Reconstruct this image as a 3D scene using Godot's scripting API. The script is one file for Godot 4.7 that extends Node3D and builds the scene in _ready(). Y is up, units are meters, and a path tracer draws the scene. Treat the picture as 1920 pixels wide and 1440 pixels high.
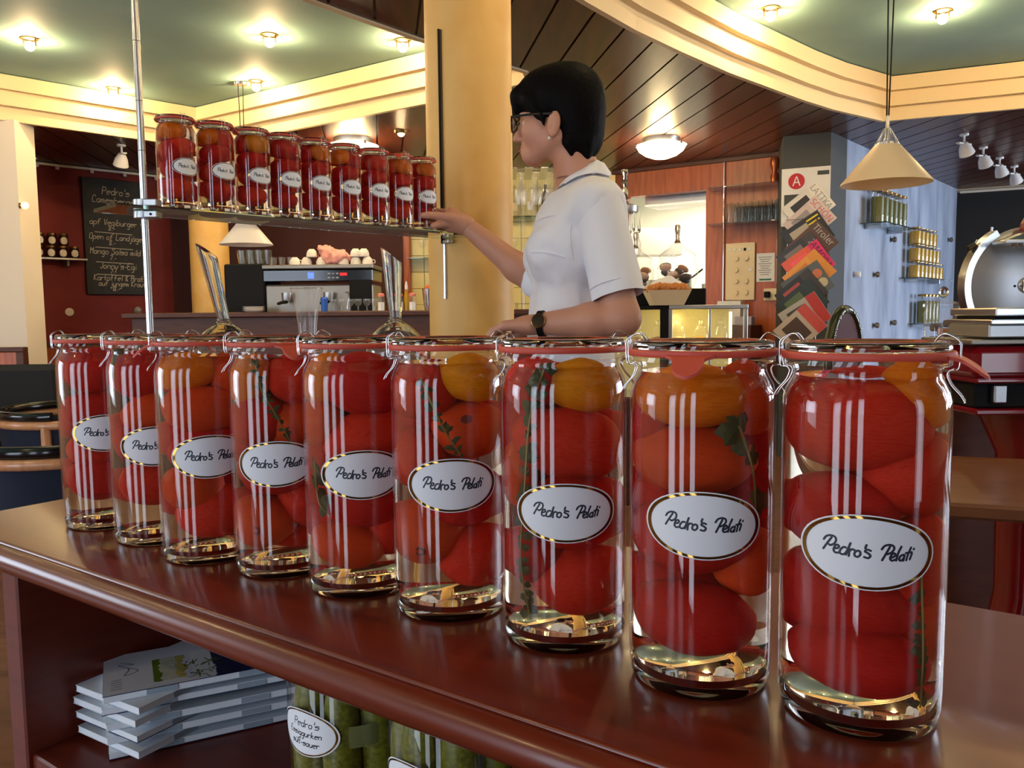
extends Node3D
# A cafe counter with preserved tomatoes; x right, y up, the camera looks along -z from the origin.
var M := {}
var used := {}
var CAM := Vector3(0, 1.1103, 0)
var U := Vector3(0.815, 0, 0.579)      # along the front counter
var N := Vector3(0.579, 0, -0.815)     # across it, away from the camera
var glyphs := {
	"a": "46160504133345 4643", "b": "0903133344453606", "c": "4636160504133343", "d": "4943 46160504133345", "e": "054546361605041333", "f": "4939281813 0636",
	"g": "4616050413334546413010", "h": "0903 0516364543", "i": "1613 1818", "j": "26211001 2828", "k": "0903 3605 0543", "l": "1913", "m": "0603 05162523 25364543",
	"n": "0603 0516364543", "o": "163645443313040516", "p": "0600 063645443303", "r": "0603 051636", "s": "46160545443303", "t": "191433 0636", "u": "060413334546 4643",
	"v": "061346", "w": "0613253346", "y": "06041345 4610", "z": "06460343", "ü": "060413334546 4643 1818 3838", "ä": "46160504133345 4643 1818 3838", "ß": "0308193847264433",
	"A": "032943 1535", "B": "0309394837060636454433 03", "C": "483919070504133343", "D": "0309293847453303", "E": "49090343 0636", "G": "48391908050413334446 4626",
	"H": "0903 4943 0646", "I": "1913", "J": "3934231304", "K": "0903 490643", "L": "090343", "M": "0309264943", "N": "03094349", "O": "193948443313040819", "P": "0309394847360606",
	"R": "030939484736060 2643", "S": "48391908274544331304", "T": "0949 2923", "U": "090413334449", "V": "092349", "1": "181913", "8": "2608193948261304133344 3526", "7": "094913",
	"-": "1535", ".": "1313", "!": "2915 2323", "'": "1917", "&": "43073938260413334",
}


func _ready() -> void:
	view()
	materials()
	shell()
	ceiling_work()
	front_counter()
	front_jars()
	glass_shelf()
	waitress()
	bar_left()
	bar_right()
	right_side()
	left_side()
	lamps()


# ---------------------------------------------------------------- camera, sky, windows' daylight, exposure
func view() -> void:
	var cam := Camera3D.new()
	cam.name = "camera"
	var p := deg_to_rad(4.9035)
	var r := deg_to_rad(-0.6023)
	var fwd := Vector3(0, -sin(p), -cos(p))
	var up := Vector3(0, cos(p), -sin(p))
	var right := Vector3.RIGHT * cos(r) + up * sin(r)
	cam.transform = Transform3D(Basis(right, up * cos(r) - Vector3.RIGHT * sin(r), -fwd), CAM)
	cam.fov = rad_to_deg(2.0 * atan(720.0 / 1527.29))
	cam.near = 0.02
	cam.far = 100.0
	add_child(cam)
	cam.current = true
	var we := WorldEnvironment.new()
	we.name = "surroundings"
	var e := Environment.new()
	var sky := Sky.new()
	var sm := ProceduralSkyMaterial.new()
	sm.sky_top_color = Color(0.45, 0.6, 0.85)
	sm.sky_horizon_color = Color(0.8, 0.87, 0.97)
	sm.ground_bottom_color = Color(0.3, 0.3, 0.3)
	sm.ground_horizon_color = Color(0.6, 0.62, 0.65)
	sky.sky_material = sm
	e.background_mode = Environment.BG_SKY
	e.sky = sky
	e.background_energy_multiplier = 2.0
	e.tonemap_mode = Environment.TONE_MAPPER_LINEAR
	e.tonemap_exposure = 1.15
	e.sdfgi_enabled = true
	e.ssao_enabled = true
	e.ssil_enabled = true
	we.environment = e
	add_child(we)
	# daylight through the shop windows behind the camera (z = 1.8), on the left (x = -5.6) and on the right (x = 7.2)
	for w in WINDOWS:
		day(Vector3(w[0], w[1], 1.76), Vector3(0, 0, -1), w[2], w[3], w[4])
	day(Vector3(7.1, 1.5, -5.2), Vector3(-1, 0, 0), 3.0, 1.6, 3.0)
	day(Vector3(-5.5, 1.45, -1.6), Vector3(1, 0, 0), 1.6, 1.5, 2.0)


const WINDOWS := [[-1.0, 1.2, 0.36, 2.3, 1.3], [-2.0, 1.2, 0.5, 2.3, 1.3], [-3.8, 1.2, 1.5, 2.3, 1.5], [3.2, 1.2, 1.0, 2.3, 0.9]]


func day(at: Vector3, towards: Vector3, w: float, h: float, energy: float) -> void:
	var l := AreaLight3D.new()
	l.name = "window_daylight"
	l.area_size = Vector2(w, h)
	l.area_normalize_energy = false
	l.light_energy = energy
	l.light_color = Color(0.89, 0.94, 1.0)
	l.shadow_enabled = true
	l.area_range = 30.0
	add_child(l, true)
	l.look_at_from_position(at, at + towards, Vector3.UP)


# ---------------------------------------------------------------- helpers
func numbered(called: String) -> String:
	used[called] = used.get(called, -1) + 1
	return called if used[called] == 0 else "%s_%03d" % [called, used[called]]


func tag(o: Node3D, label: String, category: String, group := "") -> Node3D:
	o.set_meta("label", label)
	o.set_meta("category", category)
	if group:
		o.set_meta("group", group)
	return o


func thing(called: String, label: String, category: String, at := Vector3.ZERO, turn := 0.0, group := "") -> Node3D:
	var o := Node3D.new()
	o.name = numbered(called)
	add_child(o)
	o.position = at
	o.rotation.y = turn
	return tag(o, label, category, group)


func part(g: Variant, called: String, m: Material, parent: Node3D, xf := Transform3D.IDENTITY) -> MeshInstance3D:
	var o := MeshInstance3D.new()
	o.name = called
	o.mesh = done(g) if g is SurfaceTool else g
	if m:
		o.material_override = m
	parent.add_child(o, true)
	o.transform = xf
	return o


func solo(g: Variant, called: String, m: Material, label: String, category: String, group := "", xf := Transform3D.IDENTITY) -> MeshInstance3D:
	var o := part(g, numbered(called), m, self, xf)
	tag(o, label, category, group)
	return o


func struct(g: Variant, called: String, m: Material, parent: Node3D = null) -> MeshInstance3D:
	var o := part(g, numbered(called) if parent == null else called, m, self if parent == null else parent)
	if parent == null:
		o.set_meta("kind", "structure")
	return o


func holder(called: String) -> Node3D:
	var o := Node3D.new()
	o.name = numbered(called)
	o.set_meta("kind", "structure")
	add_child(o)
	return o


func st() -> SurfaceTool:
	var s := SurfaceTool.new()
	s.begin(Mesh.PRIMITIVE_TRIANGLES)
	return s


func done(s: SurfaceTool) -> ArrayMesh:
	s.index()
	s.generate_normals()
	return s.commit()


func tri(s: SurfaceTool, a: Vector3, b: Vector3, c: Vector3) -> void:  # counter-clockwise seen from outside
	s.add_vertex(a)
	s.add_vertex(c)
	s.add_vertex(b)


func quad(s: SurfaceTool, a: Vector3, b: Vector3, c: Vector3, d: Vector3) -> void:
	tri(s, a, b, c)
	tri(s, a, c, d)


func box(s: SurfaceTool, c: Vector3, size: Vector3, b := 0.0, basis := Basis.IDENTITY) -> SurfaceTool:
	s.set_smooth_group(-1)
	var h := size / 2.0
	b = minf(b, minf(h.x, minf(h.y, h.z)) * 0.9)
	var ax := [Vector3.RIGHT, Vector3.UP, Vector3.BACK]
	var pt := func(sx: float, sy: float, sz: float, axis: int) -> Vector3:  # corner, pulled in by b on the two axes other than axis
		var q := Vector3(sx * h.x, sy * h.y, sz * h.z)
		for k in 3:
			if k != axis:
				q[k] -= signf(q[k]) * b
		return c + basis * q
	for k in 3:
		var i := (k + 1) % 3
		var j := (k + 2) % 3
		for sg in [-1.0, 1.0]:
			var v := []
			for q in [[-1.0, -1.0], [1.0, -1.0], [1.0, 1.0], [-1.0, 1.0]]:
				var d := Vector3.ZERO
				d[k] = sg
				d[i] = q[0]
				d[j] = q[1]
				v.append(pt.call(d.x, d.y, d.z, k))
			if sg > 0:
				quad(s, v[0], v[1], v[2], v[3])
			else:
				quad(s, v[3], v[2], v[1], v[0])
	if b > 0.0:
		for k in 3:  # edges along axis k
			var i := (k + 1) % 3
			var j := (k + 2) % 3
			for si in [-1.0, 1.0]:
				for sj in [-1.0, 1.0]:
					var d0 := Vector3.ZERO
					d0[i] = si
					d0[j] = sj
					var d1 := d0
					d0[k] = -1.0
					d1[k] = 1.0
					var a0: Vector3 = pt.call(d0.x, d0.y, d0.z, i)
					var a1: Vector3 = pt.call(d1.x, d1.y, d1.z, i)
					var b0: Vector3 = pt.call(d0.x, d0.y, d0.z, j)
					var b1: Vector3 = pt.call(d1.x, d1.y, d1.z, j)
					if si * sj > 0:
						quad(s, a0, b0, b1, a1)
					else:
						quad(s, a1, b1, b0, a0)
		for sx in [-1.0, 1.0]:
			for sy in [-1.0, 1.0]:
				for sz in [-1.0, 1.0]:
					var a: Vector3 = pt.call(sx, sy, sz, 0)
					var bb: Vector3 = pt.call(sx, sy, sz, 1)
					var cc: Vector3 = pt.call(sx, sy, sz, 2)
					if sx * sy * sz > 0:
						tri(s, a, bb, cc)
					else:
						tri(s, a, cc, bb)
	return s


func mbox(size: Vector3, b := 0.0, c := Vector3.ZERO) -> ArrayMesh:
	return done(box(st(), c, size, b))


# profile: (radius, y) from bottom to top on the outside
func lathe(s: SurfaceTool, prof: Array, segs := 32, xf := Transform3D.IDENTITY, sharp := 40.0) -> SurfaceTool:
	var group := 1
	for i in prof.size() - 1:
		var a: Vector2 = prof[i]
		var b: Vector2 = prof[i + 1]
		if i > 0:
			var o: Vector2 = prof[i - 1]
			if absf(rad_to_deg((b - a).angle_to(a - o))) > sharp:
				group += 1
		s.set_smooth_group(group)
		for k in segs:
			var t0 := TAU * k / segs
			var t1 := TAU * (k + 1) / segs
			var d0 := Vector3(cos(t0), 0, -sin(t0))
			var d1 := Vector3(cos(t1), 0, -sin(t1))
			var p := [xf * (d0 * a.x + Vector3.UP * a.y), xf * (d1 * a.x + Vector3.UP * a.y), xf * (d1 * b.x + Vector3.UP * b.y), xf * (d0 * b.x + Vector3.UP * b.y)]
			if a.x > 1e-6:
				tri(s, p[0], p[1], p[2] if b.x > 1e-6 else p[3])
			if b.x > 1e-6:
				tri(s, p[0] if a.x > 1e-6 else p[0], p[2], p[3])
	return s


func tube(s: SurfaceTool, path: Array, r0: float, r1 := -1.0, segs := 8, loop := false) -> SurfaceTool:
	r1 = r0 if r1 < 0 else r1
	var rings := []
	var n := path.size()
	var side := Vector3.ZERO
	s.set_smooth_group(7)
	for i in n:
		var a: Vector3 = path[posmod(i - 1, n) if loop else maxi(i - 1, 0)]
		var b: Vector3 = path[posmod(i + 1, n) if loop else mini(i + 1, n - 1)]
		var d := (b - a).normalized()
		if side == Vector3.ZERO:
			side = d.cross(Vector3.UP if absf(d.y) < 0.9 else Vector3.RIGHT).normalized()
		side = (side - d * side.dot(d)).normalized()
		var up := side.cross(d)
		var r := lerpf(r0, r1, float(i) / maxi(1, n - 1))
		var ring := []
		for k in segs:
			var t := TAU * k / segs
			ring.append(path[i] + (side * cos(t) + up * sin(t)) * r)
		rings.append(ring)
	for i in (n if loop else n - 1):
		var q: Array = rings[i]
		var w: Array = rings[(i + 1) % n]
		for k in segs:
			var j := (k + 1) % segs
			quad(s, q[k], w[k], w[j], q[j])
	if not loop:
		s.set_smooth_group(8)
		for k in segs:
			var j := (k + 1) % segs
			tri(s, path[0], rings[0][k], rings[0][j])
			tri(s, path[n - 1], rings[n - 1][j], rings[n - 1][k])
	return s


func smooth_path(pts: Array, steps := 6) -> Array:
	var out := []
	for i in pts.size() - 1:
		for k in steps:
			out.append(pts[i].cubic_interpolate(pts[i + 1], pts[maxi(i - 1, 0)], pts[mini(i + 2, pts.size() - 1)], float(k) / steps))
	out.append(pts[-1])
	return out


func turned(poly: PackedVector2Array) -> PackedVector2Array:  # so that its area is positive
	var area := 0.0
	for i in poly.size():
		area += poly[i].cross(poly[(i + 1) % poly.size()])
	if area < 0:
		poly = poly.duplicate()
		poly.reverse()
	return poly


# flat polygon in the xz plane (Vector2 = x, z) made solid between two heights
func slab(s: SurfaceTool, poly: PackedVector2Array, y0: float, y1: float) -> SurfaceTool:
	s.set_smooth_group(-1)
	poly = turned(poly)
	var t := Geometry2D.triangulate_polygon(poly)
	for i in range(0, t.size(), 3):
		var a := poly[t[i]]
		var b := poly[t[i + 1]]
		var c := poly[t[i + 2]]
		if (b - a).cross(c - a) < 0:
			var q := b
			b = c
			c = q
		tri(s, Vector3(a.x, y0, a.y), Vector3(b.x, y0, b.y), Vector3(c.x, y0, c.y))
		tri(s, Vector3(a.x, y1, a.y), Vector3(c.x, y1, c.y), Vector3(b.x, y1, b.y))
	for i in poly.size():
		var a := poly[i]
		var b := poly[(i + 1) % poly.size()]
		quad(s, Vector3(a.x, y0, a.y), Vector3(a.x, y1, a.y), Vector3(b.x, y1, b.y), Vector3(b.x, y0, b.y))
	return s


# outline in the xy plane (Vector2 = x, y) made solid between two depths z0 < z1
func plate(s: SurfaceTool, poly: PackedVector2Array, z0: float, z1: float, xf := Transform3D.IDENTITY, round := false) -> SurfaceTool:
	poly = turned(poly)
	var t := Geometry2D.triangulate_polygon(poly)
	s.set_smooth_group(-1)
	for i in range(0, t.size(), 3):
		var a := poly[t[i]]
		var b := poly[t[i + 1]]
		var c := poly[t[i + 2]]
		if (b - a).cross(c - a) < 0:
			var q := b
			b = c
			c = q
		tri(s, xf * Vector3(a.x, a.y, z1), xf * Vector3(b.x, b.y, z1), xf * Vector3(c.x, c.y, z1))
		tri(s, xf * Vector3(a.x, a.y, z0), xf * Vector3(c.x, c.y, z0), xf * Vector3(b.x, b.y, z0))
	s.set_smooth_group(3 if round else -1)
	for i in poly.size():
		var a := poly[i]
		var b := poly[(i + 1) % poly.size()]
		quad(s, xf * Vector3(a.x, a.y, z0), xf * Vector3(b.x, b.y, z0), xf * Vector3(b.x, b.y, z1), xf * Vector3(a.x, a.y, z1))
	return s


func wall_box(a: Vector2, b: Vector2, y0: float, y1: float, thick: float, out_left := true) -> SurfaceTool:  # a wall from a to b (x, z), its thickness on one side
	var d := (b - a).normalized()
	var n := Vector2(d.y, -d.x) * (thick if out_left else -thick)
	return slab(st(), PackedVector2Array([a, b, b + n, a + n]), y0, y1)


func ball(s: SurfaceTool, c: Vector3, r: Vector3, seg := 16, rings := 10, basis := Basis.IDENTITY) -> SurfaceTool:
	var prof := []
	for i in rings + 1:
		var t := -PI / 2 + PI * i / rings
		prof.append(Vector2(maxf(cos(t), 0.0) if i > 0 and i < rings else 0.0, sin(t)))
	return lathe(s, prof, seg, Transform3D(basis * Basis.from_scale(r), c), 90.0)


func mat(c: Color, rough := 0.5, metal := 0.0, spec := 0.5) -> StandardMaterial3D:
	var m := StandardMaterial3D.new()
	m.albedo_color = c
	m.roughness = rough
	m.metallic = metal
	m.metallic_specular = spec
	return m


func pane(c: Color, alpha: float, rough := 0.02) -> StandardMaterial3D:
	var m := mat(Color(c.r, c.g, c.b, alpha), rough)
	m.transparency = BaseMaterial3D.TRANSPARENCY_ALPHA
	return m


func solid_glass(c: Color, rough := 0.0) -> StandardMaterial3D:
	var m := mat(Color(c.r, c.g, c.b, 0.0), rough)
	m.refraction_enabled = true
	m.refraction_scale = 0.05
	return m


func glow(c: Color, energy: float) -> StandardMaterial3D:
	var m := mat(c, 0.4)
	m.emission_enabled = true
	m.emission = c
	m.emission_energy_multiplier = energy
	return m


func noise(freq: float, seed_: int, oct := 3) -> FastNoiseLite:
	var n := FastNoiseLite.new()
	n.noise_type = FastNoiseLite.TYPE_SIMPLEX_SMOOTH
	n.frequency = freq
	n.seed = seed_
	n.fractal_octaves = oct
	return n


func grain_image(w: int, h: int, sx: float, sy: float, seed_: int, ramp: Array, oct := 4) -> ImageTexture:
	var n := noise(1.0, seed_, oct)
	var im := Image.create(w, h, false, Image.FORMAT_RGB8)
	for y in h:
		for x in w:
			# seamless by blending over the edges
			var fx := float(x) / w
			var fy := float(y) / h
			var v := n.get_noise_2d(fx * sx, fy * sy)
			if fx > 0.8:
				v = lerpf(v, n.get_noise_2d((fx - 1.0) * sx, fy * sy), (fx - 0.8) / 0.2)
			if fy > 0.8:
				v = lerpf(v, n.get_noise_2d(fx * sx, (fy - 1.0) * sy), (fy - 0.8) / 0.2)
			v = clampf(0.5 + v * 0.9, 0.0, 0.999) * (ramp.size() - 1)
			var k := int(v)
			im.set_pixel(x, y, ramp[k].lerp(ramp[k + 1], v - k))
	return ImageTexture.create_from_image(im)


func textured(t: Texture2D, rough: float, scale := Vector3.ONE, world := false, spec := 0.5) -> StandardMaterial3D:
	var m := mat(Color.WHITE, rough, 0.0, spec)
	m.albedo_texture = t
	m.uv1_triplanar = true
	m.uv1_world_triplanar = world
	m.uv1_scale = scale
	return m


func stroke(im: Image, pts: Array, w: float, c: Color) -> void:
	for i in pts.size() - 1:
		var a: Vector2 = pts[i]
		var b: Vector2 = pts[i + 1]
		var n := maxi(1, int(a.distance_to(b) / maxf(1.0, w * 0.2)))
		for k in n + 1:
			var q := a.lerp(b, float(k) / n)
			for dy in range(-int(w / 2), int(w / 2) + 1):
				var half := sqrt(maxf(0.0, w * w / 4.0 - dy * dy))
				im.fill_rect(Rect2i(int(q.x - half), int(q.y + dy), maxi(1, int(half * 2)), 1), c)


func write(im: Image, text: String, at: Vector2, size: float, w: float, c: Color, slant := 0.15, turn := 0.0) -> void:  # handwriting; size is the height of a capital
	var x := 0.0
	for ch in text:
		if not glyphs.has(ch):
			x += size * 0.45
			continue
		var widest := 0
		for s in glyphs[ch].split(" ", false):
			var pts := []
			for i in range(0, s.length() - 1, 2):
				var gx: int = s[i].to_int()
				var gy: int = s[i + 1].to_int()
				widest = maxi(widest, gx)
				var q := Vector2(x + gx * size / 8.5 + (gy - 3) * slant * size / 6.0, -(gy - 3) * size / 6.0)
				pts.append(at + q.rotated(turn))
			if pts.size() == 2 and pts[0] == pts[1]:
				pts[1] += Vector2(0.5, 0.5)
			stroke(im, smooth_path(pts, 4) if pts.size() > 2 else pts, w, c)
		x += (widest + 1.6) * size / 8.5


func materials() -> void:
	var R := func(r: int, g: int, b: int) -> Color: return Color8(r, g, b)
	# woods
	var cherry := grain_image(256, 384, 3.0, 26.0, 3, [R.call(92, 28, 11), R.call(100, 32, 13), R.call(108, 37, 16), R.call(101, 33, 13)])
	M.counter = textured(cherry, 0.3, Vector3(1.6, 1.6, 1.6))
	M.counter.clearcoat_enabled = true
	M.counter.clearcoat = 0.2
	M.counter.clearcoat_roughness = 0.07
	M.cabinet = textured(cherry, 0.4, Vector3(1.6, 1.6, 1.6))
	var slat := grain_image(256, 256, 14.0, 3.0, 9, [R.call(64, 30, 20), R.call(82, 40, 26), R.call(94, 47, 30)])
	M.slat = textured(slat, 0.3, Vector3(1.2, 1.2, 0.5), true)
	M.slat_b = textured(slat, 0.3, Vector3(1.1, 1.1, 0.45), true)
	M.slat_b.albedo_color = R.call(244, 240, 236)
	var orange := grain_image(256, 256, 22.0, 2.5, 17, [R.call(150, 70, 32), R.call(176, 88, 44), R.call(192, 102, 54)])
	M.orange_wood = textured(orange, 0.35, Vector3(1.3, 0.8, 1.3), true)
	M.arm_wood = textured(grain_image(128, 128, 10.0, 3.0, 18, [R.call(182, 124, 82), R.call(196, 140, 98), R.call(206, 152, 110)]), 0.22, Vector3(3, 3, 3))
	M.table_wood = textured(grain_image(256, 256, 4.0, 22.0, 19, [R.call(104, 66, 44), R.call(118, 76, 52), R.call(128, 84, 58)]), 0.3, Vector3(1.5, 1.5, 1.5))
	M.dark_wood = textured(grain_image(128, 256, 3.0, 20.0, 20, [R.call(70, 34, 20), R.call(80, 40, 24), R.call(88, 45, 28)]), 0.5, Vector3(1.2, 1.2, 1.2), true)
	# walls and paint
	M.green = textured(grain_image(128, 256, 5, 5, 21, [R.call(132, 170, 164), R.call(137, 175, 168), R.call(142, 180, 173)]), 0.7, Vector3(0.4, 0.4, 0.4), true)
	M.cream = mat(R.call(232, 208, 160), 0.55)
	M.red_wall = textured(grain_image(256, 256, 6, 6, 31, [R.call(112, 26, 28), R.call(124, 32, 34), R.call(132, 38, 38)]), 0.7, Vector3(0.6, 0.6, 0.6), true)
	M.maroon = mat(R.call(74, 30, 26), 0.7)
	M.white_wall = mat(R.call(236, 224, 204), 0.8)
	M.plain_wall = mat(R.call(214, 196, 168), 0.85)
	M.brown_wall = mat(R.call(96, 80, 68), 0.85)
	M.blue_wall = textured(grain_image(256, 256, 9, 2.5, 41, [R.call(122, 132, 152), R.call(152, 165, 190), R.call(170, 184, 208), R.call(186, 198, 220)]), 0.75, Vector3(0.45, 0.35, 0.45), true)
	M.black_wall = mat(R.call(20, 21, 22), 0.6)
	M.grey_pier = mat(R.call(72, 76, 78), 0.7)
	M.floor_tile = textured(grain_image(256, 256, 4, 18, 51, [R.call(92, 58, 38), R.call(112, 74, 50), R.call(126, 86, 60)]), 0.35, Vector3(0.8, 0.8, 0.8), true)
	M.column = textured(grain_image(256, 256, 7, 7, 61, [R.call(222, 172, 92), R.call(226, 180, 100), R.call(230, 188, 110)]), 0.5, Vector3(1, 1, 1), true)
	M.tile_yellow = mat(R.call(236, 224, 160), 0.2)
	M.grout = mat(R.call(168, 156, 112), 0.8)
	M.kitchen_white = mat(R.call(238, 236, 226), 0.5)
	# metals and plastics
	M.steel = mat(R.call(205, 208, 210), 0.22, 1.0)
	M.brushed = mat(R.call(180, 182, 184), 0.38, 1.0)
	M.chrome = mat(R.call(235, 236, 238), 0.06, 1.0)
	M.gold = mat(R.call(150, 116, 58), 0.08, 1.0)
	M.brass = mat(R.call(150, 120, 70), 0.3, 1.0)
	M.bronze = mat(R.call(70, 62, 52), 0.35, 0.8)
	M.black = mat(R.call(18, 18, 19), 0.6, 0.0, 0.3)
	M.black_gloss = mat(R.call(12, 12, 13), 0.12)
	M.machine_grey = mat(R.call(132, 126, 116), 0.35, 0.6)
	M.white = mat(R.call(238, 238, 236), 0.4)
	M.ceramic = mat(R.call(236, 230, 220), 0.15)
	M.paper = mat(R.call(232, 234, 236), 0.7)
	M.cream_plastic = mat(R.call(226, 208, 170), 0.45)
	M.slicer_red = mat(R.call(126, 8, 22), 0.12)
	M.slicer_red.clearcoat_enabled = true
	M.slicer_red.clearcoat = 0.8
	M.slicer_red.clearcoat_roughness = 0.04
	M.black_cloth = mat(R.call(24, 24, 24), 0.9)
	M.navy_cloth = mat(R.call(16, 26, 46), 0.9)
	M.maroon_leather = mat(R.call(84, 14, 18), 0.6, 0.0, 0.3)
	M.trim_green = mat(R.call(64, 68, 52), 0.22, 0.7)
	# glass and things in it
	M.jar_glass = pane(R.call(250, 255, 250), 0.0, 0.035)
	M.brine = solid_glass(R.call(250, 240, 214))
	M.brine.refraction_scale = 0.033
	M.clear = solid_glass(R.call(246, 250, 244))
	M.thin_glass = pane(R.call(240, 248, 246), 0.05)
	M.smoke_glass = pane(R.call(70, 66, 60), 0.3)
	M.shelf_glass = solid_glass(R.call(206, 236, 222))
	M.window_glass = pane(R.call(235, 245, 255), 0.02)
	M.rubber = mat(R.call(192, 72, 54), 0.55)
	var streak := grain_image(128, 256, 5, 20, 71, [R.call(198, 34, 26), R.call(206, 44, 32), R.call(214, 60, 42), R.call(204, 40, 30)])
	var streak2 := grain_image(128, 256, 5, 20, 72, [R.call(182, 22, 26), R.call(190, 30, 30), R.call(200, 42, 38), R.call(186, 26, 28)])
	var streak3 := grain_image(128, 256, 5, 16, 73, [R.call(204, 62, 26), R.call(216, 78, 34), R.call(206, 56, 28)])
	var streak4 := grain_image(128, 256, 5, 16, 74, [R.call(222, 108, 12), R.call(230, 122, 18), R.call(234, 136, 28)])
	var streak5 := grain_image(128, 256, 5, 16, 75, [R.call(220, 128, 10), R.call(228, 142, 16), R.call(232, 156, 30)])
	M.tomato = [textured(streak, 0.35, Vector3(0.8, 0.8, 0.8)), textured(streak2, 0.35, Vector3(0.8, 0.8, 0.8)), textured(streak3, 0.35, Vector3(0.8, 0.8, 0.8)), textured(streak4, 0.3, Vector3(0.8, 0.8, 0.8)), textured(streak5, 0.3, Vector3(0.8, 0.8, 0.8))]
	for m in M.tomato:
		m.roughness = 0.6
		m.metallic_specular = 0.25
		m.subsurf_scatter_enabled = true
		m.subsurf_scatter_strength = 0.15
	M.scar = mat(R.call(110, 24, 14), 0.6)
	M.pulp = mat(R.call(222, 170, 110), 0.6)
	M.herb = mat(R.call(62, 66, 32), 0.6)
	M.herb_stem = mat(R.call(128, 112, 56), 0.6)
	M.gherkin = textured(grain_image(256, 256, 26, 26, 81, [R.call(76, 78, 10), R.call(100, 102, 18), R.call(126, 124, 34)], 2), 0.4, Vector3(7, 7, 7))
	M.band_cloth = mat(R.call(104, 108, 56), 0.7)
	# people
	M.skin = mat(R.call(196, 142, 116), 0.5)
	M.skin.subsurf_scatter_enabled = true
	M.skin.subsurf_scatter_strength = 0.12
	M.lip = mat(R.call(176, 96, 88), 0.4)
	M.shirt = mat(R.call(232, 234, 240), 0.8)
	M.shirt.rim_enabled = true
	M.shirt.rim = 0.2
	M.hair = textured(grain_image(256, 256, 40, 3, 91, [R.call(6, 5, 5), R.call(12, 10, 10), R.call(8, 7, 7)], 2), 0.62, Vector3(6, 2, 6))
	M.hair.metallic_specular = 0.18
	M.pearl = mat(R.call(240, 232, 220), 0.15)
	M.trousers = mat(R.call(30, 30, 34), 0.85)
	# food and odds
	M.cookie = mat(R.call(150, 96, 52), 0.8)
	M.chocolate = mat(R.call(58, 34, 26), 0.55)
	M.meringue = mat(R.call(214, 178, 160), 0.8)
	M.bread = textured(grain_image(128, 128, 5, 5, 95, [R.call(168, 92, 36), R.call(196, 120, 54), R.call(212, 146, 78)]), 0.55, Vector3(6, 6, 6))
	M.pink_cloth = mat(R.call(226, 160, 150), 0.85)
	M.blue_plastic = mat(R.call(30, 90, 190), 0.4)
	M.jam = mat(R.call(40, 14, 12), 0.3)
	M.olive = mat(R.call(96, 98, 24), 0.4)
	M.oil = mat(R.call(190, 150, 24), 0.25)


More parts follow.
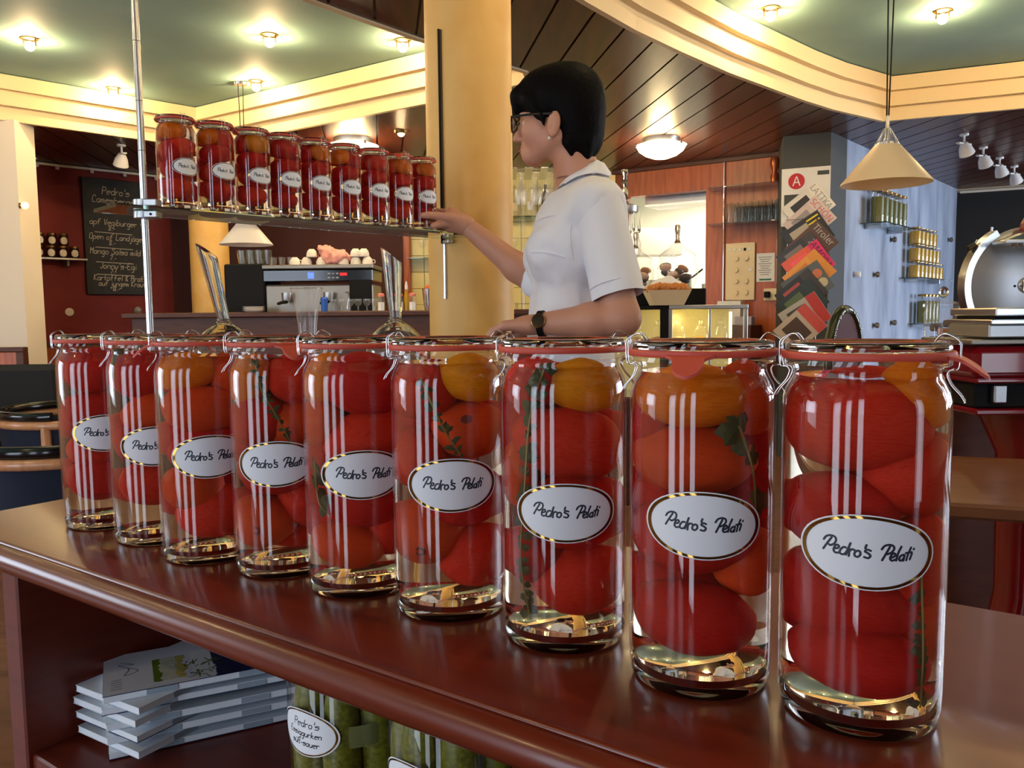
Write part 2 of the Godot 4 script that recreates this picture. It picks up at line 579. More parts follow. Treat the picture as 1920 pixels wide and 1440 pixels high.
# ---------------------------------------------------------------- the room
func shell() -> void:
	struct(slab(st(), PackedVector2Array([Vector2(-7, -11), Vector2(8, -11), Vector2(8, 2.2), Vector2(-7, 2.2)]), -0.1, 0.0), "floor", M.floor_tile)
	# wall behind the camera with its windows
	var back := holder("wall_south")
	var xs := [-7.0]
	var ws := WINDOWS.duplicate()
	ws.sort_custom(func(a, b): return a[0] < b[0])
	for w in ws:
		xs.append(w[0] - w[2] / 2)
		xs.append(w[0] + w[2] / 2)
	xs.append(8.0)
	for i in range(0, xs.size(), 2):
		part(slab(st(), PackedVector2Array([Vector2(xs[i], 1.8), Vector2(xs[i + 1], 1.8), Vector2(xs[i + 1], 2.0), Vector2(xs[i], 2.0)]), 0, 2.8), "wall_panel", M.brown_wall, back)
	for w in ws:
		var lo: float = w[1] - w[3] / 2
		var hi: float = w[1] + w[3] / 2
		part(slab(st(), PackedVector2Array([Vector2(w[0] - w[2] / 2, 1.8), Vector2(w[0] + w[2] / 2, 1.8), Vector2(w[0] + w[2] / 2, 2.0), Vector2(w[0] - w[2] / 2, 2.0)]), 0, lo), "wall_panel", M.brown_wall, back)
		part(slab(st(), PackedVector2Array([Vector2(w[0] - w[2] / 2, 1.8), Vector2(w[0] + w[2] / 2, 1.8), Vector2(w[0] + w[2] / 2, 2.0), Vector2(w[0] - w[2] / 2, 2.0)]), hi, 2.8), "wall_panel", M.brown_wall, back)
		shop_window(Vector3(w[0], w[1], 1.9), 0.0, w[2], w[3])
	# left and right walls with one wide window each
	side_wall("wall_west", -5.6, -5.8, -5.23, 2.0, [-2.4, -0.8, 0.7, 2.2], M.plain_wall)
	shop_window(Vector3(-5.7, 1.45, -1.6), PI / 2, 1.6, 1.5)
	side_wall("wall_east", 7.2, 7.4, -7.7, 2.0, [-6.7, -3.7, 0.7, 2.3], M.plain_wall)
	shop_window(Vector3(7.3, 1.5, -5.2), PI / 2, 3.0, 1.6)
	# dark red wall with the menu board
	struct(wall_box(Vector2(-5.7, -5.03), Vector2(-3.13, -7.6), 0.9, 2.8, 0.15), "wall_red", M.red_wall)
	struct(wall_box(Vector2(-5.7, -5.01), Vector2(-3.13, -7.58), 0.0, 0.9, 0.15), "wall_wainscot", M.orange_wood)
	struct(wall_box(Vector2(-5.68, -4.99), Vector2(-3.11, -7.56), 0.885, 0.915, 0.15), "trim_1", M.dark_wood)
	struct(slab(st(), PackedVector2Array([Vector2(-3.13, -7.6), Vector2(-0.95, -7.6), Vector2(-0.95, -7.75), Vector2(-3.13, -7.75)]), 0, 2.8), "wall_back_bar", M.maroon)
	struct(mbox(Vector3(0.05, 2.4, 0.16), 0.004, Vector3(-2.86, 1.2, -7.52)), "trim_2", M.maroon)
	# tiled wall behind the bar
	var tiled := holder("wall_tiled")
	part(slab(st(), PackedVector2Array([Vector2(-0.95, -7.6), Vector2(0.95, -7.6), Vector2(0.95, -7.75), Vector2(-0.95, -7.75)]), 0, 2.8), "wall_core", M.grout, tiled)
	var tile := mbox(Vector3(0.146, 0.146, 0.012), 0.003)
	for ix in 13:
		for iy in 10:
			part(tile, "tile", M.tile_yellow, tiled, Transform3D(Basis.IDENTITY, Vector3(-0.875 + ix * 0.15, 0.98 + iy * 0.15, -7.596)))
	struct(mbox(Vector3(0.06, 2.4, 0.1), 0.004, Vector3(-0.95, 1.2, -7.55)), "trim_3", M.orange_wood)
	# wooden wall with the pass to the kitchen: along U from (0.95, -7.6) to (2.33, -6.7)
	var ka := Vector2(0.95, -7.6)
	var kd := Vector2(0.836, 0.549)
	struct(wall_box(ka, ka + kd * 0.88, 2.16, 2.8, 0.12), "wall_lintel", M.orange_wood)
	struct(wall_box(ka, ka + kd * 0.88, 0.0, 1.15, 0.12), "wall_pass_sill", M.orange_wood)
	struct(wall_box(ka + kd * 0.88, ka + kd * 1.75, 0.0, 2.8, 0.12), "wall_wood_panel", M.orange_wood)
	struct(wall_box(ka + Vector2(0, 0.0), ka + kd * 0.12, 0.0, 2.8, 0.12), "wall_wood_jamb", M.orange_wood)
	struct(wall_box(ka + Vector2(-0.02, 0.03), ka + kd * 1.52 + Vector2(-0.02, 0.03), 2.37, 2.4, 0.05), "trim_4", M.dark_wood)
	var hood := thing("extractor_hood", "steel edge of an extractor hood behind the kitchen pass", "hood")
	part(wall_box(ka + kd * 0.2 + Vector2(0.14, -0.2), ka + kd * 0.9 + Vector2(0.14, -0.2), 2.09, 2.67, 0.3), "canopy", M.brushed, hood)
	part(wall_box(ka + kd * 0.2 + Vector2(0.13, -0.18), ka + kd * 0.9 + Vector2(0.13, -0.18), 2.09, 2.105, 0.02), "rim", M.steel, hood)
	# kitchen behind the pass
	struct(wall_box(Vector2(0.5, -10.2), Vector2(4.3, -8.6), 0.0, 2.8, 0.1), "wall_kitchen", M.kitchen_white)
	struct(wall_box(Vector2(0.55, -7.75), Vector2(0.45, -10.2), 0.0, 2.8, 0.1, false), "wall_kitchen_left", M.kitchen_white)
	struct(wall_box(Vector2(2.4, -6.7), Vector2(4.25, -8.6), 0.0, 2.8, 0.05), "wall_kitchen_right", M.kitchen_white)
	# grey pier and the blue and black walls on the right
	struct(slab(st(), PackedVector2Array([Vector2(2.03, -6.17), Vector2(2.33, -6.03), Vector2(2.55, -6.28), Vector2(2.3, -6.75), Vector2(2.2, -6.8)]), 0, 2.45), "wall_pier", M.grey_pier)
	struct(wall_box(Vector2(2.33, -6.03), Vector2(4.82, -8.92), 0, 2.8, 0.12), "wall_blue", M.blue_wall)
	struct(wall_box(Vector2(4.82, -8.92), Vector2(7.4, -7.6), 0, 2.36, 0.15), "wall_black", M.black_wall)
	struct(wall_box(Vector2(4.82, -8.92), Vector2(7.4, -7.6), 2.36, 2.8, 0.15), "wall_black_top", M.plain_wall)
	struct(wall_box(Vector2(4.83, -8.88), Vector2(7.4, -7.57), 2.352, 2.372, 0.05), "trim_5", M.white_wall)
	# white pier on the left
	struct(slab(st(), PackedVector2Array([Vector2(-4.6, -5.62), Vector2(-3.205, -5.62), Vector2(-3.205, -5.4), Vector2(-4.6, -5.4)]), 0, 2.4), "wall_white_pier", M.white_wall)
	# columns
	var c := thing("round_column", "yellow plastered round column behind the glass shelf's end", "column", Vector3(-0.128, 0, -2.66))
	part(lathe(st(), [Vector2(0.139, 0), Vector2(0.137, 0.03), Vector2(0.137, 2.41)], 48), "shaft", M.column, c)
	part(lathe(st(), [Vector2(0.15, 0.0), Vector2(0.15, 0.08), Vector2(0.139, 0.085)], 48), "foot", M.dark_wood, c)
	c = thing("round_column", "yellow round column far behind beside the coffee machine", "column", Vector3(-2.42, 0, -6.62))
	part(lathe(st(), [Vector2(0.15, 0), Vector2(0.15, 2.41)], 32), "shaft", M.column, c)


func side_wall(called: String, x0: float, x1: float, z0: float, z1: float, w: Array, m: Material) -> void:
	var o := holder(called)
	var strip := func(a: float, b: float, y0: float, y1: float) -> void:
		part(slab(st(), PackedVector2Array([Vector2(x0, a), Vector2(x1, a), Vector2(x1, b), Vector2(x0, b)]), y0, y1), "wall_panel", m, o)
	strip.call(z0, w[0], 0.0, 2.8)
	strip.call(w[1], z1, 0.0, 2.8)
	strip.call(w[0], w[1], 0.0, w[2])
	strip.call(w[0], w[1], w[3], 2.8)


func shop_window(at: Vector3, turn: float, w: float, h: float) -> void:
	var o := holder("window_%d" % (used.get("win", 0) + 1))
	used["win"] = used.get("win", 0) + 1
	o.position = at
	o.rotation.y = turn
	var t := 0.04
	part(mbox(Vector3(w, t, 0.06), 0.004, Vector3(0, h / 2 - t / 2, 0)), "frame_rail", M.white, o)
	part(mbox(Vector3(w, t, 0.06), 0.004, Vector3(0, -h / 2 + t / 2, 0)), "frame_rail", M.white, o)
	part(mbox(Vector3(t, h, 0.06), 0.004, Vector3(w / 2 - t / 2, 0, 0)), "frame_stile", M.white, o)
	part(mbox(Vector3(t, h, 0.06), 0.004, Vector3(-w / 2 + t / 2, 0, 0)), "frame_stile", M.white, o)
	part(mbox(Vector3(w - 2 * t, h - 2 * t, 0.006)), "pane", M.window_glass, o)


var coffer_left := PackedVector2Array([Vector2(-5.2, -3.45), Vector2(-2.34, -6.31), Vector2(-0.48, -5.064), Vector2(0.1, -4.665), Vector2(0.075, -4.48), Vector2(-0.15, -4.245), Vector2(-0.389, -3.997), Vector2(-0.53, -3.83), Vector2(-0.695, -3.628), Vector2(-0.856, -3.42), Vector2(-1.1, -3.0), Vector2(-1.3, -2.4), Vector2(-1.4, -1.5), Vector2(-1.4, 0.8), Vector2(-5.2, 0.8)])
var coffer_right := PackedVector2Array([Vector2(0.325, -3.488), Vector2(0.58, -3.83), Vector2(0.862, -4.155), Vector2(1.18, -4.5), Vector2(1.516, -4.826), Vector2(1.79, -5.09), Vector2(2.075, -5.338), Vector2(2.549, -5.675), Vector2(3.299, -5.348), Vector2(5.5, -4.39), Vector2(6.6, -2.5), Vector2(6.6, 1.0), Vector2(-0.3, 1.0), Vector2(-0.3, -1.5), Vector2(-0.2, -2.4), Vector2(0.0, -3.0)])


func inset(poly: PackedVector2Array, d: float) -> PackedVector2Array:
	poly = turned(poly)
	var out := PackedVector2Array()
	for i in poly.size():
		var a := (poly[i] - poly[posmod(i - 1, poly.size())]).normalized()
		var b := (poly[(i + 1) % poly.size()] - poly[i]).normalized()
		var na := Vector2(-a.y, a.x)
		var nb := Vector2(-b.y, b.x)
		var m := (na + nb).normalized()
		out.append(poly[i] + m * d / maxf(0.45, m.dot(na)))
	return out


func ceiling_work() -> void:
	struct(slab(st(), PackedVector2Array([Vector2(-7, -11), Vector2(8, -11), Vector2(8, 2.2), Vector2(-7, 2.2)]), 2.67, 2.8), "ceiling_green", M.green)
	# brown planks, clipped at the two raised fields
	var o := holder("ceiling_planks")
	var dir := Vector2(-0.16, -1.0).normalized()
	var across := Vector2(-dir.y, dir.x)
	var pitch := 0.187
	for i in range(-44, 46):
		var m: Material = M.slat if (i * 7) % 3 != 0 else M.slat_b
		var x := i * pitch
		for lay in 2:
			var half := pitch / 2 - (0.006 if lay == 0 else -0.001)
			var c := Vector2(x * across.x, -3.0 + x * across.y)
			var strip := PackedVector2Array([c - across * half - dir * 9, c + across * half - dir * 9, c + across * half + dir * 9, c - across * half + dir * 9])
			var pieces: Array = Geometry2D.intersect_polygons(strip, PackedVector2Array([Vector2(-6.2, -8.2), Vector2(7.5, -9.6), Vector2(7.5, 1.95), Vector2(-6.2, 1.95)]))
			for hole in [coffer_left, coffer_right]:
				var left := []
				for q in pieces:
					left.append_array(Geometry2D.clip_polygons(q, inset(hole, -0.015)))
				pieces = left
			for q in pieces:
				if q.size() > 2:
					part(slab(st(), q, 2.4 if lay == 0 else 2.412, 2.412 if lay == 0 else 2.43), "plank" if lay == 0 else "backing_strip", m if lay == 0 else M.bronze, o)
	# stepped cream cornices round the raised fields: three bands, each lower one set further out
	var n := 0
	for poly in [coffer_left, coffer_right]:
		n += 1
		var h := holder("trim_cornice" if n == 1 else "trim_cornice_%03d" % (n - 1))
		var y := 2.392
		for k in 3:
			var a := inset(poly, 0.04 * k)
			var b := inset(poly, 0.04 * k - (0.03 if k == 0 else 0.06))
			var s := st()
			s.set_smooth_group(-1)
			var top := y + (0.097 if k < 2 else 0.09)
			for i in a.size():
				var j := (i + 1) % a.size()
				var p := Vector3(a[i].x, y, a[i].y)
				var q := Vector3(a[j].x, y, a[j].y)
				var p1 := Vector3(b[i].x, y, b[i].y)
				var q1 := Vector3(b[j].x, y, b[j].y)
				var up := Vector3(0, top - y, 0)
				quad(s, p, q, q + up, p + up)
				quad(s, q, p, p1, q1)
				quad(s, p + up, q + up, q1 + up, p1 + up)
				quad(s, q1, p1, p1 + up, q1 + up)
			part(s, "band", M.cream, h)
			y = top - (0.008 if k < 1 else 0.004)


# ---------------------------------------------------------------- the counter in front, its shelf and what lies under the top
const TURN := -0.6178  # the counter's own x runs along U, its -z along N


func front_counter() -> void:
	var c := thing("counter_cabinet", "polished cherry wood counter with rounded edge carrying the front jars", "counter", Vector3.ZERO, TURN)
	var across := Transform3D(Basis(Vector3(0, 0, -1), Vector3.UP, Vector3.RIGHT), Vector3.ZERO)
	var prof := PackedVector2Array([Vector2(0.677, 0.89), Vector2(0.677, 0.862), Vector2(0.352, 0.862)])
	for i in 9:  # rounded nose
		var t := -PI / 2 - PI * 0.92 * i / 8.0
		prof.append(Vector2(0.352 + cos(t) * 0.0125 - 0.0, 0.8745 + sin(t) * 0.0125))
	prof.append(Vector2(0.3525, 0.8875))
	for i in 5:
		var t := PI - PI / 2 * i / 4.0
		prof.append(Vector2(0.3555 + cos(t) * 0.003, 0.887 + sin(t) * 0.003))
	part(plate(st(), prof, -1.02, 0.62, across, true), "worktop", M.counter, c)
	part(mbox(Vector3(0.032, 0.862, 0.31), 0.002, Vector3(-0.884, 0.431, -0.515)), "side_panel", M.cabinet, c)
	part(mbox(Vector3(0.032, 0.862, 0.31), 0.002, Vector3(0.584, 0.431, -0.515)), "side_panel", M.cabinet, c)
	part(mbox(Vector3(1.44, 0.862, 0.012), 0.001, Vector3(-0.15, 0.431, -0.666)), "back_panel", M.cabinet, c)
	for y in [0.656, 0.35, 0.06]:
		part(mbox(Vector3(1.436, 0.02, 0.295), 0.002, Vector3(-0.15, y, -0.5125)), "shelf_board", M.cabinet, c)
	for i in 7:
		part(lathe(st(), [Vector2(0.0, 0.0), Vector2(0.0022, 0.0), Vector2(0.003, 0.0012), Vector2(0.0014, 0.0012), Vector2(0.0, 0.0004)], 10, Transform3D(Basis(Vector3.FORWARD, -PI / 2) , Vector3(-0.8682, 0.855 - i * 0.028, -0.375))), "pin_hole", M.bronze, c)
		part(lathe(st(), [Vector2(0.0, 0.0), Vector2(0.0022, 0.0), Vector2(0.003, 0.0012), Vector2(0.0014, 0.0012), Vector2(0.0, 0.0004)], 10, Transform3D(Basis(Vector3.FORWARD, -PI / 2) , Vector3(-0.8682, 0.855 - i * 0.028, -0.62))), "pin_hole", M.bronze, c)
	brochures()
	pickles()


func at_counter(s: float, y: float, q: float) -> Vector3:
	return U * s + N * q + Vector3.UP * y


func brochures() -> void:
	# narrow guide brochures, laid in two fans
	var edge := mat(Color8(226, 232, 238), 0.7)
	var tab := mat(Color8(150, 164, 176), 0.6)
	var cover := mat(Color8(222, 232, 240), 0.3)
	var dark := mat(Color8(30, 44, 84), 0.3)
	var ranks := ["lowest", "second lowest", "third lowest", "fourth lowest", "fifth from bottom", "fourth from top", "third from top", "second from top", "topmost"]
	for i in 9:
		var fan := i % 2 == 1
		var top := i == 8
		var c := Vector2(-0.815 + 0.004 * sin(i * 2.1), 0.515) if fan else Vector2(-0.785 + 0.003 * sin(i * 1.7), 0.517 + 0.003 * cos(i * 2.9))
		var a := atan2(-0.06, 1.0) if fan else atan2(0.47, 0.88)
		a += 0.03 * sin(i * 3.3)
		if top:
			a -= 0.02
		var o := thing("brochure", "%s brochure in the fanned stack under the counter" % ranks[i], "brochure", at_counter(c.x, 0.667 + i * 0.0076, c.y), TURN - a, "guide brochures stacked under the counter")
		# local: x = width 0.105, z = length 0.21, -z away from the camera
		part(mbox(Vector3(0.104, 0.006, 0.209), 0.0003, Vector3(0, 0.0034, 0)), "page_block", edge, o)
		part(mbox(Vector3(0.105, 0.0006, 0.21), 0.0001, Vector3(0, 0.0068, 0)), "cover", dark if top else cover, o)
		part(mbox(Vector3(0.105, 0.0006, 0.21), 0.0001, Vector3(0, 0.0003, 0)), "cover", dark if i % 3 == 0 else cover, o)
		for k in 2:
			part(mbox(Vector3(0.0006, 0.0056, 0.03), 0.0, Vector3(0.0523, 0.0034, 0.05 - 0.09 * k)), "index_tab", tab, o)
		if top:
			# printed cover: navy at the head, a white field with a sliced vegetable roll and herbs
			var im := Image.create(256, 512, false, Image.FORMAT_RGB8)
			im.fill(Color8(214, 219, 228))
			im.fill_rect(Rect2i(0, 0, 256, 250), Color8(34, 44, 82))
			var nz := noise(0.03, 77, 3)
			for y in range(225, 400):
				for x in range(20, 256):
					var v := nz.get_noise_2d(x, y) * 14.0
					var roll := absf(x - 150.0 + v * 0.4) < 74.0
					if y > 250 + v and y < 300 + v * 0.5 and x > 60:
						im.set_pixel(x, y, Color8(228, 230, 228))
					if roll and y > 318 + v and y < 338 + v:
						im.set_pixel(x, y, Color8(168, 156, 74).lerp(Color8(196, 186, 110), 0.5 + v / 28.0))
					if roll and y >= 338 + v and y < 378 + v * 0.6:
						im.set_pixel(x, y, Color8(178, 186, 160).lerp(Color8(204, 208, 190), 0.5 + v / 28.0))
					if roll and y >= 378 + v * 0.6 and y < 396:
						im.set_pixel(x, y, Color8(76, 104, 28).lerp(Color8(110, 138, 50), 0.5 + v / 28.0))
			var rng := RandomNumberGenerator.new()
			rng.seed = 15
			for k in 40:
				var p0 := Vector2(rng.randf_range(130, 240), rng.randf_range(230, 320))
				stroke(im, [p0, p0 + Vector2(rng.randf_range(-26, 26), rng.randf_range(-34, 10))], 3.0, Color8(54, 82, 34).lerp(Color8(88, 112, 50), rng.randf()))
			stroke(im, smooth_path([Vector2(60, 470), Vector2(84, 440), Vector2(76, 476), Vector2(110, 452), Vector2(150, 462), Vector2(130, 430), Vector2(104, 452)], 5), 3.0, Color8(80, 86, 96))
			for k in 5:
				stroke(im, [Vector2(170 + k * 14, 470), Vector2(172 + k * 14, 492)], 4.0, Color8(120, 126, 134))
			var cm := mat(Color.WHITE, 0.35)
			cm.albedo_texture = ImageTexture.create_from_image(im)
			var face := st()
			face.set_smooth_group(-1)
			var cs := [Vector3(-0.0524, 0.0073, 0.1048), Vector3(0.0524, 0.0073, 0.1048), Vector3(0.0524, 0.0073, -0.1048), Vector3(-0.0524, 0.0073, -0.1048)]
			var cu := [Vector2(0, 1), Vector2(1, 1), Vector2(1, 0), Vector2(0, 0)]
			for k in [0, 2, 1, 0, 3, 2]:
				face.set_uv(cu[k])
				face.add_vertex(cs[k])
			part(face, "cover_print", cm, o)
			var font := SystemFont.new()
			font.font_names = PackedStringArray(["Droid Serif"])
			for k in 3:
				var t := TextMesh.new()
				t.text = ["GILDE", "GOURMET", "GUIDE"][k]
				t.font = font
				t.font_size = 32
				t.pixel_size = 0.00042
				t.depth = 0.0002
				t.horizontal_alignment = HORIZONTAL_ALIGNMENT_LEFT
				part(t, "cover_lettering", M.paper, o, Transform3D(Basis(Vector3.RIGHT, Vector3.FORWARD, Vector3.UP), Vector3(-0.046, 0.0076, -0.084 + 0.022 * k)))


func oval_label(a: float, b: float, r: float, grow := 0.0) -> ArrayMesh:  # an oval sticker wrapped on a cylinder of radius r; uv over its box
	var s := st()
	var rings := 6
	var n := 40
	s.set_smooth_group(2)
	var at := func(k: int, t: float) -> Array:
		var f := float(k) / rings
		var p := Vector2(cos(t) * f, sin(t) * f)
		return [Vector3(sin(p.x * a / r) * r, p.y * b, cos(p.x * a / r) * r), Vector2(0.5 + p.x / 2, 0.5 - p.y / 2)]
	for k in rings:
		for i in n:
			var v := [at.call(k, TAU * i / n), at.call(k + 1, TAU * i / n), at.call(k + 1, TAU * (i + 1) / n), at.call(k, TAU * (i + 1) / n)]
			for j in ([0, 2, 1, 0, 3, 2] if k > 0 else [0, 2, 1]):
				s.set_uv(v[j][1])
				s.add_vertex(v[j][0])
	return done(s)


func oval_ring(a: float, b: float, r: float, f0: float, f1: float) -> ArrayMesh:
	var s := st()
	var n := 64
	s.set_smooth_group(2)
	var at := func(f: float, t: float) -> Vector3:
		return Vector3(sin(cos(t) * f * a / r) * r, sin(t) * f * b, cos(cos(t) * f * a / r) * r)
	var fa := f0
	for i in n:
		var t0 := TAU * i / n
		var t1 := TAU * (i + 1) / n
		quad(s, at.call(fa, t0), at.call(f1, t0), at.call(f1, t1), at.call(fa, t1))
	return done(s)


var J := {}  # shared pieces of the preserving jars
const JR := 0.0424


func jar_pieces() -> void:
	# body: one skin of glass, mouth open under the lid
	J.body = done(lathe(st(), [Vector2(0.0372, 0.0), Vector2(0.0396, 0.001), Vector2(0.0414, 0.0045), Vector2(0.0422, 0.011), Vector2(JR, 0.022), Vector2(JR, 0.168), Vector2(0.0421, 0.173), Vector2(0.0408, 0.1785), Vector2(0.0386, 0.1825), Vector2(0.0371, 0.1855), Vector2(0.0367, 0.1885), Vector2(0.0372, 0.1905), Vector2(0.0405, 0.1912), Vector2(0.0416, 0.1922), Vector2(0.0416, 0.1948), Vector2(0.041, 0.1955), Vector2(0.0375, 0.1955)], 56))
	J.base = done(lathe(st(), [Vector2(0.0, 0.0035), Vector2(0.028, 0.003), Vector2(0.033, 0.0004), Vector2(0.037, 0.0003), Vector2(0.0394, 0.0014), Vector2(0.0408, 0.0046), Vector2(0.0412, 0.009), Vector2(0.039, 0.0085), Vector2(0.03, 0.0095), Vector2(0.0, 0.0105)], 48))
	J.brine = done(lathe(st(), [Vector2(0.0, 0.012), Vector2(0.034, 0.0112), Vector2(0.0392, 0.0125), Vector2(0.0408, 0.018), Vector2(0.0411, 0.024), Vector2(0.0411, 0.168), Vector2(0.0405, 0.174), Vector2(0.0385, 0.1795), Vector2(0.036, 0.1835), Vector2(0.0355, 0.186), Vector2(0.0, 0.186)], 40))
	J.lid = done(lathe(st(), [Vector2(0.0, 0.1965), Vector2(0.033, 0.1965), Vector2(0.0345, 0.1952), Vector2(0.0362, 0.1988), Vector2(0.04, 0.1988), Vector2(0.0412, 0.1994), Vector2(0.0414, 0.2012), Vector2(0.0408, 0.203), Vector2(0.0392, 0.204), Vector2(0.0375, 0.2041), Vector2(0.036, 0.2034), Vector2(0.0345, 0.2014), Vector2(0.032, 0.2004), Vector2(0.0, 0.2004)], 56))
	# rubber ring with its pull tab pointing along +x
	var s := lathe(st(), [Vector2(0.0362, 0.1952), Vector2(0.0428, 0.1952), Vector2(0.0433, 0.196), Vector2(0.0433, 0.1983), Vector2(0.0428, 0.199), Vector2(0.0362, 0.199), Vector2(0.0362, 0.1952)], 56)
	J.ring = done(s)
	s = st()
	var n := 12
	var top := []
	for i in n + 1:
		var f := float(i) / n
		var x := 0.0415 + 0.0165 * f
		var droop := -0.0005 - 0.0105 * pow(f, 1.6)
		var w := lerpf(0.0135, 0.0085, smoothstep(0.0, 0.35, f)) * sqrt(maxf(0.02, 1.0 - pow(maxf(0.0, f - 0.55) / 0.45, 2.0)))
		top.append([Vector3(x, 0.1976 + droop, w), Vector3(x, 0.1976 + droop, -w)])
	var dn := Vector3(0, -0.0018, 0)
	s.set_smooth_group(4)
	for i in n:
		quad(s, top[i][0], top[i + 1][0], top[i + 1][1], top[i][1])
		quad(s, top[i][1] + dn, top[i + 1][1] + dn, top[i + 1][0] + dn, top[i][0] + dn)
	s.set_smooth_group(5)
	for i in n:
		quad(s, top[i][0] + dn, top[i + 1][0] + dn, top[i + 1][0], top[i][0])
		quad(s, top[i][1], top[i + 1][1], top[i + 1][1] + dn, top[i][1] + dn)
	quad(s, top[n][0] + dn, top[n][1] + dn, top[n][1], top[n][0])
	J.tab = done(s)
	# spring clip of bent steel wire, at +x
	s = st()
	var side := []
	for z in [-0.0038, 0.0038]:
		side.append([Vector3(0.0445, 0.1925, z), Vector3(0.0446, 0.198, z), Vector3(0.0444, 0.2035, z), Vector3(0.0415, 0.2064, z), Vector3(0.0375, 0.208, z), Vector3(0.0352, 0.2072, z), Vector3(0.0328, 0.204, z * 0.9)])
	var whole: Array = smooth_path(side[0], 4)
	var other: Array = smooth_path(side[1], 4)
	other.reverse()
	var loop := other.duplicate()
	loop.append_array(whole)
	tube(s, other, 0.00048, -1, 6)
	tube(s, whole, 0.00048, -1, 6)
	tube(s, [whole[-1], other[0]], 0.00048, -1, 6)
	for z in [-0.0038, 0.0038]:
		tube(s, smooth_path([Vector3(0.0445, 0.1927, z), Vector3(0.0436, 0.19, z), Vector3(0.0405, 0.1896, z), Vector3(0.039, 0.187, z), Vector3(0.041, 0.182, z), Vector3(0.0452, 0.177, z), Vector3(0.0472, 0.1735, z)], 4), 0.00048, -1, 6)
	tube(s, [Vector3(0.0472, 0.1735, -0.0038), Vector3(0.0472, 0.1735, 0.0038)], 0.00048, -1, 6)
	J.clip = done(s)
	# the handwritten sticker
	var im := Image.create(1216, 720, false, Image.FORMAT_RGB8)
	im.fill(Color8(220, 223, 228))
	var ink := Color8(22, 30, 46)
	var marks := [[520, 555, 560, 480, 605, 400], [520, 440, 545, 400, 590, 378, 640, 385, 655, 420, 640, 465, 600, 495, 580, 490], [640, 525, 675, 515, 690, 490, 670, 475, 645, 500, 635, 545, 655, 572, 695, 565],
		[760, 490, 735, 490, 705, 530, 705, 570, 740, 575, 770, 540, 805, 430], [805, 430, 778, 530, 765, 575], [800, 500, 795, 585], [795, 530, 825, 500, 850, 505], [885, 505, 855, 530, 855, 570, 885, 580, 910, 550, 905, 515, 885, 505],
		[965, 428, 955, 465], [1010, 490, 975, 480, 955, 505, 990, 525, 1010, 550, 990, 580, 950, 572], [1130, 590, 1165, 510, 1200, 425], [1120, 460, 1145, 420, 1190, 402, 1235, 415, 1245, 450, 1220, 490, 1180, 515],
		[1215, 555, 1250, 540, 1262, 515, 1245, 500, 1220, 525, 1210, 565, 1230, 588, 1265, 575], [1320, 420, 1290, 500, 1275, 585], [1350, 515, 1320, 530, 1305, 570, 1325, 585, 1350, 560, 1362, 520], [1362, 520, 1352, 585],
		[1430, 430, 1400, 510, 1385, 580], [1375, 495, 1440, 485], [1445, 500, 1425, 570], [1465, 445, 1463, 451]]
	for q in marks:
		var pts := []
		for i in range(0, q.size(), 2):
			pts.append(Vector2((q[i] - 218) * 0.8, (q[i + 1] - 72) * 0.8))
		stroke(im, smooth_path(pts, 5) if pts.size() > 2 else pts, 21.0, ink)
	J.print = mat(Color.WHITE, 0.55)
	J.print.albedo_texture = ImageTexture.create_from_image(im)
	J.paper = oval_label(0.0352, 0.0192, JR + 0.0003)
	J.rim = oval_ring(0.0352, 0.0192, JR + 0.0005, 0.895, 0.965)
	# a tomato: a slightly lumpy unit ball
	J.tomato = []
	for k in 4:
		var nz := noise(0.8, 300 + k, 2)
		var t := st()
		ball(t, Vector3.ZERO, Vector3.ONE, 28, 18)
		var arr := t.commit_to_arrays()
		var vs: PackedVector3Array = arr[Mesh.ARRAY_VERTEX]
		var s2 := st()
		s2.set_smooth_group(1)
		for v in vs:
			s2.add_vertex(v * (1.0 + 0.07 * nz.get_noise_3dv(v * 1.1) - 0.02 * absf(v.x) * absf(v.y)))
		J.tomato.append(done(s2))
	J.scar = done(lathe(st(), [Vector2(0.0, 0.985), Vector2(0.06, 0.99), Vector2(0.13, 1.004), Vector2(0.17, 0.988)], 14))


func tomato_jar(at: Vector3, face: float, tab: float, clip: float, label: String, group: String, label_y := 0.0995, tilt := 0.0) -> Node3D:
	var o := thing("preserving_jar", label, "jar", at, face, group)
	part(J.body, "glass_body", M.jar_glass, o)
	part(J.base, "glass_base", M.clear, o)
	part(J.brine, "brine", M.brine, o)
	part(J.lid, "lid", M.clear, o)
	var ring := part(J.ring, "rubber_ring", M.rubber, o, Transform3D(Basis(Vector3.UP, tab - face), Vector3.ZERO))
	part(J.tab, "pull_tab", M.rubber, ring)
	for k in 2:
		part(J.clip, "spring_clip", M.chrome, o, Transform3D(Basis(Vector3.UP, clip - face + PI * k), Vector3.ZERO))
	var l := part(J.paper, "label", J.print, o, Transform3D(Basis(Vector3.BACK, tilt), Vector3(0, label_y, 0)))
	l.set_meta("label", "white oval sticker with handwriting and gold rim")
	part(J.rim, "gold_rim", M.gold, l)
	return o


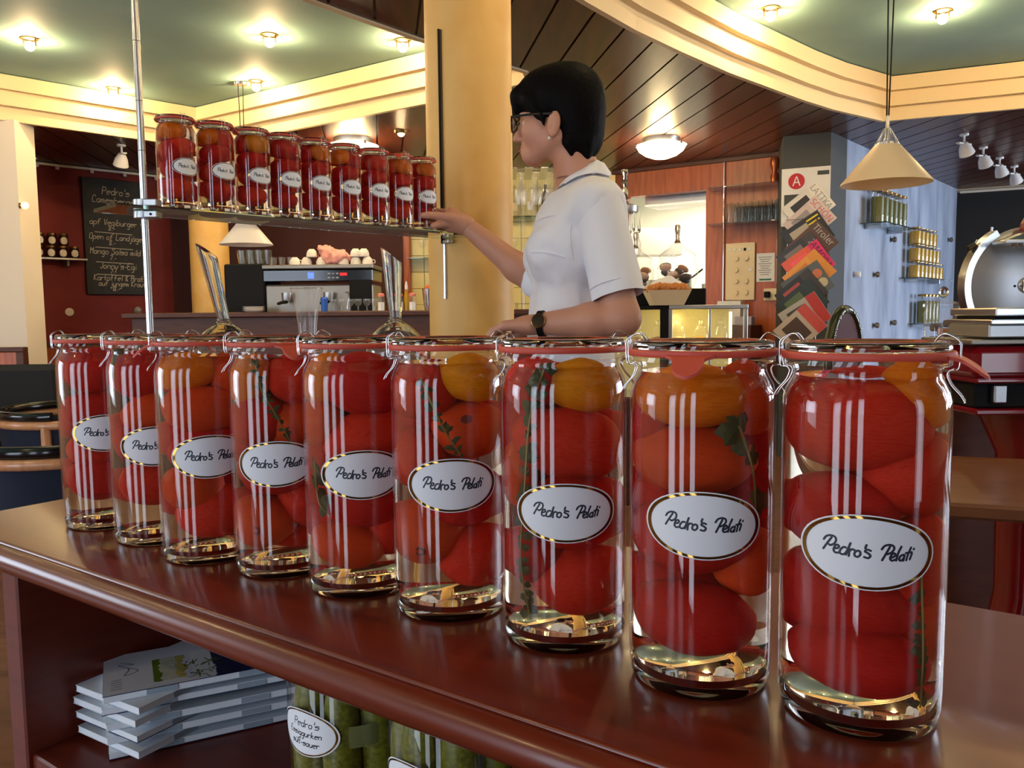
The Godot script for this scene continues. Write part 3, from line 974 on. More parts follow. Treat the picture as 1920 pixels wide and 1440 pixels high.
# t: [x, y, half width, half height, tilt in degrees, colour] across the jar as seen from the camera; negative half width: at the back
func fill_jar(at: Vector3, list: Array, jar_words: String, group: String, which: int) -> void:
	var fc := atan2(CAM.x - at.x, CAM.z - at.z)
	var turn := Basis(Vector3.UP, fc)
	var order := list.duplicate()
	for k in 5:  # the ones half hidden at the back
		order.append([0.35 * (1 if k % 2 else -1), 0.052 + 0.029 * k, -0.026, 0.0185, 15 * (k % 3 - 1), 1])
	order.sort_custom(func(a, b): return a[1] > b[1])
	var names := ["topmost", "second highest", "third highest", "fourth highest", "fifth highest", "sixth highest", "seventh highest", "eighth highest", "ninth highest", "tenth highest", "eleventh highest", "twelfth highest", "thirteenth highest", "fourteenth highest", "fifteenth highest"]
	var words := ["red", "dark red", "orange-red", "orange", "yellow"]
	for i in order.size():
		var t: Array = order[i]
		var back: bool = t[2] < 0
		var rx: float = absf(t[2])
		var ry: float = t[3]
		var rz := minf(minf(rx, ry) * 1.05, 0.026)
		var x: float = t[0] * JR
		var reach := 0.0402 - rz
		x = clampf(x, -(0.0402 - rx * 0.82), 0.0402 - rx * 0.82)
		if back:
			rz = 0.017
		var z := -0.0222 if back else sqrt(maxf(0.0, reach * reach - x * x * 0.75))
		# keep the ends of a long tomato inside the glass
		for step in 60:
			var far := 0.0
			for k in 24:
				far = maxf(far, Vector2(x + rx * cos(TAU * k / 24), z + rz * sin(TAU * k / 24)).length())
			if far <= 0.0399:
				break
			if absf(z) > 0.004:
				z -= signf(z) * 0.001
			x *= 0.95
			rx *= 0.995
		var b := turn * Basis(Vector3.BACK, deg_to_rad(t[4])) * Basis.from_scale(Vector3(rx, ry, rz))
		var o := solo(J.tomato[(i + which) % 4], "peeled_tomato", M.tomato[t[5]], "%s peeled %s tomato in %s" % [names[i], words[t[5]], jar_words], "tomato", group, Transform3D(b, at + Vector3(0, 0.003 + t[1] * 0.985, 0) + turn * Vector3(x, 0, z)))
		if t.size() > 6:
			part(J.scar, "stem_scar", M.scar, o, Transform3D(Basis(Vector3.RIGHT, PI / 2 - t[7]) .rotated(Vector3.UP, t[6]), Vector3.ZERO))


func sprig(at: Vector3, pts: Array, leaf: float, count: int, label: String, seed_: int, big := false) -> void:
	var o := thing("herb_sprig", label, "herb", at, atan2(CAM.x - at.x, CAM.z - at.z), "herb sprigs in the front jars")
	var rng := RandomNumberGenerator.new()
	rng.seed = seed_
	var path := smooth_path(pts, 6)
	part(tube(st(), path, 0.0009, 0.0006, 6), "stem", M.herb_stem, o)
	var s := st()
	for i in count:
		var f := rng.randf()
		var k := int(f * (path.size() - 1))
		var p: Vector3 = path[k]
		var d := Vector3(rng.randf_range(-1, 1), rng.randf_range(-0.5, 0.9), rng.randf_range(-0.5, 0.25)).normalized()
		var l := leaf * rng.randf_range(0.6, 1.3)
		var w := d.cross(Vector3(rng.randf_range(-0.4, 0.4), 0.2, 1)).normalized() * l * (0.36 if big else 0.22)
		var nn := d.cross(w).normalized() * l * 0.08
		s.set_smooth_group(-1)
		var a := p
		var m := p + d * l * 0.5
		var e := p + d * l
		var q := [a, p + d * l * 0.62 + w, p + d * l * 0.62 - w, m + nn, m - nn, e, p + d * l * 0.28 + w * 0.75, p + d * l * 0.28 - w * 0.75]
		for j in q.size():  # nothing of it leaves the jar
			var flat := Vector2(q[j].x, q[j].z)
			if flat.length() > 0.0402:
				flat = flat.normalized() * 0.0402
				q[j] = Vector3(flat.x, q[j].y, flat.y)
		for sg in [1, 2]:
			for mid in [3, 4]:
				tri(s, q[0], q[sg + 5], q[mid])
				tri(s, q[mid], q[sg + 5], q[sg])
				tri(s, q[mid], q[sg], q[5])
	var lv := part(s, "leaves", M.herb, o)
	lv.set_meta("kind", "stuff")


func front_jars() -> void:
	jar_pieces()
	var P := [[-0.4404, -0.8704], [-0.358, -0.8102], [-0.2839, -0.7479], [-0.2024, -0.7066], [-0.1263, -0.6561], [-0.0477, -0.6045], [0.0346, -0.5479], [0.1129, -0.4825], [0.1904, -0.4371]]
	var words := ["leftmost front-row jar", "second front-row jar from the left", "third front-row jar from the left", "fourth front-row jar from the left", "fifth front-row jar from the left", "sixth front-row jar from the left", "third-nearest front-row jar", "second-nearest front-row jar", "nearest front-row jar"]
	var extra := ["farthest and leftmost in the front row", "second from the left in the front row", "third from the left in the front row", "fourth from the left in the front row", "basil leaf low on its left, fifth in front row", "thyme above its label, sixth in front row", "long oregano sprig, third nearest in front row", "big orange tomato and front rubber tab, second nearest", "nearest the camera at the row's right end"]
	var off := [4.0, 0.0, 4.0, -7.0, 6.0, 3.0, 2.0, 2.0, 4.0]  # where the label faces, degrees from the camera
	var tabs := [150.0, 25.0, 205.0, -60.0, 0.0, 30.0, 120.0, -112.0, -36.0]  # rubber tab, seen from above, 0 = to the right
	var ly := [0.1025, 0.098, 0.098, 0.0987, 0.0987, 0.101, 0.0944, 0.1026, 0.0998]
	var T := [
		[[-0.1, 0.166, 0.027, 0.0235, 10, 1], [-0.2, 0.122, 0.03, 0.021, -8, 1], [-0.15, 0.084, 0.028, 0.02, 12, 0], [-0.15, 0.05, 0.028, 0.023, -5, 1], [0.6, 0.03, 0.018, 0.014, 0, 2], [0.6, 0.145, -0.022, 0.022, 20, 0], [0.5, 0.1, -0.024, 0.022, 0, 1], [0.4, 0.062, -0.022, 0.022, 0, 1]],
		[[-0.25, 0.166, 0.027, 0.023, 20, 1], [0.1, 0.127, 0.031, 0.02, 10, 2], [-0.2, 0.096, 0.03, 0.021, -10, 1], [-0.05, 0.058, 0.031, 0.0225, 6, 0], [0.6, 0.034, 0.017, 0.014, 0, 2], [0.6, 0.158, -0.022, 0.023, 0, 1], [0.4, 0.08, -0.024, 0.022, 0, 1]],
		[[-0.42, 0.171, 0.024, 0.018, 0, 3], [0.6, 0.166, 0.02, 0.022, 0, 2], [-0.05, 0.137, 0.034, 0.021, -6, 2, 0.75, 0.1], [0.1, 0.1, 0.033, 0.021, 8, 1], [-0.3, 0.066, 0.024, 0.022, 0, 2], [0.2, 0.041, 0.031, 0.024, 8, 0], [0.3, 0.075, -0.026, 0.024, 0, 1]],
		[[-0.62, 0.167, 0.018, 0.021, 0, 3], [0.42, 0.167, 0.024, 0.023, 12, 0], [-0.45, 0.13, 0.024, 0.021, 0, 1], [0.4, 0.124, 0.026, 0.022, -8, 2], [-0.1, 0.09, 0.031, 0.022, 6, 1], [0.45, 0.058, 0.022, 0.022, 0, 0], [-0.4, 0.043, 0.024, 0.023, 0, 2, -0.3, -0.2], [0.2, 0.032, -0.026, 0.018, 0, 0]],
		[[-0.62, 0.171, 0.018, 0.02, 0, 3], [0.22, 0.166, 0.031, 0.025, -8, 1], [-0.62, 0.135, 0.017, 0.019, 0, 2], [0.25, 0.12, 0.031, 0.024, 6, 0], [0.15, 0.075, 0.033, 0.025, 0, 1], [-0.25, 0.037, 0.028, 0.019, -14, 2], [0.5, 0.044, 0.02, 0.02, 20, 0], [-0.5, 0.09, -0.024, 0.03, 0, 1]],
		[[-0.5, 0.164, 0.023, 0.0205, 0, 0], [0.45, 0.174, 0.022, 0.018, -8, 4], [0.42, 0.135, 0.025, 0.0205, 0, 2, -0.1, 0.5], [-0.52, 0.114, 0.02, 0.022, 8, 0], [0.3, 0.085, 0.028, 0.021, 12, 1], [-0.4, 0.059, 0.025, 0.025, -6, 2, -0.2, -0.5], [0.46, 0.039, 0.024, 0.0235, 20, 0], [-0.4, 0.14, -0.022, 0.02, 0, 1]],
		[[-0.55, 0.175, 0.022, 0.0165, 0, 0], [0.36, 0.173, 0.0245, 0.0175, -8, 4], [0.1, 0.134, 0.034, 0.0235, -14, 0], [0.2, 0.088, 0.032, 0.0255, 10, 1], [-0.5, 0.058, 0.019, 0.019, 0, 1], [0.3, 0.041, 0.029, 0.0235, 14, 0], [-0.72, 0.112, 0.013, 0.022, 0, 2], [-0.5, 0.14, -0.022, 0.03, 0, 1]],
		[[-0.2, 0.172, 0.031, 0.0185, -3, 3], [0.62, 0.17, 0.017, 0.022, 0, 2], [-0.18, 0.134, 0.033, 0.0205, -4, 2], [-0.12, 0.09, 0.034, 0.0235, 6, 1], [0.6, 0.072, 0.018, 0.021, 20, 2], [-0.14, 0.039, 0.0335, 0.0215, -10, 1], [-0.75, 0.152, 0.012, 0.016, 0, 1], [0.55, 0.12, -0.024, 0.03, 0, 1]],
		[[-0.16, 0.159, 0.034, 0.0235, -3, 0], [0.62, 0.176, 0.017, 0.019, 0, 3], [0.5, 0.133, 0.021, 0.022, 14, 0], [-0.35, 0.113, 0.027, 0.0205, 8, 1], [0.6, 0.088, 0.017, 0.025, 0, 0], [-0.25, 0.066, 0.031, 0.0255, -14, 1], [-0.02, 0.034, 0.034, 0.0185, -6, 1], [0.6, 0.05, -0.022, 0.026, 0, 2], [0.0, 0.175, -0.028, 0.014, 0, 0]],
	]
	for i in 9:
		var at := Vector3(P[i][0], 0.89, P[i][1])
		var fc := atan2(-at.x, -at.z)
		tomato_jar(at, fc + deg_to_rad(off[i]), deg_to_rad(tabs[i]), fc + deg_to_rad([-6, -8, 5, -9, -4, -7, 3, -5, -8][i]), "tall clip jar of peeled tomatoes, " + extra[i], "tomato jars in the front row on the counter", ly[i], deg_to_rad([-1, 0, 1, 1, -1, 0, -1, -2, -2][i]))
		fill_jar(at, T[i], words[i], "peeled tomatoes in the front jars", i)
	var p := func(i: int) -> Vector3: return Vector3(P[i][0], 0.89, P[i][1])
	sprig(p.call(8), [Vector3(0.027, 0.1, 0.0295), Vector3(0.029, 0.07, 0.0285), Vector3(0.03, 0.045, 0.0275), Vector3(0.0295, 0.018, 0.027)], 0.0058, 56, "dark thyme sprig low on the right in nearest jar", 5, true)
	sprig(p.call(7), [Vector3(0.02, 0.158, 0.035), Vector3(0.026, 0.14, 0.031), Vector3(0.029, 0.125, 0.028), Vector3(0.03, 0.105, 0.027)], 0.013, 16, "broad basil leaves at right in second-nearest jar", 6, true)
	sprig(p.call(6), [Vector3(-0.012, 0.185, 0.034), Vector3(-0.021, 0.155, 0.0345), Vector3(-0.025, 0.11, 0.032), Vector3(-0.028, 0.06, 0.029), Vector3(-0.022, 0.022, 0.034)], 0.0075, 90, "long oregano sprig up the left of third-nearest jar", 7, true)
	sprig(p.call(5), [Vector3(-0.018, 0.175, 0.0365), Vector3(-0.01, 0.155, 0.0392), Vector3(-0.002, 0.138, 0.04), Vector3(0.008, 0.122, 0.0392)], 0.0065, 45, "thyme sprig above the label of the sixth jar", 8)
	sprig(p.call(4), [Vector3(-0.033, 0.108, 0.023), Vector3(-0.032, 0.09, 0.024), Vector3(-0.03, 0.075, 0.0275), Vector3(-0.022, 0.066, 0.034)], 0.016, 12, "wilted basil leaves beside label of the fifth jar", 9, true)
	sprig(p.call(3), [Vector3(-0.018, 0.18, 0.034), Vector3(-0.014, 0.16, 0.0375), Vector3(-0.004, 0.14, 0.04), Vector3(0.008, 0.115, 0.0393)], 0.0065, 60, "bushy thyme sprig in the fourth jar", 10)
	sprig(p.call(1), [Vector3(-0.034, 0.184, 0.015), Vector3(-0.035, 0.172, 0.02), Vector3(-0.0345, 0.16, 0.0215)], 0.012, 8, "dark leaf under the lid of the second jar", 11, true)


func pickles() -> void:
	# clip jars of gherkins on the shelf board below, label text from the sticker
	var im := Image.create(800, 520, false, Image.FORMAT_RGB8)
	im.fill(Color8(232, 236, 240))
	var ink := Color8(20, 26, 40)
	write(im, "Pedro's", Vector2(270, 190), 80, 10, ink, 0.2)
	write(im, "Essiggurken", Vector2(190, 295), 64, 10, ink, 0.2)
	write(im, "süß-sauer", Vector2(230, 400), 64, 10, ink, 0.2)
	var printed := mat(Color.WHITE, 0.55)
	printed.albedo_texture = ImageTexture.create_from_image(im)
	var R := 0.052
	var body := done(lathe(st(), [Vector2(0.0, 0.001), Vector2(0.044, 0.001), Vector2(0.049, 0.006), Vector2(R, 0.02), Vector2(R, 0.15), Vector2(0.048, 0.158), Vector2(0.043, 0.165), Vector2(0.043, 0.172), Vector2(0.048, 0.175)], 44))
	var lid := done(lathe(st(), [Vector2(0.0, 0.18), Vector2(0.047, 0.18), Vector2(0.0485, 0.184), Vector2(0.047, 0.1905), Vector2(0.04, 0.1915), Vector2(0.037, 0.188), Vector2(0.0, 0.188)], 40))
	var ring := done(lathe(st(), [Vector2(0.042, 0.1755), Vector2(0.049, 0.1755), Vector2(0.049, 0.1795), Vector2(0.042, 0.1795)], 40))
	var paper := oval_label(0.034, 0.0195, R + 0.0004)
	var rim := oval_ring(0.034, 0.0195, R + 0.0006, 0.9, 0.955)
	var tm := done(lathe(st(), [Vector2(0.0, -0.07), Vector2(0.006, -0.068), Vector2(0.011, -0.058), Vector2(0.0145, -0.035), Vector2(0.016, 0.0), Vector2(0.0148, 0.035), Vector2(0.011, 0.058), Vector2(0.006, 0.067), Vector2(0.0, 0.069)], 12, Transform3D.IDENTITY, 90))
	var S := [-0.512, -0.394, -0.277]
	var which := ["nearest the brochures", "middle of the three under the counter", "right of the other two under the counter"]
	for i in 3:
		var at := at_counter(S[i], 0.666, 0.472)
		var fc := atan2(CAM.x - at.x, CAM.z - at.z)
		var o := thing("pickle_jar", "jar of green gherkins, " + which[i], "jar", at, fc + deg_to_rad([-46.0, -42.0, -42.0][i]), "gherkin jars under the counter")
		part(body, "glass_body", M.jar_glass, o)
		part(lid, "lid", M.clear, o)
		part(ring, "rubber_ring", M.rubber, o)
		var l := part(paper, "label", printed, o, Transform3D(Basis.IDENTITY, Vector3(0, [0.106, 0.098, 0.1][i], 0)))
		part(rim, "gold_rim", M.gold, l)
		var n := 0
		for k in 7:
			var a := TAU * k / 7.0 + 0.2 * i
			var up := 0.082 + 0.006 * sin(k * 2.3 + i)
			var b := Basis(Vector3.UP, a) * Basis(Vector3.RIGHT, 0.0) * Basis(Vector3.BACK, 0.04 * sin(k * 1.9 + i * 2.0))
			solo(tm, "gherkin", M.gherkin, "%s gherkin in the jar %s" % [["front", "front right", "right", "rear right", "rear left", "left", "front left"][k], which[i]], "gherkin", "gherkins in the jar " + which[i], Transform3D(b.scaled_local(Vector3(1.0, 1.02 + 0.04 * sin(k * 3.1), 1.0)), at + Vector3(sin(a) * 0.0355, up, cos(a) * 0.0355)))
		if i == 0:
			var strip := done(lathe(st(), [Vector2(0.0486, 0.094), Vector2(0.0488, 0.1), Vector2(0.0487, 0.108), Vector2(0.048, 0.112)], 40))
			solo(strip, "binding_strip", M.band_cloth, "pale strip bound round the gherkins nearest the brochures", "strip", "", Transform3D(Basis.IDENTITY, at))


# ---------------------------------------------------------------- glass shelf with the second row of jars
func glass_shelf() -> void:
	var d := Vector2(0.700, -0.714)  # along the shelf, away to the right
	var e := Vector2(-0.714, -0.700)  # across it, away to the left
	var near := Vector2(-0.800, -1.745)
	var o := thing("glass_shelf", "green-edged glass shelf on a steel pole carrying the second jar row", "shelf")
	var len := 1.0
	var w := 0.13
	part(slab(st(), PackedVector2Array([near + d * -0.03, near + d * len, near + d * len + e * w, near - d * 0.03 + e * w]), 1.342, 1.35), "glass_plate", M.shelf_glass, o)
	var pole := Vector3(-0.796, 0, -1.80)
	part(lathe(st(), [Vector2(0.0, 0.0), Vector2(0.0075, 0.0), Vector2(0.0075, 2.41), Vector2(0.0, 2.41)], 20, Transform3D(Basis.IDENTITY, pole)), "pole", M.steel, o)
	for y in [1.47, 1.575, 1.7]:
		part(lathe(st(), [Vector2(0.0076, y), Vector2(0.0079, y + 0.0006), Vector2(0.0076, y + 0.0012)], 16, Transform3D(Basis.IDENTITY, pole)), "pole_joint", M.bronze, o)
	for y in [1.3255, 1.3505]:
		part(lathe(st(), [Vector2(0.0, 0.0), Vector2(0.0215, 0.0), Vector2(0.0225, 0.001), Vector2(0.0225, 0.0145), Vector2(0.0215, 0.0155), Vector2(0.0, 0.0155)], 28, Transform3D(Basis.IDENTITY, pole + Vector3(0.0, y, 0.0))), "clamp", M.brushed, o)
		part(mbox(Vector3(0.034, 0.0155, 0.03), 0.002, pole + Vector3(0.018, y + 0.0078, 0.006)), "clamp", M.brushed, o)
	part(lathe(st(), [Vector2(0.0, 0.0), Vector2(0.0028, 0.0), Vector2(0.0028, 0.001), Vector2(0.0, 0.001)], 12, Transform3D(Basis(Vector3.RIGHT, PI / 2), pole + Vector3(0.022, 1.333, 0.0212))), "clamp_screw", M.black, o)
	# support on the column rail
	part(mbox(Vector3(0.014, 0.02, 0.014), 0.002, Vector3(near.x + d.x * len - 0.004, 1.3435, near.y + d.y * len + 0.012)), "edge_clip", M.orange_wood, o)
	var r := thing("column_rail", "dark slotted metal rail screwed to the yellow column", "rail", Vector3(-0.208, 0, -2.548), 0.55)
	part(mbox(Vector3(0.013, 0.64, 0.012), 0.001, Vector3(0.004, 1.65, 0)), "channel", M.bronze, r)
	part(mbox(Vector3(0.006, 0.64, 0.004), 0.0, Vector3(-0.006, 1.65, 0.004)), "slot", M.black, r)
	part(lathe(st(), [Vector2(0.0, 1.16), Vector2(0.0075, 1.16), Vector2(0.0075, 1.335), Vector2(0.0, 1.335)], 16, Transform3D(Basis.IDENTITY, Vector3(0.004, 0, 0.004))), "lower_rod", M.steel, r)
	part(mbox(Vector3(0.02, 0.012, 0.045), 0.002, Vector3(0.004, 1.334, 0.02)), "bracket", M.brushed, r)
	# jars
	var F := [[-0.731, -1.824], [-0.667, -1.885], [-0.605, -1.951], [-0.547, -2.009], [-0.488, -2.071], [-0.426, -2.14], [-0.362, -2.203], [-0.306, -2.267], [-0.248, -2.33]]
	var words := ["leftmost shelf jar", "second shelf jar from the pole", "third shelf jar from the pole", "fourth shelf jar from the pole", "middle shelf jar", "fourth shelf jar from the column", "third shelf jar from the column", "second shelf jar from the column", "shelf jar in the waitress's hand"]
	var T := [
		[[-0.3, 0.172, 0.029, 0.019, 0, 3], [0.3, 0.135, 0.03, 0.022, 0, 0], [-0.3, 0.125, 0.026, 0.024, 8, 1], [0.0, 0.085, 0.034, 0.023, -8, 1], [-0.1, 0.045, 0.032, 0.024, 6, 0], [0.6, 0.04, -0.02, 0.02, 0, 1]],
		[[-0.4, 0.17, 0.024, 0.02, 0, 3], [0.5, 0.165, 0.02, 0.022, 0, 0], [0.0, 0.13, 0.034, 0.021, 0, 1], [-0.1, 0.088, 0.033, 0.023, 8, 0], [0.1, 0.046, 0.033, 0.024, 0, 1]],
		[[0.3, 0.168, 0.026, 0.022, 0, 4], [-0.6, 0.165, 0.016, 0.022, 0, 1], [0.0, 0.126, 0.034, 0.022, 0, 1], [0.1, 0.085, 0.033, 0.022, -8, 1], [-0.1, 0.044, 0.033, 0.023, 0, 0]],
		[[0.0, 0.165, 0.033, 0.024, 0, 1], [0.0, 0.12, 0.034, 0.022, 8, 1], [0.1, 0.08, 0.033, 0.021, 0, 1], [-0.1, 0.042, 0.033, 0.02, 0, 1]],
		[[-0.5, 0.165, 0.02, 0.022, 0, 1], [0.4, 0.17, 0.024, 0.02, 0, 3], [0.0, 0.126, 0.034, 0.022, 0, 1], [0.1, 0.085, 0.033, 0.022, 6, 0], [0.0, 0.044, 0.033, 0.022, 0, 1]],
		[[-0.3, 0.17, 0.025, 0.02, 0, 3], [0.5, 0.165, 0.02, 0.022, 0, 1], [0.0, 0.126, 0.034, 0.022, 0, 1], [0.0, 0.086, 0.034, 0.022, 0, 1], [0.0, 0.045, 0.033, 0.022, 5, 1]],
		[[0.3, 0.166, 0.028, 0.022, 0, 0], [0.0, 0.124, 0.034, 0.022, 0, 1], [0.0, 0.084, 0.034, 0.022, 0, 1], [0.0, 0.044, 0.033, 0.022, -5, 1]],
		[[0.3, 0.168, 0.026, 0.021, 0, 3], [-0.5, 0.165, 0.018, 0.022, 0, 2], [0.0, 0.126, 0.034, 0.021, 0, 1], [0.0, 0.086, 0.034, 0.022, 0, 1], [0.1, 0.045, 0.033, 0.022, 0, 0]],
		[[0.4, 0.17, 0.025, 0.019, 0, 3], [0.0, 0.128, 0.034, 0.022, 0, 1], [0.0, 0.086, 0.034, 0.022, 0, 1], [0.0, 0.045, 0.033, 0.022, 0, 1]],
	]
	for i in 9:
		var f := Vector2(F[i][0], F[i][1])
		var c := f + f.normalized() * 0.0405
		var at := Vector3(c.x, 1.3505, c.y)
		var fc := atan2(-at.x, -at.z)
		tomato_jar(at, fc + deg_to_rad(33.0), deg_to_rad(40.0 * i), deg_to_rad(135.6), "clip jar of peeled tomatoes, the %s" % words[i], "tomato jars on the glass shelf", 0.092)
		fill_jar(at, T[i], words[i], "peeled tomatoes in the shelf jars", i)


# ---------------------------------------------------------------- smooth bodies from distance fields
func cap(a: Vector3, b: Vector3, ra: float, rb: float, k := 0.02) -> Array:
	return [0, a, b - a, ra, rb - ra, k, 1.0 / maxf(1e-9, (b - a).length_squared())]


func egg(c: Vector3, r: Vector3, b := Basis.IDENTITY, k := 0.02) -> Array:
	return [1, c, b.transposed(), r, 0.0, k]


func cut(a: Array) -> Array:  # the same shape, taken away
	var q := a.duplicate()
	q.append("cut")
	return q


func dist1(q: Array, p: Vector3) -> float:
	if q[0] == 0:
		var pa: Vector3 = p - q[1]
		var t := clampf(pa.dot(q[2]) * q[6], 0.0, 1.0)
		return (pa - q[2] * t).length() - (q[3] + q[4] * t)
	if q[0] == 1:
		var l: Vector3 = q[2] * (p - q[1])
		var r: Vector3 = q[3]
		var k0 := (l / r).length()
		var k1 := (l / (r * r)).length()
		return k0 * (k0 - 1.0) / maxf(k1, 1e-6)
	return (p - q[1]).dot(q[2])  # 2: half space, inside on the negative side


func field(prims: Array, p: Vector3) -> float:
	var d := 1e3
	for q in prims:
		var x := dist1(q, p)
		var k: float = q[5]
		if q[-1] is String:
			x = -x
			var h := maxf(k - absf(d - x), 0.0) / k
			d = maxf(d, x) + h * h * k * 0.25
		else:
			var h := maxf(k - absf(d - x), 0.0) / k
			d = minf(d, x) - h * h * k * 0.25
	return d


func nets(prims: Array, h: float, s: SurfaceTool, lo: Vector3, hi: Vector3, ripple: FastNoiseLite = null, deep := 0.0) -> void:
	var n := Vector3i((hi - lo) / h) + Vector3i.ONE
	var B := 8
	var nb := Vector3i((n.x + B - 1) / B, (n.y + B - 1) / B, (n.z + B - 1) / B)
	var N3 := nb * B + Vector3i.ONE
	var val := PackedFloat32Array()
	val.resize(N3.x * N3.y * N3.z)
	val.fill(9.0)
	var live := []
	var rad := h * B * 0.9 + deep
	var sx := 1
	var sy := N3.x
	var sz := N3.x * N3.y
	for bz in nb.z:
		for by in nb.y:
			for bx in nb.x:
				var c := lo + Vector3(bx + 0.5, by + 0.5, bz + 0.5) * B * h
				var local := []
				var dmin := 1e3
				for q in prims:
					var x := dist1(q, c)
					if q[-1] is String:
						if x < rad + q[5]:
							local.append(q)
					else:
						dmin = minf(dmin, x)
						if x < rad + q[5] * 2.0:
							local.append(q)
				if dmin > rad + 0.03:
					continue
				live.append(Vector3i(bx, by, bz))
				for z in B + 1:
					for y in B + 1:
						for x in B + 1:
							var id := (bx * B + x) * sx + (by * B + y) * sy + (bz * B + z) * sz
							if val[id] < 8.9:
								continue
							var p := lo + Vector3(bx * B + x, by * B + y, bz * B + z) * h
							var v := field(local, p)
							if ripple:
								v += deep * ripple.get_noise_3dv(p)
							val[id] = minf(v, 8.8)
	var vert := {}
	var corner := [0, sx, sy, sx + sy, sz, sz + sx, sz + sy, sz + sx + sy]
	var off := [Vector3(0, 0, 0), Vector3(1, 0, 0), Vector3(0, 1, 0), Vector3(1, 1, 0), Vector3(0, 0, 1), Vector3(1, 0, 1), Vector3(0, 1, 1), Vector3(1, 1, 1)]
	var edges := [[0, 1], [2, 3], [4, 5], [6, 7], [0, 2], [1, 3], [4, 6], [5, 7], [0, 4], [1, 5], [2, 6], [3, 7]]
	var cells := []
	for b in live:
		for z in B:
			for y in B:
				for x in B:
					var i := Vector3i(b.x * B + x, b.y * B + y, b.z * B + z)
					var id := i.x * sx + i.y * sy + i.z * sz
					var inside := 0
					for k in 8:
						if val[id + corner[k]] < 0.0:
							inside += 1
					if inside == 0 or inside == 8:
						continue
					var sum := Vector3.ZERO
					var cnt := 0
					for e in edges:
						var a := val[id + corner[e[0]]]
						var c := val[id + corner[e[1]]]
						if (a < 0.0) != (c < 0.0):
							sum += off[e[0]].lerp(off[e[1]], clampf(a / (a - c), 0.0, 1.0))
							cnt += 1
					vert[id] = lo + (Vector3(i) + sum / cnt) * h
					cells.append(id)
	s.set_smooth_group(1)
	for id in cells:
		for ax in 3:
			var u: int = [sx, sy, sz][ax]
			var v: int = [sy, sz, sx][ax]
			var w: int = [sz, sx, sy][ax]
			var a := val[id]
			var b := val[id + u]
			if (a < 0.0) == (b < 0.0):
				continue
			if not (vert.has(id - v) and vert.has(id - w) and vert.has(id - v - w)):
				continue
			if a < 0.0:
				quad(s, vert[id - v - w], vert[id - w], vert[id], vert[id - v])
			else:
				quad(s, vert[id - v], vert[id], vert[id - w], vert[id - v - w])


# ---------------------------------------------------------------- the waitress
const HC := Vector3(0.125, 1.621, -2.12)


func hd(f: float, u: float, l: float) -> Vector3:  # a point of the head: forward, up, to her left
	var a := deg_to_rad(17.0)
	return HC + Vector3(-cos(a), 0, -sin(a)) * f + Vector3.UP * u + Vector3(-sin(a), 0, cos(a)) * l


func on_shirt(prims: Array, from: Vector3, dir: Vector3) -> Vector3:
	var p := from
	for i in 60:
		var d := field(prims, p)
		if d < 0.0005:
			return p
		p += dir * d * 0.8
	return Vector3.INF


func finger(list: Array, pts: Array, r0: float, r1: float) -> void:
	for i in pts.size() - 1:
		var a := lerpf(r0, r1, float(i) / (pts.size() - 1))
		var b := lerpf(r0, r1, float(i + 1) / (pts.size() - 1))
		list.append(cap(pts[i], pts[i + 1], a, b, 0.004))


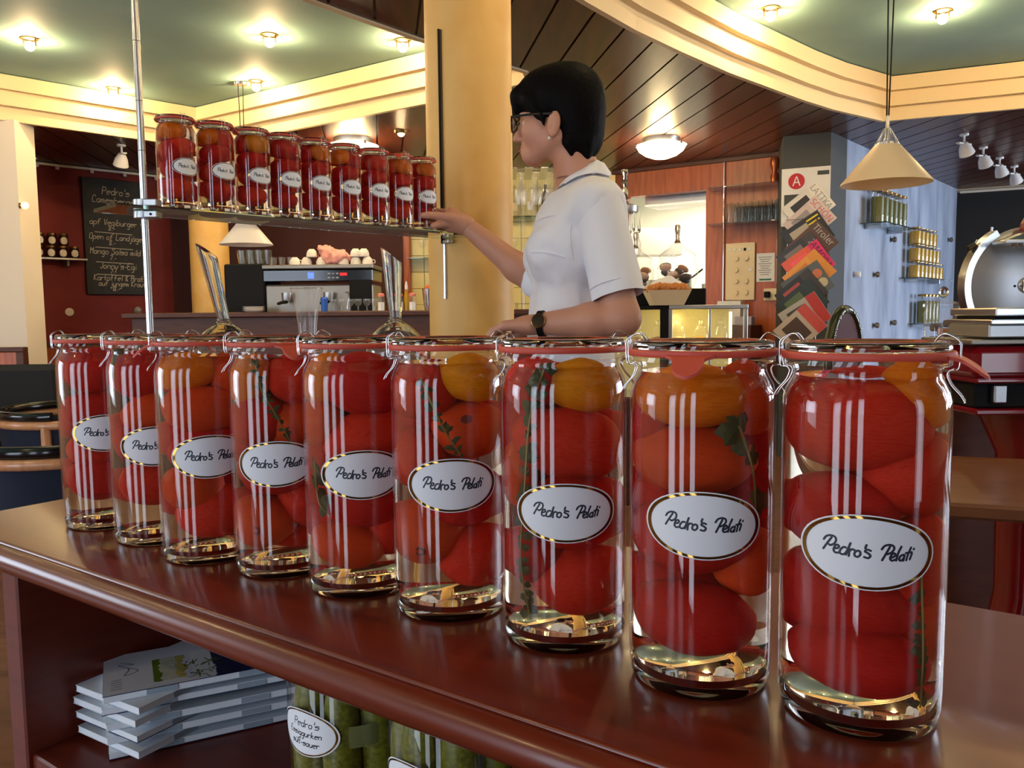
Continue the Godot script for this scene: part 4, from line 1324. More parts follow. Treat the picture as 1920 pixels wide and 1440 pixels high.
func waitress() -> void:
	var P0 := Vector3(0.16, 0, -2.13)
	var back := Transform3D(Basis.IDENTITY, -P0)
	var o := thing("person", "dark-haired person in white short-sleeved shirt and black glasses reaching for a shelf jar", "person", P0)
	var fw := (hd(1, 0, 0) - HC).normalized()
	var lf := (hd(0, 0, 1) - HC).normalized()
	var hb := Basis(fw, Vector3.UP, fw.cross(Vector3.UP))
	# joints
	var sl := Vector3(0.212, 1.362, -1.975)
	var el := Vector3(0.262, 1.098, -1.915)
	var wl := Vector3(0.062, 1.085, -1.975)
	var sr := Vector3(0.235, 1.365, -2.285)
	var er := Vector3(0.082, 1.19, -2.335)
	var wr := Vector3(-0.128, 1.366, -2.372)
	# body: neck, arms, chest under the shirt
	var body := [
		cap(hd(-0.028, -0.075, 0), Vector3(0.178, 1.45, -2.13), 0.05, 0.056, 0.03), cap(Vector3(0.178, 1.45, -2.13), Vector3(0.17, 1.2, -2.13), 0.054, 0.06, 0.03),
		cap(sl, el, 0.045, 0.039, 0.03), cap(el, el.lerp(wl, 0.35), 0.039, 0.041, 0.02), cap(el.lerp(wl, 0.35), wl, 0.041, 0.026, 0.02),
		cap(sr, er, 0.045, 0.038, 0.03), cap(er, er.lerp(wr, 0.3), 0.038, 0.04, 0.02), cap(er.lerp(wr, 0.3), wr, 0.04, 0.0255, 0.02),
		cap(Vector3(0.2, 1.34, -2.02), Vector3(0.2, 1.34, -2.24), 0.06, 0.06, 0.03),
	]
	var s := st()
	nets(body, 0.007, s, Vector3(-0.16, 0.98, -2.44), Vector3(0.36, 1.56, -1.84))
	# head
	var ear := hd(-0.006, -0.046, 0.074)
	var head := [
		egg(hd(-0.012, 0.022, 0), Vector3(0.096, 0.092, 0.074), hb, 0.02), egg(hd(0.042, -0.045, 0), Vector3(0.05, 0.07, 0.056), hb, 0.03), cap(hd(0.076, -0.11, 0.009), hd(0.076, -0.11, -0.009), 0.017, 0.017, 0.02),
		cap(hd(0.0, -0.075, 0.052), hd(0.06, -0.108, 0.018), 0.016, 0.014, 0.03), cap(hd(0.0, -0.075, -0.052), hd(0.06, -0.108, -0.018), 0.016, 0.014, 0.03),
		egg(hd(0.05, -0.052, 0.036), Vector3(0.03, 0.024, 0.022), hb, 0.03), egg(hd(0.05, -0.052, -0.036), Vector3(0.03, 0.024, 0.022), hb, 0.03),
		cap(hd(0.088, -0.012, 0), hd(0.112, -0.06, 0), 0.007, 0.0095, 0.012), cap(hd(0.098, -0.064, 0.009), hd(0.098, -0.064, -0.009), 0.006, 0.006, 0.008),
		cap(hd(0.084, -0.004, 0.03), hd(0.084, -0.004, -0.03), 0.009, 0.009, 0.02), egg(hd(0.085, -0.09, 0), Vector3(0.017, 0.017, 0.022), hb, 0.012),
		cap(hd(-0.028, -0.06, 0), hd(-0.045, -0.16, 0), 0.052, 0.051, 0.03),
		egg(ear, Vector3(0.017, 0.032, 0.0085), hb * Basis(Vector3.BACK, 0.15), 0.006), egg(hd(-0.006, -0.046, -0.074), Vector3(0.017, 0.032, 0.0085), hb, 0.006),
		cut(egg(hd(0.002, -0.042, 0.0835), Vector3(0.0095, 0.018, 0.0065), hb, 0.003)),
		cut(egg(hd(0.096, -0.03, 0.031), Vector3(0.014, 0.012, 0.016), hb, 0.012)), cut(egg(hd(0.096, -0.03, -0.031), Vector3(0.014, 0.012, 0.016), hb, 0.012)),
		cut(cap(hd(0.105, -0.0895, 0.022), hd(0.105, -0.0895, -0.022), 0.0022, 0.0022, 0.004)),
	]
	nets(head, 0.003, s, HC - Vector3(0.14, 0.17, 0.13), HC + Vector3(0.13, 0.125, 0.13))
	# right hand round the last shelf jar
	var jc := Vector2(-0.2525, -2.370)
	var grip := func(deg: float, y: float, r := 0.051) -> Vector3: return Vector3(jc.x + cos(deg_to_rad(deg)) * r, y, jc.y + sin(deg_to_rad(deg)) * r)
	var hr := [cap(wr, Vector3(-0.165, 1.386, -2.374), 0.0255, 0.024, 0.015), cap(Vector3(-0.172, 1.402, -2.385), Vector3(-0.176, 1.368, -2.385), 0.017, 0.016, 0.02), cap(wr, Vector3(-0.172, 1.366, -2.376), 0.022, 0.016, 0.02), cap(Vector3(-0.15, 1.38, -2.36), Vector3(-0.18, 1.386, -2.344), 0.018, 0.013, 0.016)]
	finger(hr, [Vector3(-0.176, 1.405, -2.392), grip.call(-42, 1.41), grip.call(-75, 1.411), grip.call(-104, 1.409)], 0.0105, 0.0078)
	finger(hr, [Vector3(-0.178, 1.39, -2.394), grip.call(-44, 1.391), grip.call(-82, 1.391), grip.call(-114, 1.39)], 0.0105, 0.008)
	finger(hr, [Vector3(-0.178, 1.375, -2.392), grip.call(-42, 1.373), grip.call(-78, 1.372), grip.call(-108, 1.371)], 0.0098, 0.0075)
	finger(hr, [Vector3(-0.176, 1.362, -2.386), grip.call(-36, 1.357), grip.call(-64, 1.3565), grip.call(-88, 1.3565)], 0.0088, 0.0065)
	finger(hr, [Vector3(-0.168, 1.386, -2.348), grip.call(40, 1.39, 0.054), grip.call(62, 1.39, 0.0525), grip.call(82, 1.389, 0.051)], 0.0125, 0.0085)
	finger(hr, [Vector3(-0.17, 1.37, -2.362), grip.call(30, 1.366, 0.056), grip.call(48, 1.3615, 0.0535)], 0.0115, 0.009)
	nets(hr, 0.003, s, Vector3(-0.33, 1.335, -2.45), Vector3(-0.112, 1.44, -2.29))
	# left hand, relaxed, palm down
	var dh := Vector3(-0.9, -0.08, -0.3).normalized()
	var sd := Vector3(-0.3, 0.0, 0.95).normalized()
	var hl := [cap(wl, wl + dh * 0.03, 0.0255, 0.024, 0.015)]
	for k in 4:
		var z: float = [-0.03, -0.01, 0.01, 0.029][k]
		var ln: float = [0.92, 1.0, 0.95, 0.76][k]
		var kn := wl + dh * (0.082 - absf(z + 0.006) * 0.25) + sd * z + Vector3(0, 0.004, 0)
		hl.append(cap(wl + dh * 0.015 + sd * z * 0.55, kn, 0.0165, 0.0125, 0.012))
		finger(hl, [kn, kn + (dh * 0.036 + Vector3(0, -0.012, 0)) * ln, kn + (dh * 0.052 + Vector3(0, -0.032, 0)) * ln, kn + (dh * 0.05 + Vector3(0, -0.052, 0)) * ln], 0.0105, 0.0075)
	finger(hl, [wl + dh * 0.02 - sd * 0.018, wl + dh * 0.05 - sd * 0.04 + Vector3(0, -0.012, 0), wl + dh * 0.078 - sd * 0.042 + Vector3(0, -0.024, 0), wl + dh * 0.096 - sd * 0.036 + Vector3(0, -0.032, 0)], 0.013, 0.0085)
	nets(hl, 0.003, s, Vector3(-0.13, 0.99, -2.1), Vector3(0.09, 1.125, -1.9))
	part(s, "body", M.skin, o, back)
	# face details
	for l in [0.031, -0.031]:
		var eye := part(ball(st(), hd(0.0745, -0.03, l), Vector3.ONE * 0.0115), "eye", M.ceramic, o, back)
		part(ball(st(), hd(0.082, -0.03, l), Vector3(0.0045, 0.0055, 0.0055), 12, 8, hb), "iris", M.chocolate, eye)
	var lips := st()
	ball(lips, hd(0.1, -0.0858, 0), Vector3(0.0058, 0.0042, 0.021), 14, 8, hb)
	ball(lips, hd(0.0985, -0.0942, 0), Vector3(0.0062, 0.0048, 0.018), 14, 8, hb)
	part(lips, "lips", M.lip, o, back)
	part(ball(st(), hd(0.004, -0.081, 0.081), Vector3.ONE * 0.0042, 12, 8), "earring", M.pearl, o, back)
	# hair
	var hair := [
		egg(hd(-0.024, 0.028, 0), Vector3(0.096, 0.092, 0.082), hb, 0.02), egg(hd(0.02, 0.036, 0), Vector3(0.09, 0.078, 0.077), hb, 0.02), egg(hd(-0.05, -0.02, 0), Vector3(0.07, 0.09, 0.076), hb, 0.02),
		egg(hd(-0.062, -0.07, 0), Vector3(0.05, 0.058, 0.058), hb, 0.02), cap(hd(0.095, 0.035, 0.035), hd(0.098, 0.008, 0.03), 0.022, 0.014, 0.025), cap(hd(0.104, 0.035, -0.005), hd(0.108, 0.006, 0.0), 0.02, 0.012, 0.025), cap(hd(0.095, 0.035, -0.04), hd(0.096, 0.008, -0.035), 0.022, 0.014, 0.025),
		cap(hd(0.06, 0.02, 0.062), hd(0.034, -0.028, 0.068), 0.016, 0.008, 0.02), cap(hd(0.06, 0.02, -0.062), hd(0.034, -0.028, -0.068), 0.016, 0.008, 0.02),
		cap(hd(0.024, -0.02, 0.072), hd(0.018, -0.052, 0.071), 0.008, 0.004, 0.008), cap(hd(-0.04, -0.09, 0.055), hd(-0.045, -0.118, 0.052), 0.016, 0.005, 0.02), cap(hd(-0.075, -0.09, 0.036), hd(-0.08, -0.12, 0.03), 0.018, 0.008, 0.02), cap(hd(-0.04, -0.09, -0.055), hd(-0.045, -0.118, -0.052), 0.016, 0.005, 0.02),
		cut(egg(hd(0.072, -0.075, 0), Vector3(0.075, 0.074, 0.1), hb, 0.01)), cut(egg(hd(0.0, -0.058, 0.095), Vector3(0.024, 0.042, 0.032), hb, 0.006)), cut(egg(hd(0.0, -0.058, -0.095), Vector3(0.024, 0.042, 0.032), hb, 0.006)),
		cut(egg(hd(-0.005, -0.155, 0), Vector3(0.05, 0.05, 0.09), hb, 0.01)),
	]
	s = st()
	var strands := noise(60.0, 4, 2)
	nets(hair, 0.0036, s, HC - Vector3(0.15, 0.15, 0.14), HC + Vector3(0.15, 0.145, 0.14), strands, 0.0009)
	part(s, "hair", M.hair, o, back)
	# glasses
	var frame := st()
	for l in [0.034, -0.034]:
		var rim := []
		for i in 20:
			var t := TAU * i / 20.0
			rim.append(hd(0.113 - 0.006 * absf(cos(t)) , -0.03 + 0.0185 * sin(t) * (1.0 if sin(t) > 0 else 1.05), l + 0.0245 * cos(t)))
		tube(frame, rim, 0.0022, -1, 8, true)
	tube(frame, [hd(0.115, -0.022, 0.011), hd(0.117, -0.02, 0), hd(0.115, -0.022, -0.011)], 0.002, -1, 8)
	var g := part(frame, "glasses_frame", M.black_gloss, o, back)
	for sg in [1.0, -1.0]:
		var temple := st()
		for i in 8:
			var a := hd(0.108 - 0.0142 * i, -0.017 - 0.0006 * i, sg * (0.058 + 0.019 * minf(1.0, i / 4.0)))
			var b := hd(0.108 - 0.0142 * (i + 1), -0.017 - 0.0006 * (i + 1), sg * (0.058 + 0.019 * minf(1.0, (i + 1) / 4.0)))
			box(temple, (a + b) / 2, Vector3((b - a).length() + 0.001, 0.0055, 0.0032), 0.0006, Basis((b - a).normalized(), Vector3.UP, (b - a).normalized().cross(Vector3.UP)))
		part(temple, "temple_arm", M.black_gloss, g)
	for l in [0.034, -0.034]:
		part(ball(st(), hd(0.11, -0.03, l), Vector3(0.001, 0.0175, 0.0235), 18, 8, hb), "lens", M.thin_glass, g)
	# shirt: chest, sleeves cut open at the hems
	var ax := (el - sl).normalized()
	var axr := (er - sr).normalized()
	var hem := sl + ax * 0.222
	var shirt := [
		egg(Vector3(0.165, 1.29, -2.13), Vector3(0.108, 0.15, 0.165), Basis.IDENTITY, 0.04), egg(Vector3(0.15, 1.09, -2.14), Vector3(0.108, 0.2, 0.13), Basis.IDENTITY, 0.05), egg(Vector3(0.158, 0.93, -2.14), Vector3(0.12, 0.12, 0.145), Basis.IDENTITY, 0.05),
		egg(Vector3(0.1, 1.265, -2.06), Vector3(0.066, 0.06, 0.06), Basis.IDENTITY, 0.05), egg(Vector3(0.1, 1.265, -2.2), Vector3(0.066, 0.06, 0.06), Basis.IDENTITY, 0.05),
		cap(Vector3(0.19, 1.4, -2.09), Vector3(0.206, 1.375, -1.985), 0.058, 0.054, 0.04), cap(Vector3(0.19, 1.4, -2.17), Vector3(0.222, 1.375, -2.27), 0.058, 0.054, 0.04),
		cap(sl + Vector3(0, 0.005, 0), sl + ax * 0.3, 0.06, 0.06, 0.03), cap(sr, sr + axr * 0.22, 0.062, 0.062, 0.04), egg(Vector3(0.225, 1.33, -2.13), Vector3(0.07, 0.12, 0.16), Basis.IDENTITY, 0.05),
		[2, hem, -ax, 0.0, 0.0, 0.002, "cut"], cut(cap(hem + ax * 0.01, hem - ax * 0.03, 0.053, 0.05, 0.004)),
		cut(egg(Vector3(0.11, 1.475, -2.13), Vector3(0.075, 0.09, 0.06), Basis(Vector3.BACK, 0.5), 0.01)),
	]
	var trunk := shirt.duplicate()
	trunk.remove_at(10)
	trunk.remove_at(10)
	trunk[7] = cap(sl + Vector3(0, 0.0, 0), sl + ax * 0.05, 0.052, 0.046, 0.04)
	s = st()
	var folds := noise(7.0, 12, 3)
	nets(trunk, 0.008, s, Vector3(-0.02, 0.84, -2.42), Vector3(0.36, 1.52, -1.86), folds, 0.012)
	part(s, "shirt", M.shirt, o, back)
	# near sleeve: a loose tube of cloth, open at the hem
	s = st()
	s.set_smooth_group(1)
	var sa := ax.cross(Vector3.BACK).normalized()
	var sb := ax.cross(sa)
	var ring := func(k: int, i: int, inner: bool) -> Vector3:
		var f := float(k) / 16.0
		var t := TAU * i / 36.0
		var p := sl + ax * lerpf(-0.005, 0.222, f)
		var r := lerpf(0.058, 0.061, f) * (1.0 + 0.05 * folds.get_noise_3d(cos(t) * 0.16, f * 0.22, sin(t) * 0.16) * (0.6 + f)) + 0.003 * f * sin(2.0 * t + 0.6)
		return p + (sa * cos(t) + sb * sin(t)) * (r - (0.0025 if inner else 0.0))
	for k in 16:
		for i in 36:
			quad(s, ring.call(k, i, false), ring.call(k + 1, i, false), ring.call(k + 1, i + 1, false), ring.call(k, i + 1, false))
			quad(s, ring.call(k, i + 1, true), ring.call(k + 1, i + 1, true), ring.call(k + 1, i, true), ring.call(k, i, true))
	s.set_smooth_group(2)
	for i in 36:
		quad(s, ring.call(16, i, false), ring.call(16, i, true), ring.call(16, i + 1, true), ring.call(16, i + 1, false))
	part(s, "sleeve", M.shirt, o, back)
	part(tube(st(), hoop(hem - ax * 0.028, ax, 0.0612), 0.0011, -1, 5, true), "hem_seam", M.shirt, o, back)
	# seams and pocket edge lying on the cloth
	for line in [[Vector3(0.03, 1.33, -1.7), Vector3(0.09, 1.348, -1.7), Vector3(0.14, 1.345, -1.7)], [Vector3(0.05, 1.262, -1.7), Vector3(0.09, 1.257, -1.7), Vector3(0.13, 1.245, -1.7)], [Vector3(0.155, 1.40, -1.7), Vector3(0.15, 1.35, -1.7), Vector3(0.142, 1.29, -1.7), Vector3(0.15, 1.235, -1.7)]]:
		var pts := []
		for q in smooth_path(line, 5):
			var hit := on_shirt(trunk, q, Vector3(0, 0, -1))
			if hit.is_finite():
				pts.append(hit + Vector3(0, 0, 0.002))
		part(tube(st(), pts, 0.0016, -1, 6), "seam", M.shirt, o, back)
	# collar: a folded leaf on either side
	s = st()
	var inner := [Vector3(0.228, 1.497, 0.0), Vector3(0.215, 1.488, 0.05), Vector3(0.175, 1.464, 0.066), Vector3(0.132, 1.436, 0.05), Vector3(0.108, 1.405, 0.03)]
	var outer := [Vector3(0.258, 1.468, 0.0), Vector3(0.25, 1.45, 0.06), Vector3(0.212, 1.43, 0.09), Vector3(0.165, 1.405, 0.088), Vector3(0.135, 1.38, 0.08)]
	for sg in [1.0, -1.0]:
		var pa := []
		var pb := []
		for i in 5:
			pa.append(Vector3(inner[i].x, inner[i].y, -2.13 + sg * inner[i].z))
			var top := on_shirt(trunk, Vector3(outer[i].x, 1.7, -2.13 + sg * outer[i].z), Vector3.DOWN)
			pb.append(Vector3(outer[i].x, maxf(outer[i].y, (top.y if top.is_finite() else 0.0) + 0.0025), -2.13 + sg * outer[i].z))
		pa = smooth_path(pa, 4)
		pb = smooth_path(pb, 4)
		s.set_smooth_group(1 if sg > 0 else 2)
		for i in pa.size() - 1:
			var th := Vector3(0, 0.0035, 0)
			var m0: Vector3 = (pa[i] + pb[i]) / 2 + Vector3(0, 0.008, 0)
			var m1: Vector3 = (pa[i + 1] + pb[i + 1]) / 2 + Vector3(0, 0.008, 0)
			for lay in 2:
				var dy := th * (1 - lay)
				var strips := [[pa[i], m0, m1, pa[i + 1]], [m0, pb[i], pb[i + 1], m1]]
				for q in strips:
					if (sg > 0) == (lay == 0):
						quad(s, q[0] + dy, q[1] + dy, q[2] + dy, q[3] + dy)
					else:
						quad(s, q[3] + dy, q[2] + dy, q[1] + dy, q[0] + dy)
			quad(s, pb[i], pb[i + 1], pb[i + 1] + th, pb[i] + th)
			# stand of the collar down to the neck
			quad(s, pa[i], pa[i + 1], pa[i + 1] - Vector3(0.0, 0.03, 0), pa[i] - Vector3(0.0, 0.03, 0))
	part(s, "collar", M.shirt, o, back)
	# watch
	var wd := (wl - el).normalized()
	var wp := wl - wd * 0.012
	var wu := (Vector3.UP - wd * wd.y).normalized()
	var w := part(tube(st(), hoop(wp, wd, 0.0305), 0.0022, -1, 6, true), "watch_strap", M.black, o, back)
	for k in [-0.006, -0.003, 0.003, 0.006]:
		part(tube(st(), hoop(wp + wd * k, wd, 0.0305), 0.0022, -1, 6, true), "strap_band", M.black, w)
	var face_dir := (Vector3(-0.15, 0.25, 1.0) - wd * Vector3(-0.15, 0.25, 1.0).dot(wd)).normalized()
	var fb := Basis(wd, face_dir, wd.cross(face_dir))
	part(lathe(st(), [Vector2(0.0, 0.0), Vector2(0.0165, 0.0), Vector2(0.0175, 0.002), Vector2(0.0175, 0.0055), Vector2(0.0155, 0.0068)], 28, Transform3D(fb, wp + face_dir * 0.0285)), "watch_case", M.brass, w)
	part(lathe(st(), [Vector2(0.0, 0.006), Vector2(0.0155, 0.006), Vector2(0.0155, 0.0064), Vector2(0.0, 0.0066)], 28, Transform3D(fb, wp + face_dir * 0.0285)), "watch_dial", M.black_gloss, w)
	# trousers and shoes, down to the floor
	s = st()
	var legs := [egg(Vector3(0.165, 0.9, -2.12), Vector3(0.125, 0.12, 0.172), Basis.IDENTITY, 0.05), cap(Vector3(0.165, 0.86, -2.04), Vector3(0.15, 0.48, -2.03), 0.085, 0.062, 0.03), cap(Vector3(0.15, 0.48, -2.03), Vector3(0.175, 0.09, -2.03), 0.06, 0.05, 0.03), cap(Vector3(0.165, 0.86, -2.2), Vector3(0.16, 0.48, -2.21), 0.085, 0.062, 0.03), cap(Vector3(0.16, 0.48, -2.21), Vector3(0.2, 0.09, -2.21), 0.06, 0.05, 0.03)]
	nets(legs, 0.016, s, Vector3(-0.02, 0.0, -2.36), Vector3(0.36, 1.05, -1.9))
	part(s, "trousers", M.trousers, o, back)
	for q in [[0.175, -2.03], [0.2, -2.21]]:
		s = st()
		nets([cap(Vector3(q[0] + 0.02, 0.045, q[1]), Vector3(q[0] - 0.14, 0.032, q[1]), 0.042, 0.03, 0.02), [2, Vector3(0, 0.003, 0), Vector3.UP, 0.0, 0.0, 0.002, "cut"]], 0.009, s, Vector3(q[0] - 0.22, -0.03, q[1] - 0.07), Vector3(q[0] + 0.1, 0.12, q[1] + 0.07))
		part(s, "shoe", M.black, o, back)


func hoop(c: Vector3, axis: Vector3, r: float, n := 28) -> Array:
	var a := axis.cross(Vector3.UP if absf(axis.y) < 0.9 else Vector3.RIGHT).normalized()
	var b := axis.cross(a)
	var out := []
	for i in n:
		out.append(c + (a * cos(TAU * i / n) + b * sin(TAU * i / n)) * r)
	return out


# ---------------------------------------------------------------- glassware shapes
func cup(r0: float, r1: float, h: float, wall := 0.0012, segs := 20) -> ArrayMesh:  # an open vessel with a real wall
	return done(lathe(st(), [Vector2(0.0, 0.0), Vector2(r0, 0.0), Vector2(r1, h), Vector2(r1 - wall, h), Vector2(r0 - wall, wall * 3), Vector2(0.0, wall * 3)], segs))


func thin_cup(r0: float, r1: float, h: float, segs := 14) -> ArrayMesh:
	return done(lathe(st(), [Vector2(0.0, 0.0), Vector2(r0, 0.0), Vector2((r0 + r1) / 2, h * 0.5), Vector2(r1, h)], segs))


func decanter(label: String, at: Vector3, lean: float, tall: float) -> void:
	var o := thing("slant_decanter", label, "decanter", at)
	# wide bulb, narrow neck flaring to a slanted mouth
	part(lathe(st(), [Vector2(0.0, 0.0), Vector2(0.055, 0.0), Vector2(0.073, 0.012), Vector2(0.078, 0.035), Vector2(0.074, 0.065), Vector2(0.061, 0.091), Vector2(0.042, 0.11), Vector2(0.026, 0.12), Vector2(0.0175, 0.127), Vector2(0.0152, 0.137), Vector2(0.0134, 0.137), Vector2(0.0157, 0.125), Vector2(0.025, 0.118), Vector2(0.041, 0.108), Vector2(0.0592, 0.09), Vector2(0.0722, 0.064), Vector2(0.0762, 0.035), Vector2(0.071, 0.014), Vector2(0.0, 0.008)], 32), "bulb", M.clear, o)
	var s := st()
	var n := 28
	var rows := 10
	s.set_smooth_group(1)
	var at2 := func(i: int, k: int) -> Vector3:
		var f := float(k) / rows
		var a := TAU * i / n
		var r := lerpf(0.0152, 0.0258, f)
		var top := tall - 0.019 * cos(a)
		return Vector3(cos(a) * r + lean * f, lerpf(0.136, top, f), -sin(a) * r)
	var axis := func(k: int) -> Vector3: return Vector3(lean * float(k) / rows, 0, 0)
	var thin := func(v: Vector3, k: int) -> Vector3:  # the inner face, 2.5 mm in
		var c: Vector3 = axis.call(k)
		var d := Vector3(v.x - c.x, 0, v.z)
		return v - d.normalized() * 0.0018
	for k in rows:
		for i in n:
			var q := [at2.call(i, k), at2.call(i + 1, k), at2.call(i + 1, k + 1), at2.call(i, k + 1)]
			quad(s, q[0], q[1], q[2], q[3])
			quad(s, thin.call(q[3], k + 1), thin.call(q[2], k + 1), thin.call(q[1], k), thin.call(q[0], k))
	s.set_smooth_group(2)
	for i in n:
		var a: Vector3 = at2.call(i, rows)
		var b: Vector3 = at2.call(i + 1, rows)
		quad(s, a, b, thin.call(b, rows), thin.call(a, rows))
	part(s, "neck", M.clear, o)


# ---------------------------------------------------------------- sideboard with decanters, and the bar behind it
func bar_left() -> void:
	var sb := thing("sideboard", "dark wooden sideboard behind the front jars under the decanters", "sideboard", Vector3(-0.5, 0, -2.09), 0.0)
	part(mbox(Vector3(1.05, 0.03, 0.3), 0.004, Vector3(0, 0.955, 0)), "top", M.dark_wood, sb)
	for x in [-0.26, 0.26]:
		part(mbox(Vector3(0.5, 0.86, 0.27), 0.004, Vector3(x, 0.51, -0.005)), "carcass", M.dark_wood, sb)
		part(mbox(Vector3(0.47, 0.8, 0.012), 0.003, Vector3(x, 0.51, 0.137)), "door", M.dark_wood, sb)
	part(mbox(Vector3(1.0, 0.08, 0.24), 0.002, Vector3(0, 0.04, -0.01)), "plinth", M.black, sb)
	decanter("slant-mouthed glass decanter in front of the yellow column at left", Vector3(-0.715, 0.97, -2.03), -0.035, 0.303)
	decanter("slant-mouthed glass decanter with round bulb left of the plastered column", Vector3(-0.287, 0.97, -2.02), -0.006, 0.288)
	var t := thing("flared_tumbler", "flared clear tumbler between the two decanters", "glass", Vector3(-0.524, 0.97, -2.1))
	part(done(lathe(st(), [Vector2(0.0, 0.0), Vector2(0.017, 0.0), Vector2(0.019, 0.004), Vector2(0.0195, 0.06), Vector2(0.024, 0.12), Vector2(0.032, 0.175), Vector2(0.0405, 0.212)], 28)), "wall", M.thin_glass, t)
	part(lathe(st(), [Vector2(0.0, 0.001), Vector2(0.0165, 0.001), Vector2(0.0185, 0.006), Vector2(0.0188, 0.022), Vector2(0.0, 0.024)], 24), "thick_base", M.clear, t)
	part(tube(st(), hoop(Vector3(0, 0.212, 0), Vector3.UP, 0.0405), 0.0009, -1, 6, true), "rim", M.clear, t)
	# bar
	var b := thing("bar_counter", "long dark brown bar counter in front of the coffee machine", "bar")
	part(mbox(Vector3(3.2, 0.035, 0.34), 0.006, Vector3(-1.05, 1.125, -5.72)), "top_board", M.dark_wood, b)
	part(mbox(Vector3(3.1, 1.107, 0.04), 0.002, Vector3(-1.05, 0.5535, -5.62)), "front_panel", M.dark_wood, b)
	part(mbox(Vector3(3.1, 0.04, 0.5), 0.002, Vector3(-1.05, 0.9, -6.12)), "work_shelf", M.brushed, b)
	part(mbox(Vector3(3.1, 0.88, 0.03), 0.002, Vector3(-1.05, 0.44, -6.36)), "rear_panel", M.dark_wood, b)
	for x in [-2.58, 0.48]:
		part(mbox(Vector3(0.04, 0.92, 0.72), 0.002, Vector3(x, 0.46, -6.0)), "end_panel", M.dark_wood, b)
	# coffee machine
	var m := thing("coffee_machine", "wide grey espresso machine with black side housing on bar", "coffee machine", Vector3(-1.39, 0.92, -6.12))
	part(mbox(Vector3(0.29, 0.57, 0.42), 0.01, Vector3(-0.53, 0.285, 0)), "side_housing", M.black, m)
	part(mbox(Vector3(0.78, 0.42, 0.4), 0.012, Vector3(0.0, 0.21, -0.01)), "body", M.machine_grey, m)
	part(mbox(Vector3(0.79, 0.085, 0.42), 0.006, Vector3(0.0, 0.482, 0.0)), "control_panel", M.black_gloss, m)
	part(mbox(Vector3(0.8, 0.03, 0.44), 0.006, Vector3(0.0, 0.545, 0.0)), "cup_tray", M.machine_grey, m)
	part(mbox(Vector3(0.16, 0.3, 0.03), 0.006, Vector3(0.305, 0.3, 0.2)), "side_panel", M.black, m)
	part(mbox(Vector3(0.045, 0.045, 0.004), 0.002, Vector3(-0.05, 0.482, 0.211)), "screen", glow(Color(0.3, 0.42, 1.0), 1.5), m)
	part(mbox(Vector3(0.05, 0.018, 0.004), 0.002, Vector3(0.185, 0.49, 0.211)), "display_light", glow(Color(1.0, 0.05, 0.08), 2.0), m)
	for i in 6:
		part(mbox(Vector3(0.02, 0.012, 0.006), 0.002, Vector3(0.08 + 0.03 * (i % 3), 0.495 - 0.03 * (i / 3), 0.211)), "button", M.machine_grey, m)
	for x in [-0.22, 0.08]:
		part(lathe(st(), [Vector2(0.0, 0.0), Vector2(0.035, 0.0), Vector2(0.04, 0.03), Vector2(0.04, 0.06), Vector2(0.0, 0.06)], 16, Transform3D(Basis.IDENTITY, Vector3(x, 0.3, 0.23))), "group_head", M.brushed, m)
		part(tube(st(), [Vector3(x, 0.295, 0.25), Vector3(x - 0.01, 0.29, 0.33), Vector3(x - 0.02, 0.28, 0.39)], 0.013, 0.011, 8), "portafilter", M.black, m)
	part(tube(st(), smooth_path([Vector3(0.2, 0.36, 0.22), Vector3(0.23, 0.34, 0.27), Vector3(0.22, 0.24, 0.28)], 5), 0.006, -1, 8), "steam_wand", M.chrome, m)
	part(mbox(Vector3(0.62, 0.04, 0.16), 0.004, Vector3(-0.06, 0.06, 0.27)), "drip_tray", M.steel, m)
	# glasses and cups on it
	var g := cup(0.025, 0.032, 0.11, 0.002, 14)
	for i in 7:
		solo(g, "tumbler", M.clear, "%s clear tumbler on the espresso machine's black housing" % ["leftmost front", "leftmost rear", "second front", "second rear", "third front", "third rear", "rightmost front"][i], "glass", "tumblers on the coffee machine", Transform3D(Basis.IDENTITY, Vector3(-1.99 + 0.066 * (i / 2), 1.492, -6.08 - 0.075 * (i % 2))))
	var gs := thin_cup(0.02, 0.026, 0.06)
	for i in 3:
		solo(gs, "shot_glass", M.thin_glass, "%s small glass on the cup tray" % ["left", "middle", "right"][i], "glass", "small glasses on the cup tray", Transform3D(Basis.IDENTITY, Vector3(-1.73 + 0.062 * i, 1.481, -6.0)))
	var spots := [[-1.575, 0], [-1.49, 0], [-1.45, 1], [-1.22, 0], [-1.13, 0], [-1.13, 1], [-1.045, 0], [-1.07, 1], [-1.38, 0]]
	var cw := ["leftmost", "second lower", "second upper", "lower one right of the pink cloth", "middle right lower", "middle right upper", "rightmost lower", "rightmost upper", "lower one left of the pink cloth"]
	for i in spots.size():
		var c := thing("coffee_cup", "white upturned coffee cup on the espresso machine, %s" % cw[i], "cup", Vector3(spots[i][0], 1.481 + 0.058 * spots[i][1], -6.0), i * 1.1, "cups on the coffee machine")
		part(lathe(st(), [Vector2(0.038, 0.0), Vector2(0.0395, 0.002), Vector2(0.038, 0.025), Vector2(0.031, 0.045), Vector2(0.022, 0.054), Vector2(0.02, 0.058), Vector2(0.0, 0.057)], 20), "bowl", M.ceramic, c)
		part(tube(st(), smooth_path([Vector3(0.037, 0.012, 0), Vector3(0.054, 0.014, 0), Vector3(0.053, 0.032, 0), Vector3(0.034, 0.038, 0)], 4), 0.0032, -1, 6), "handle", M.ceramic, c)
	var cl := st()
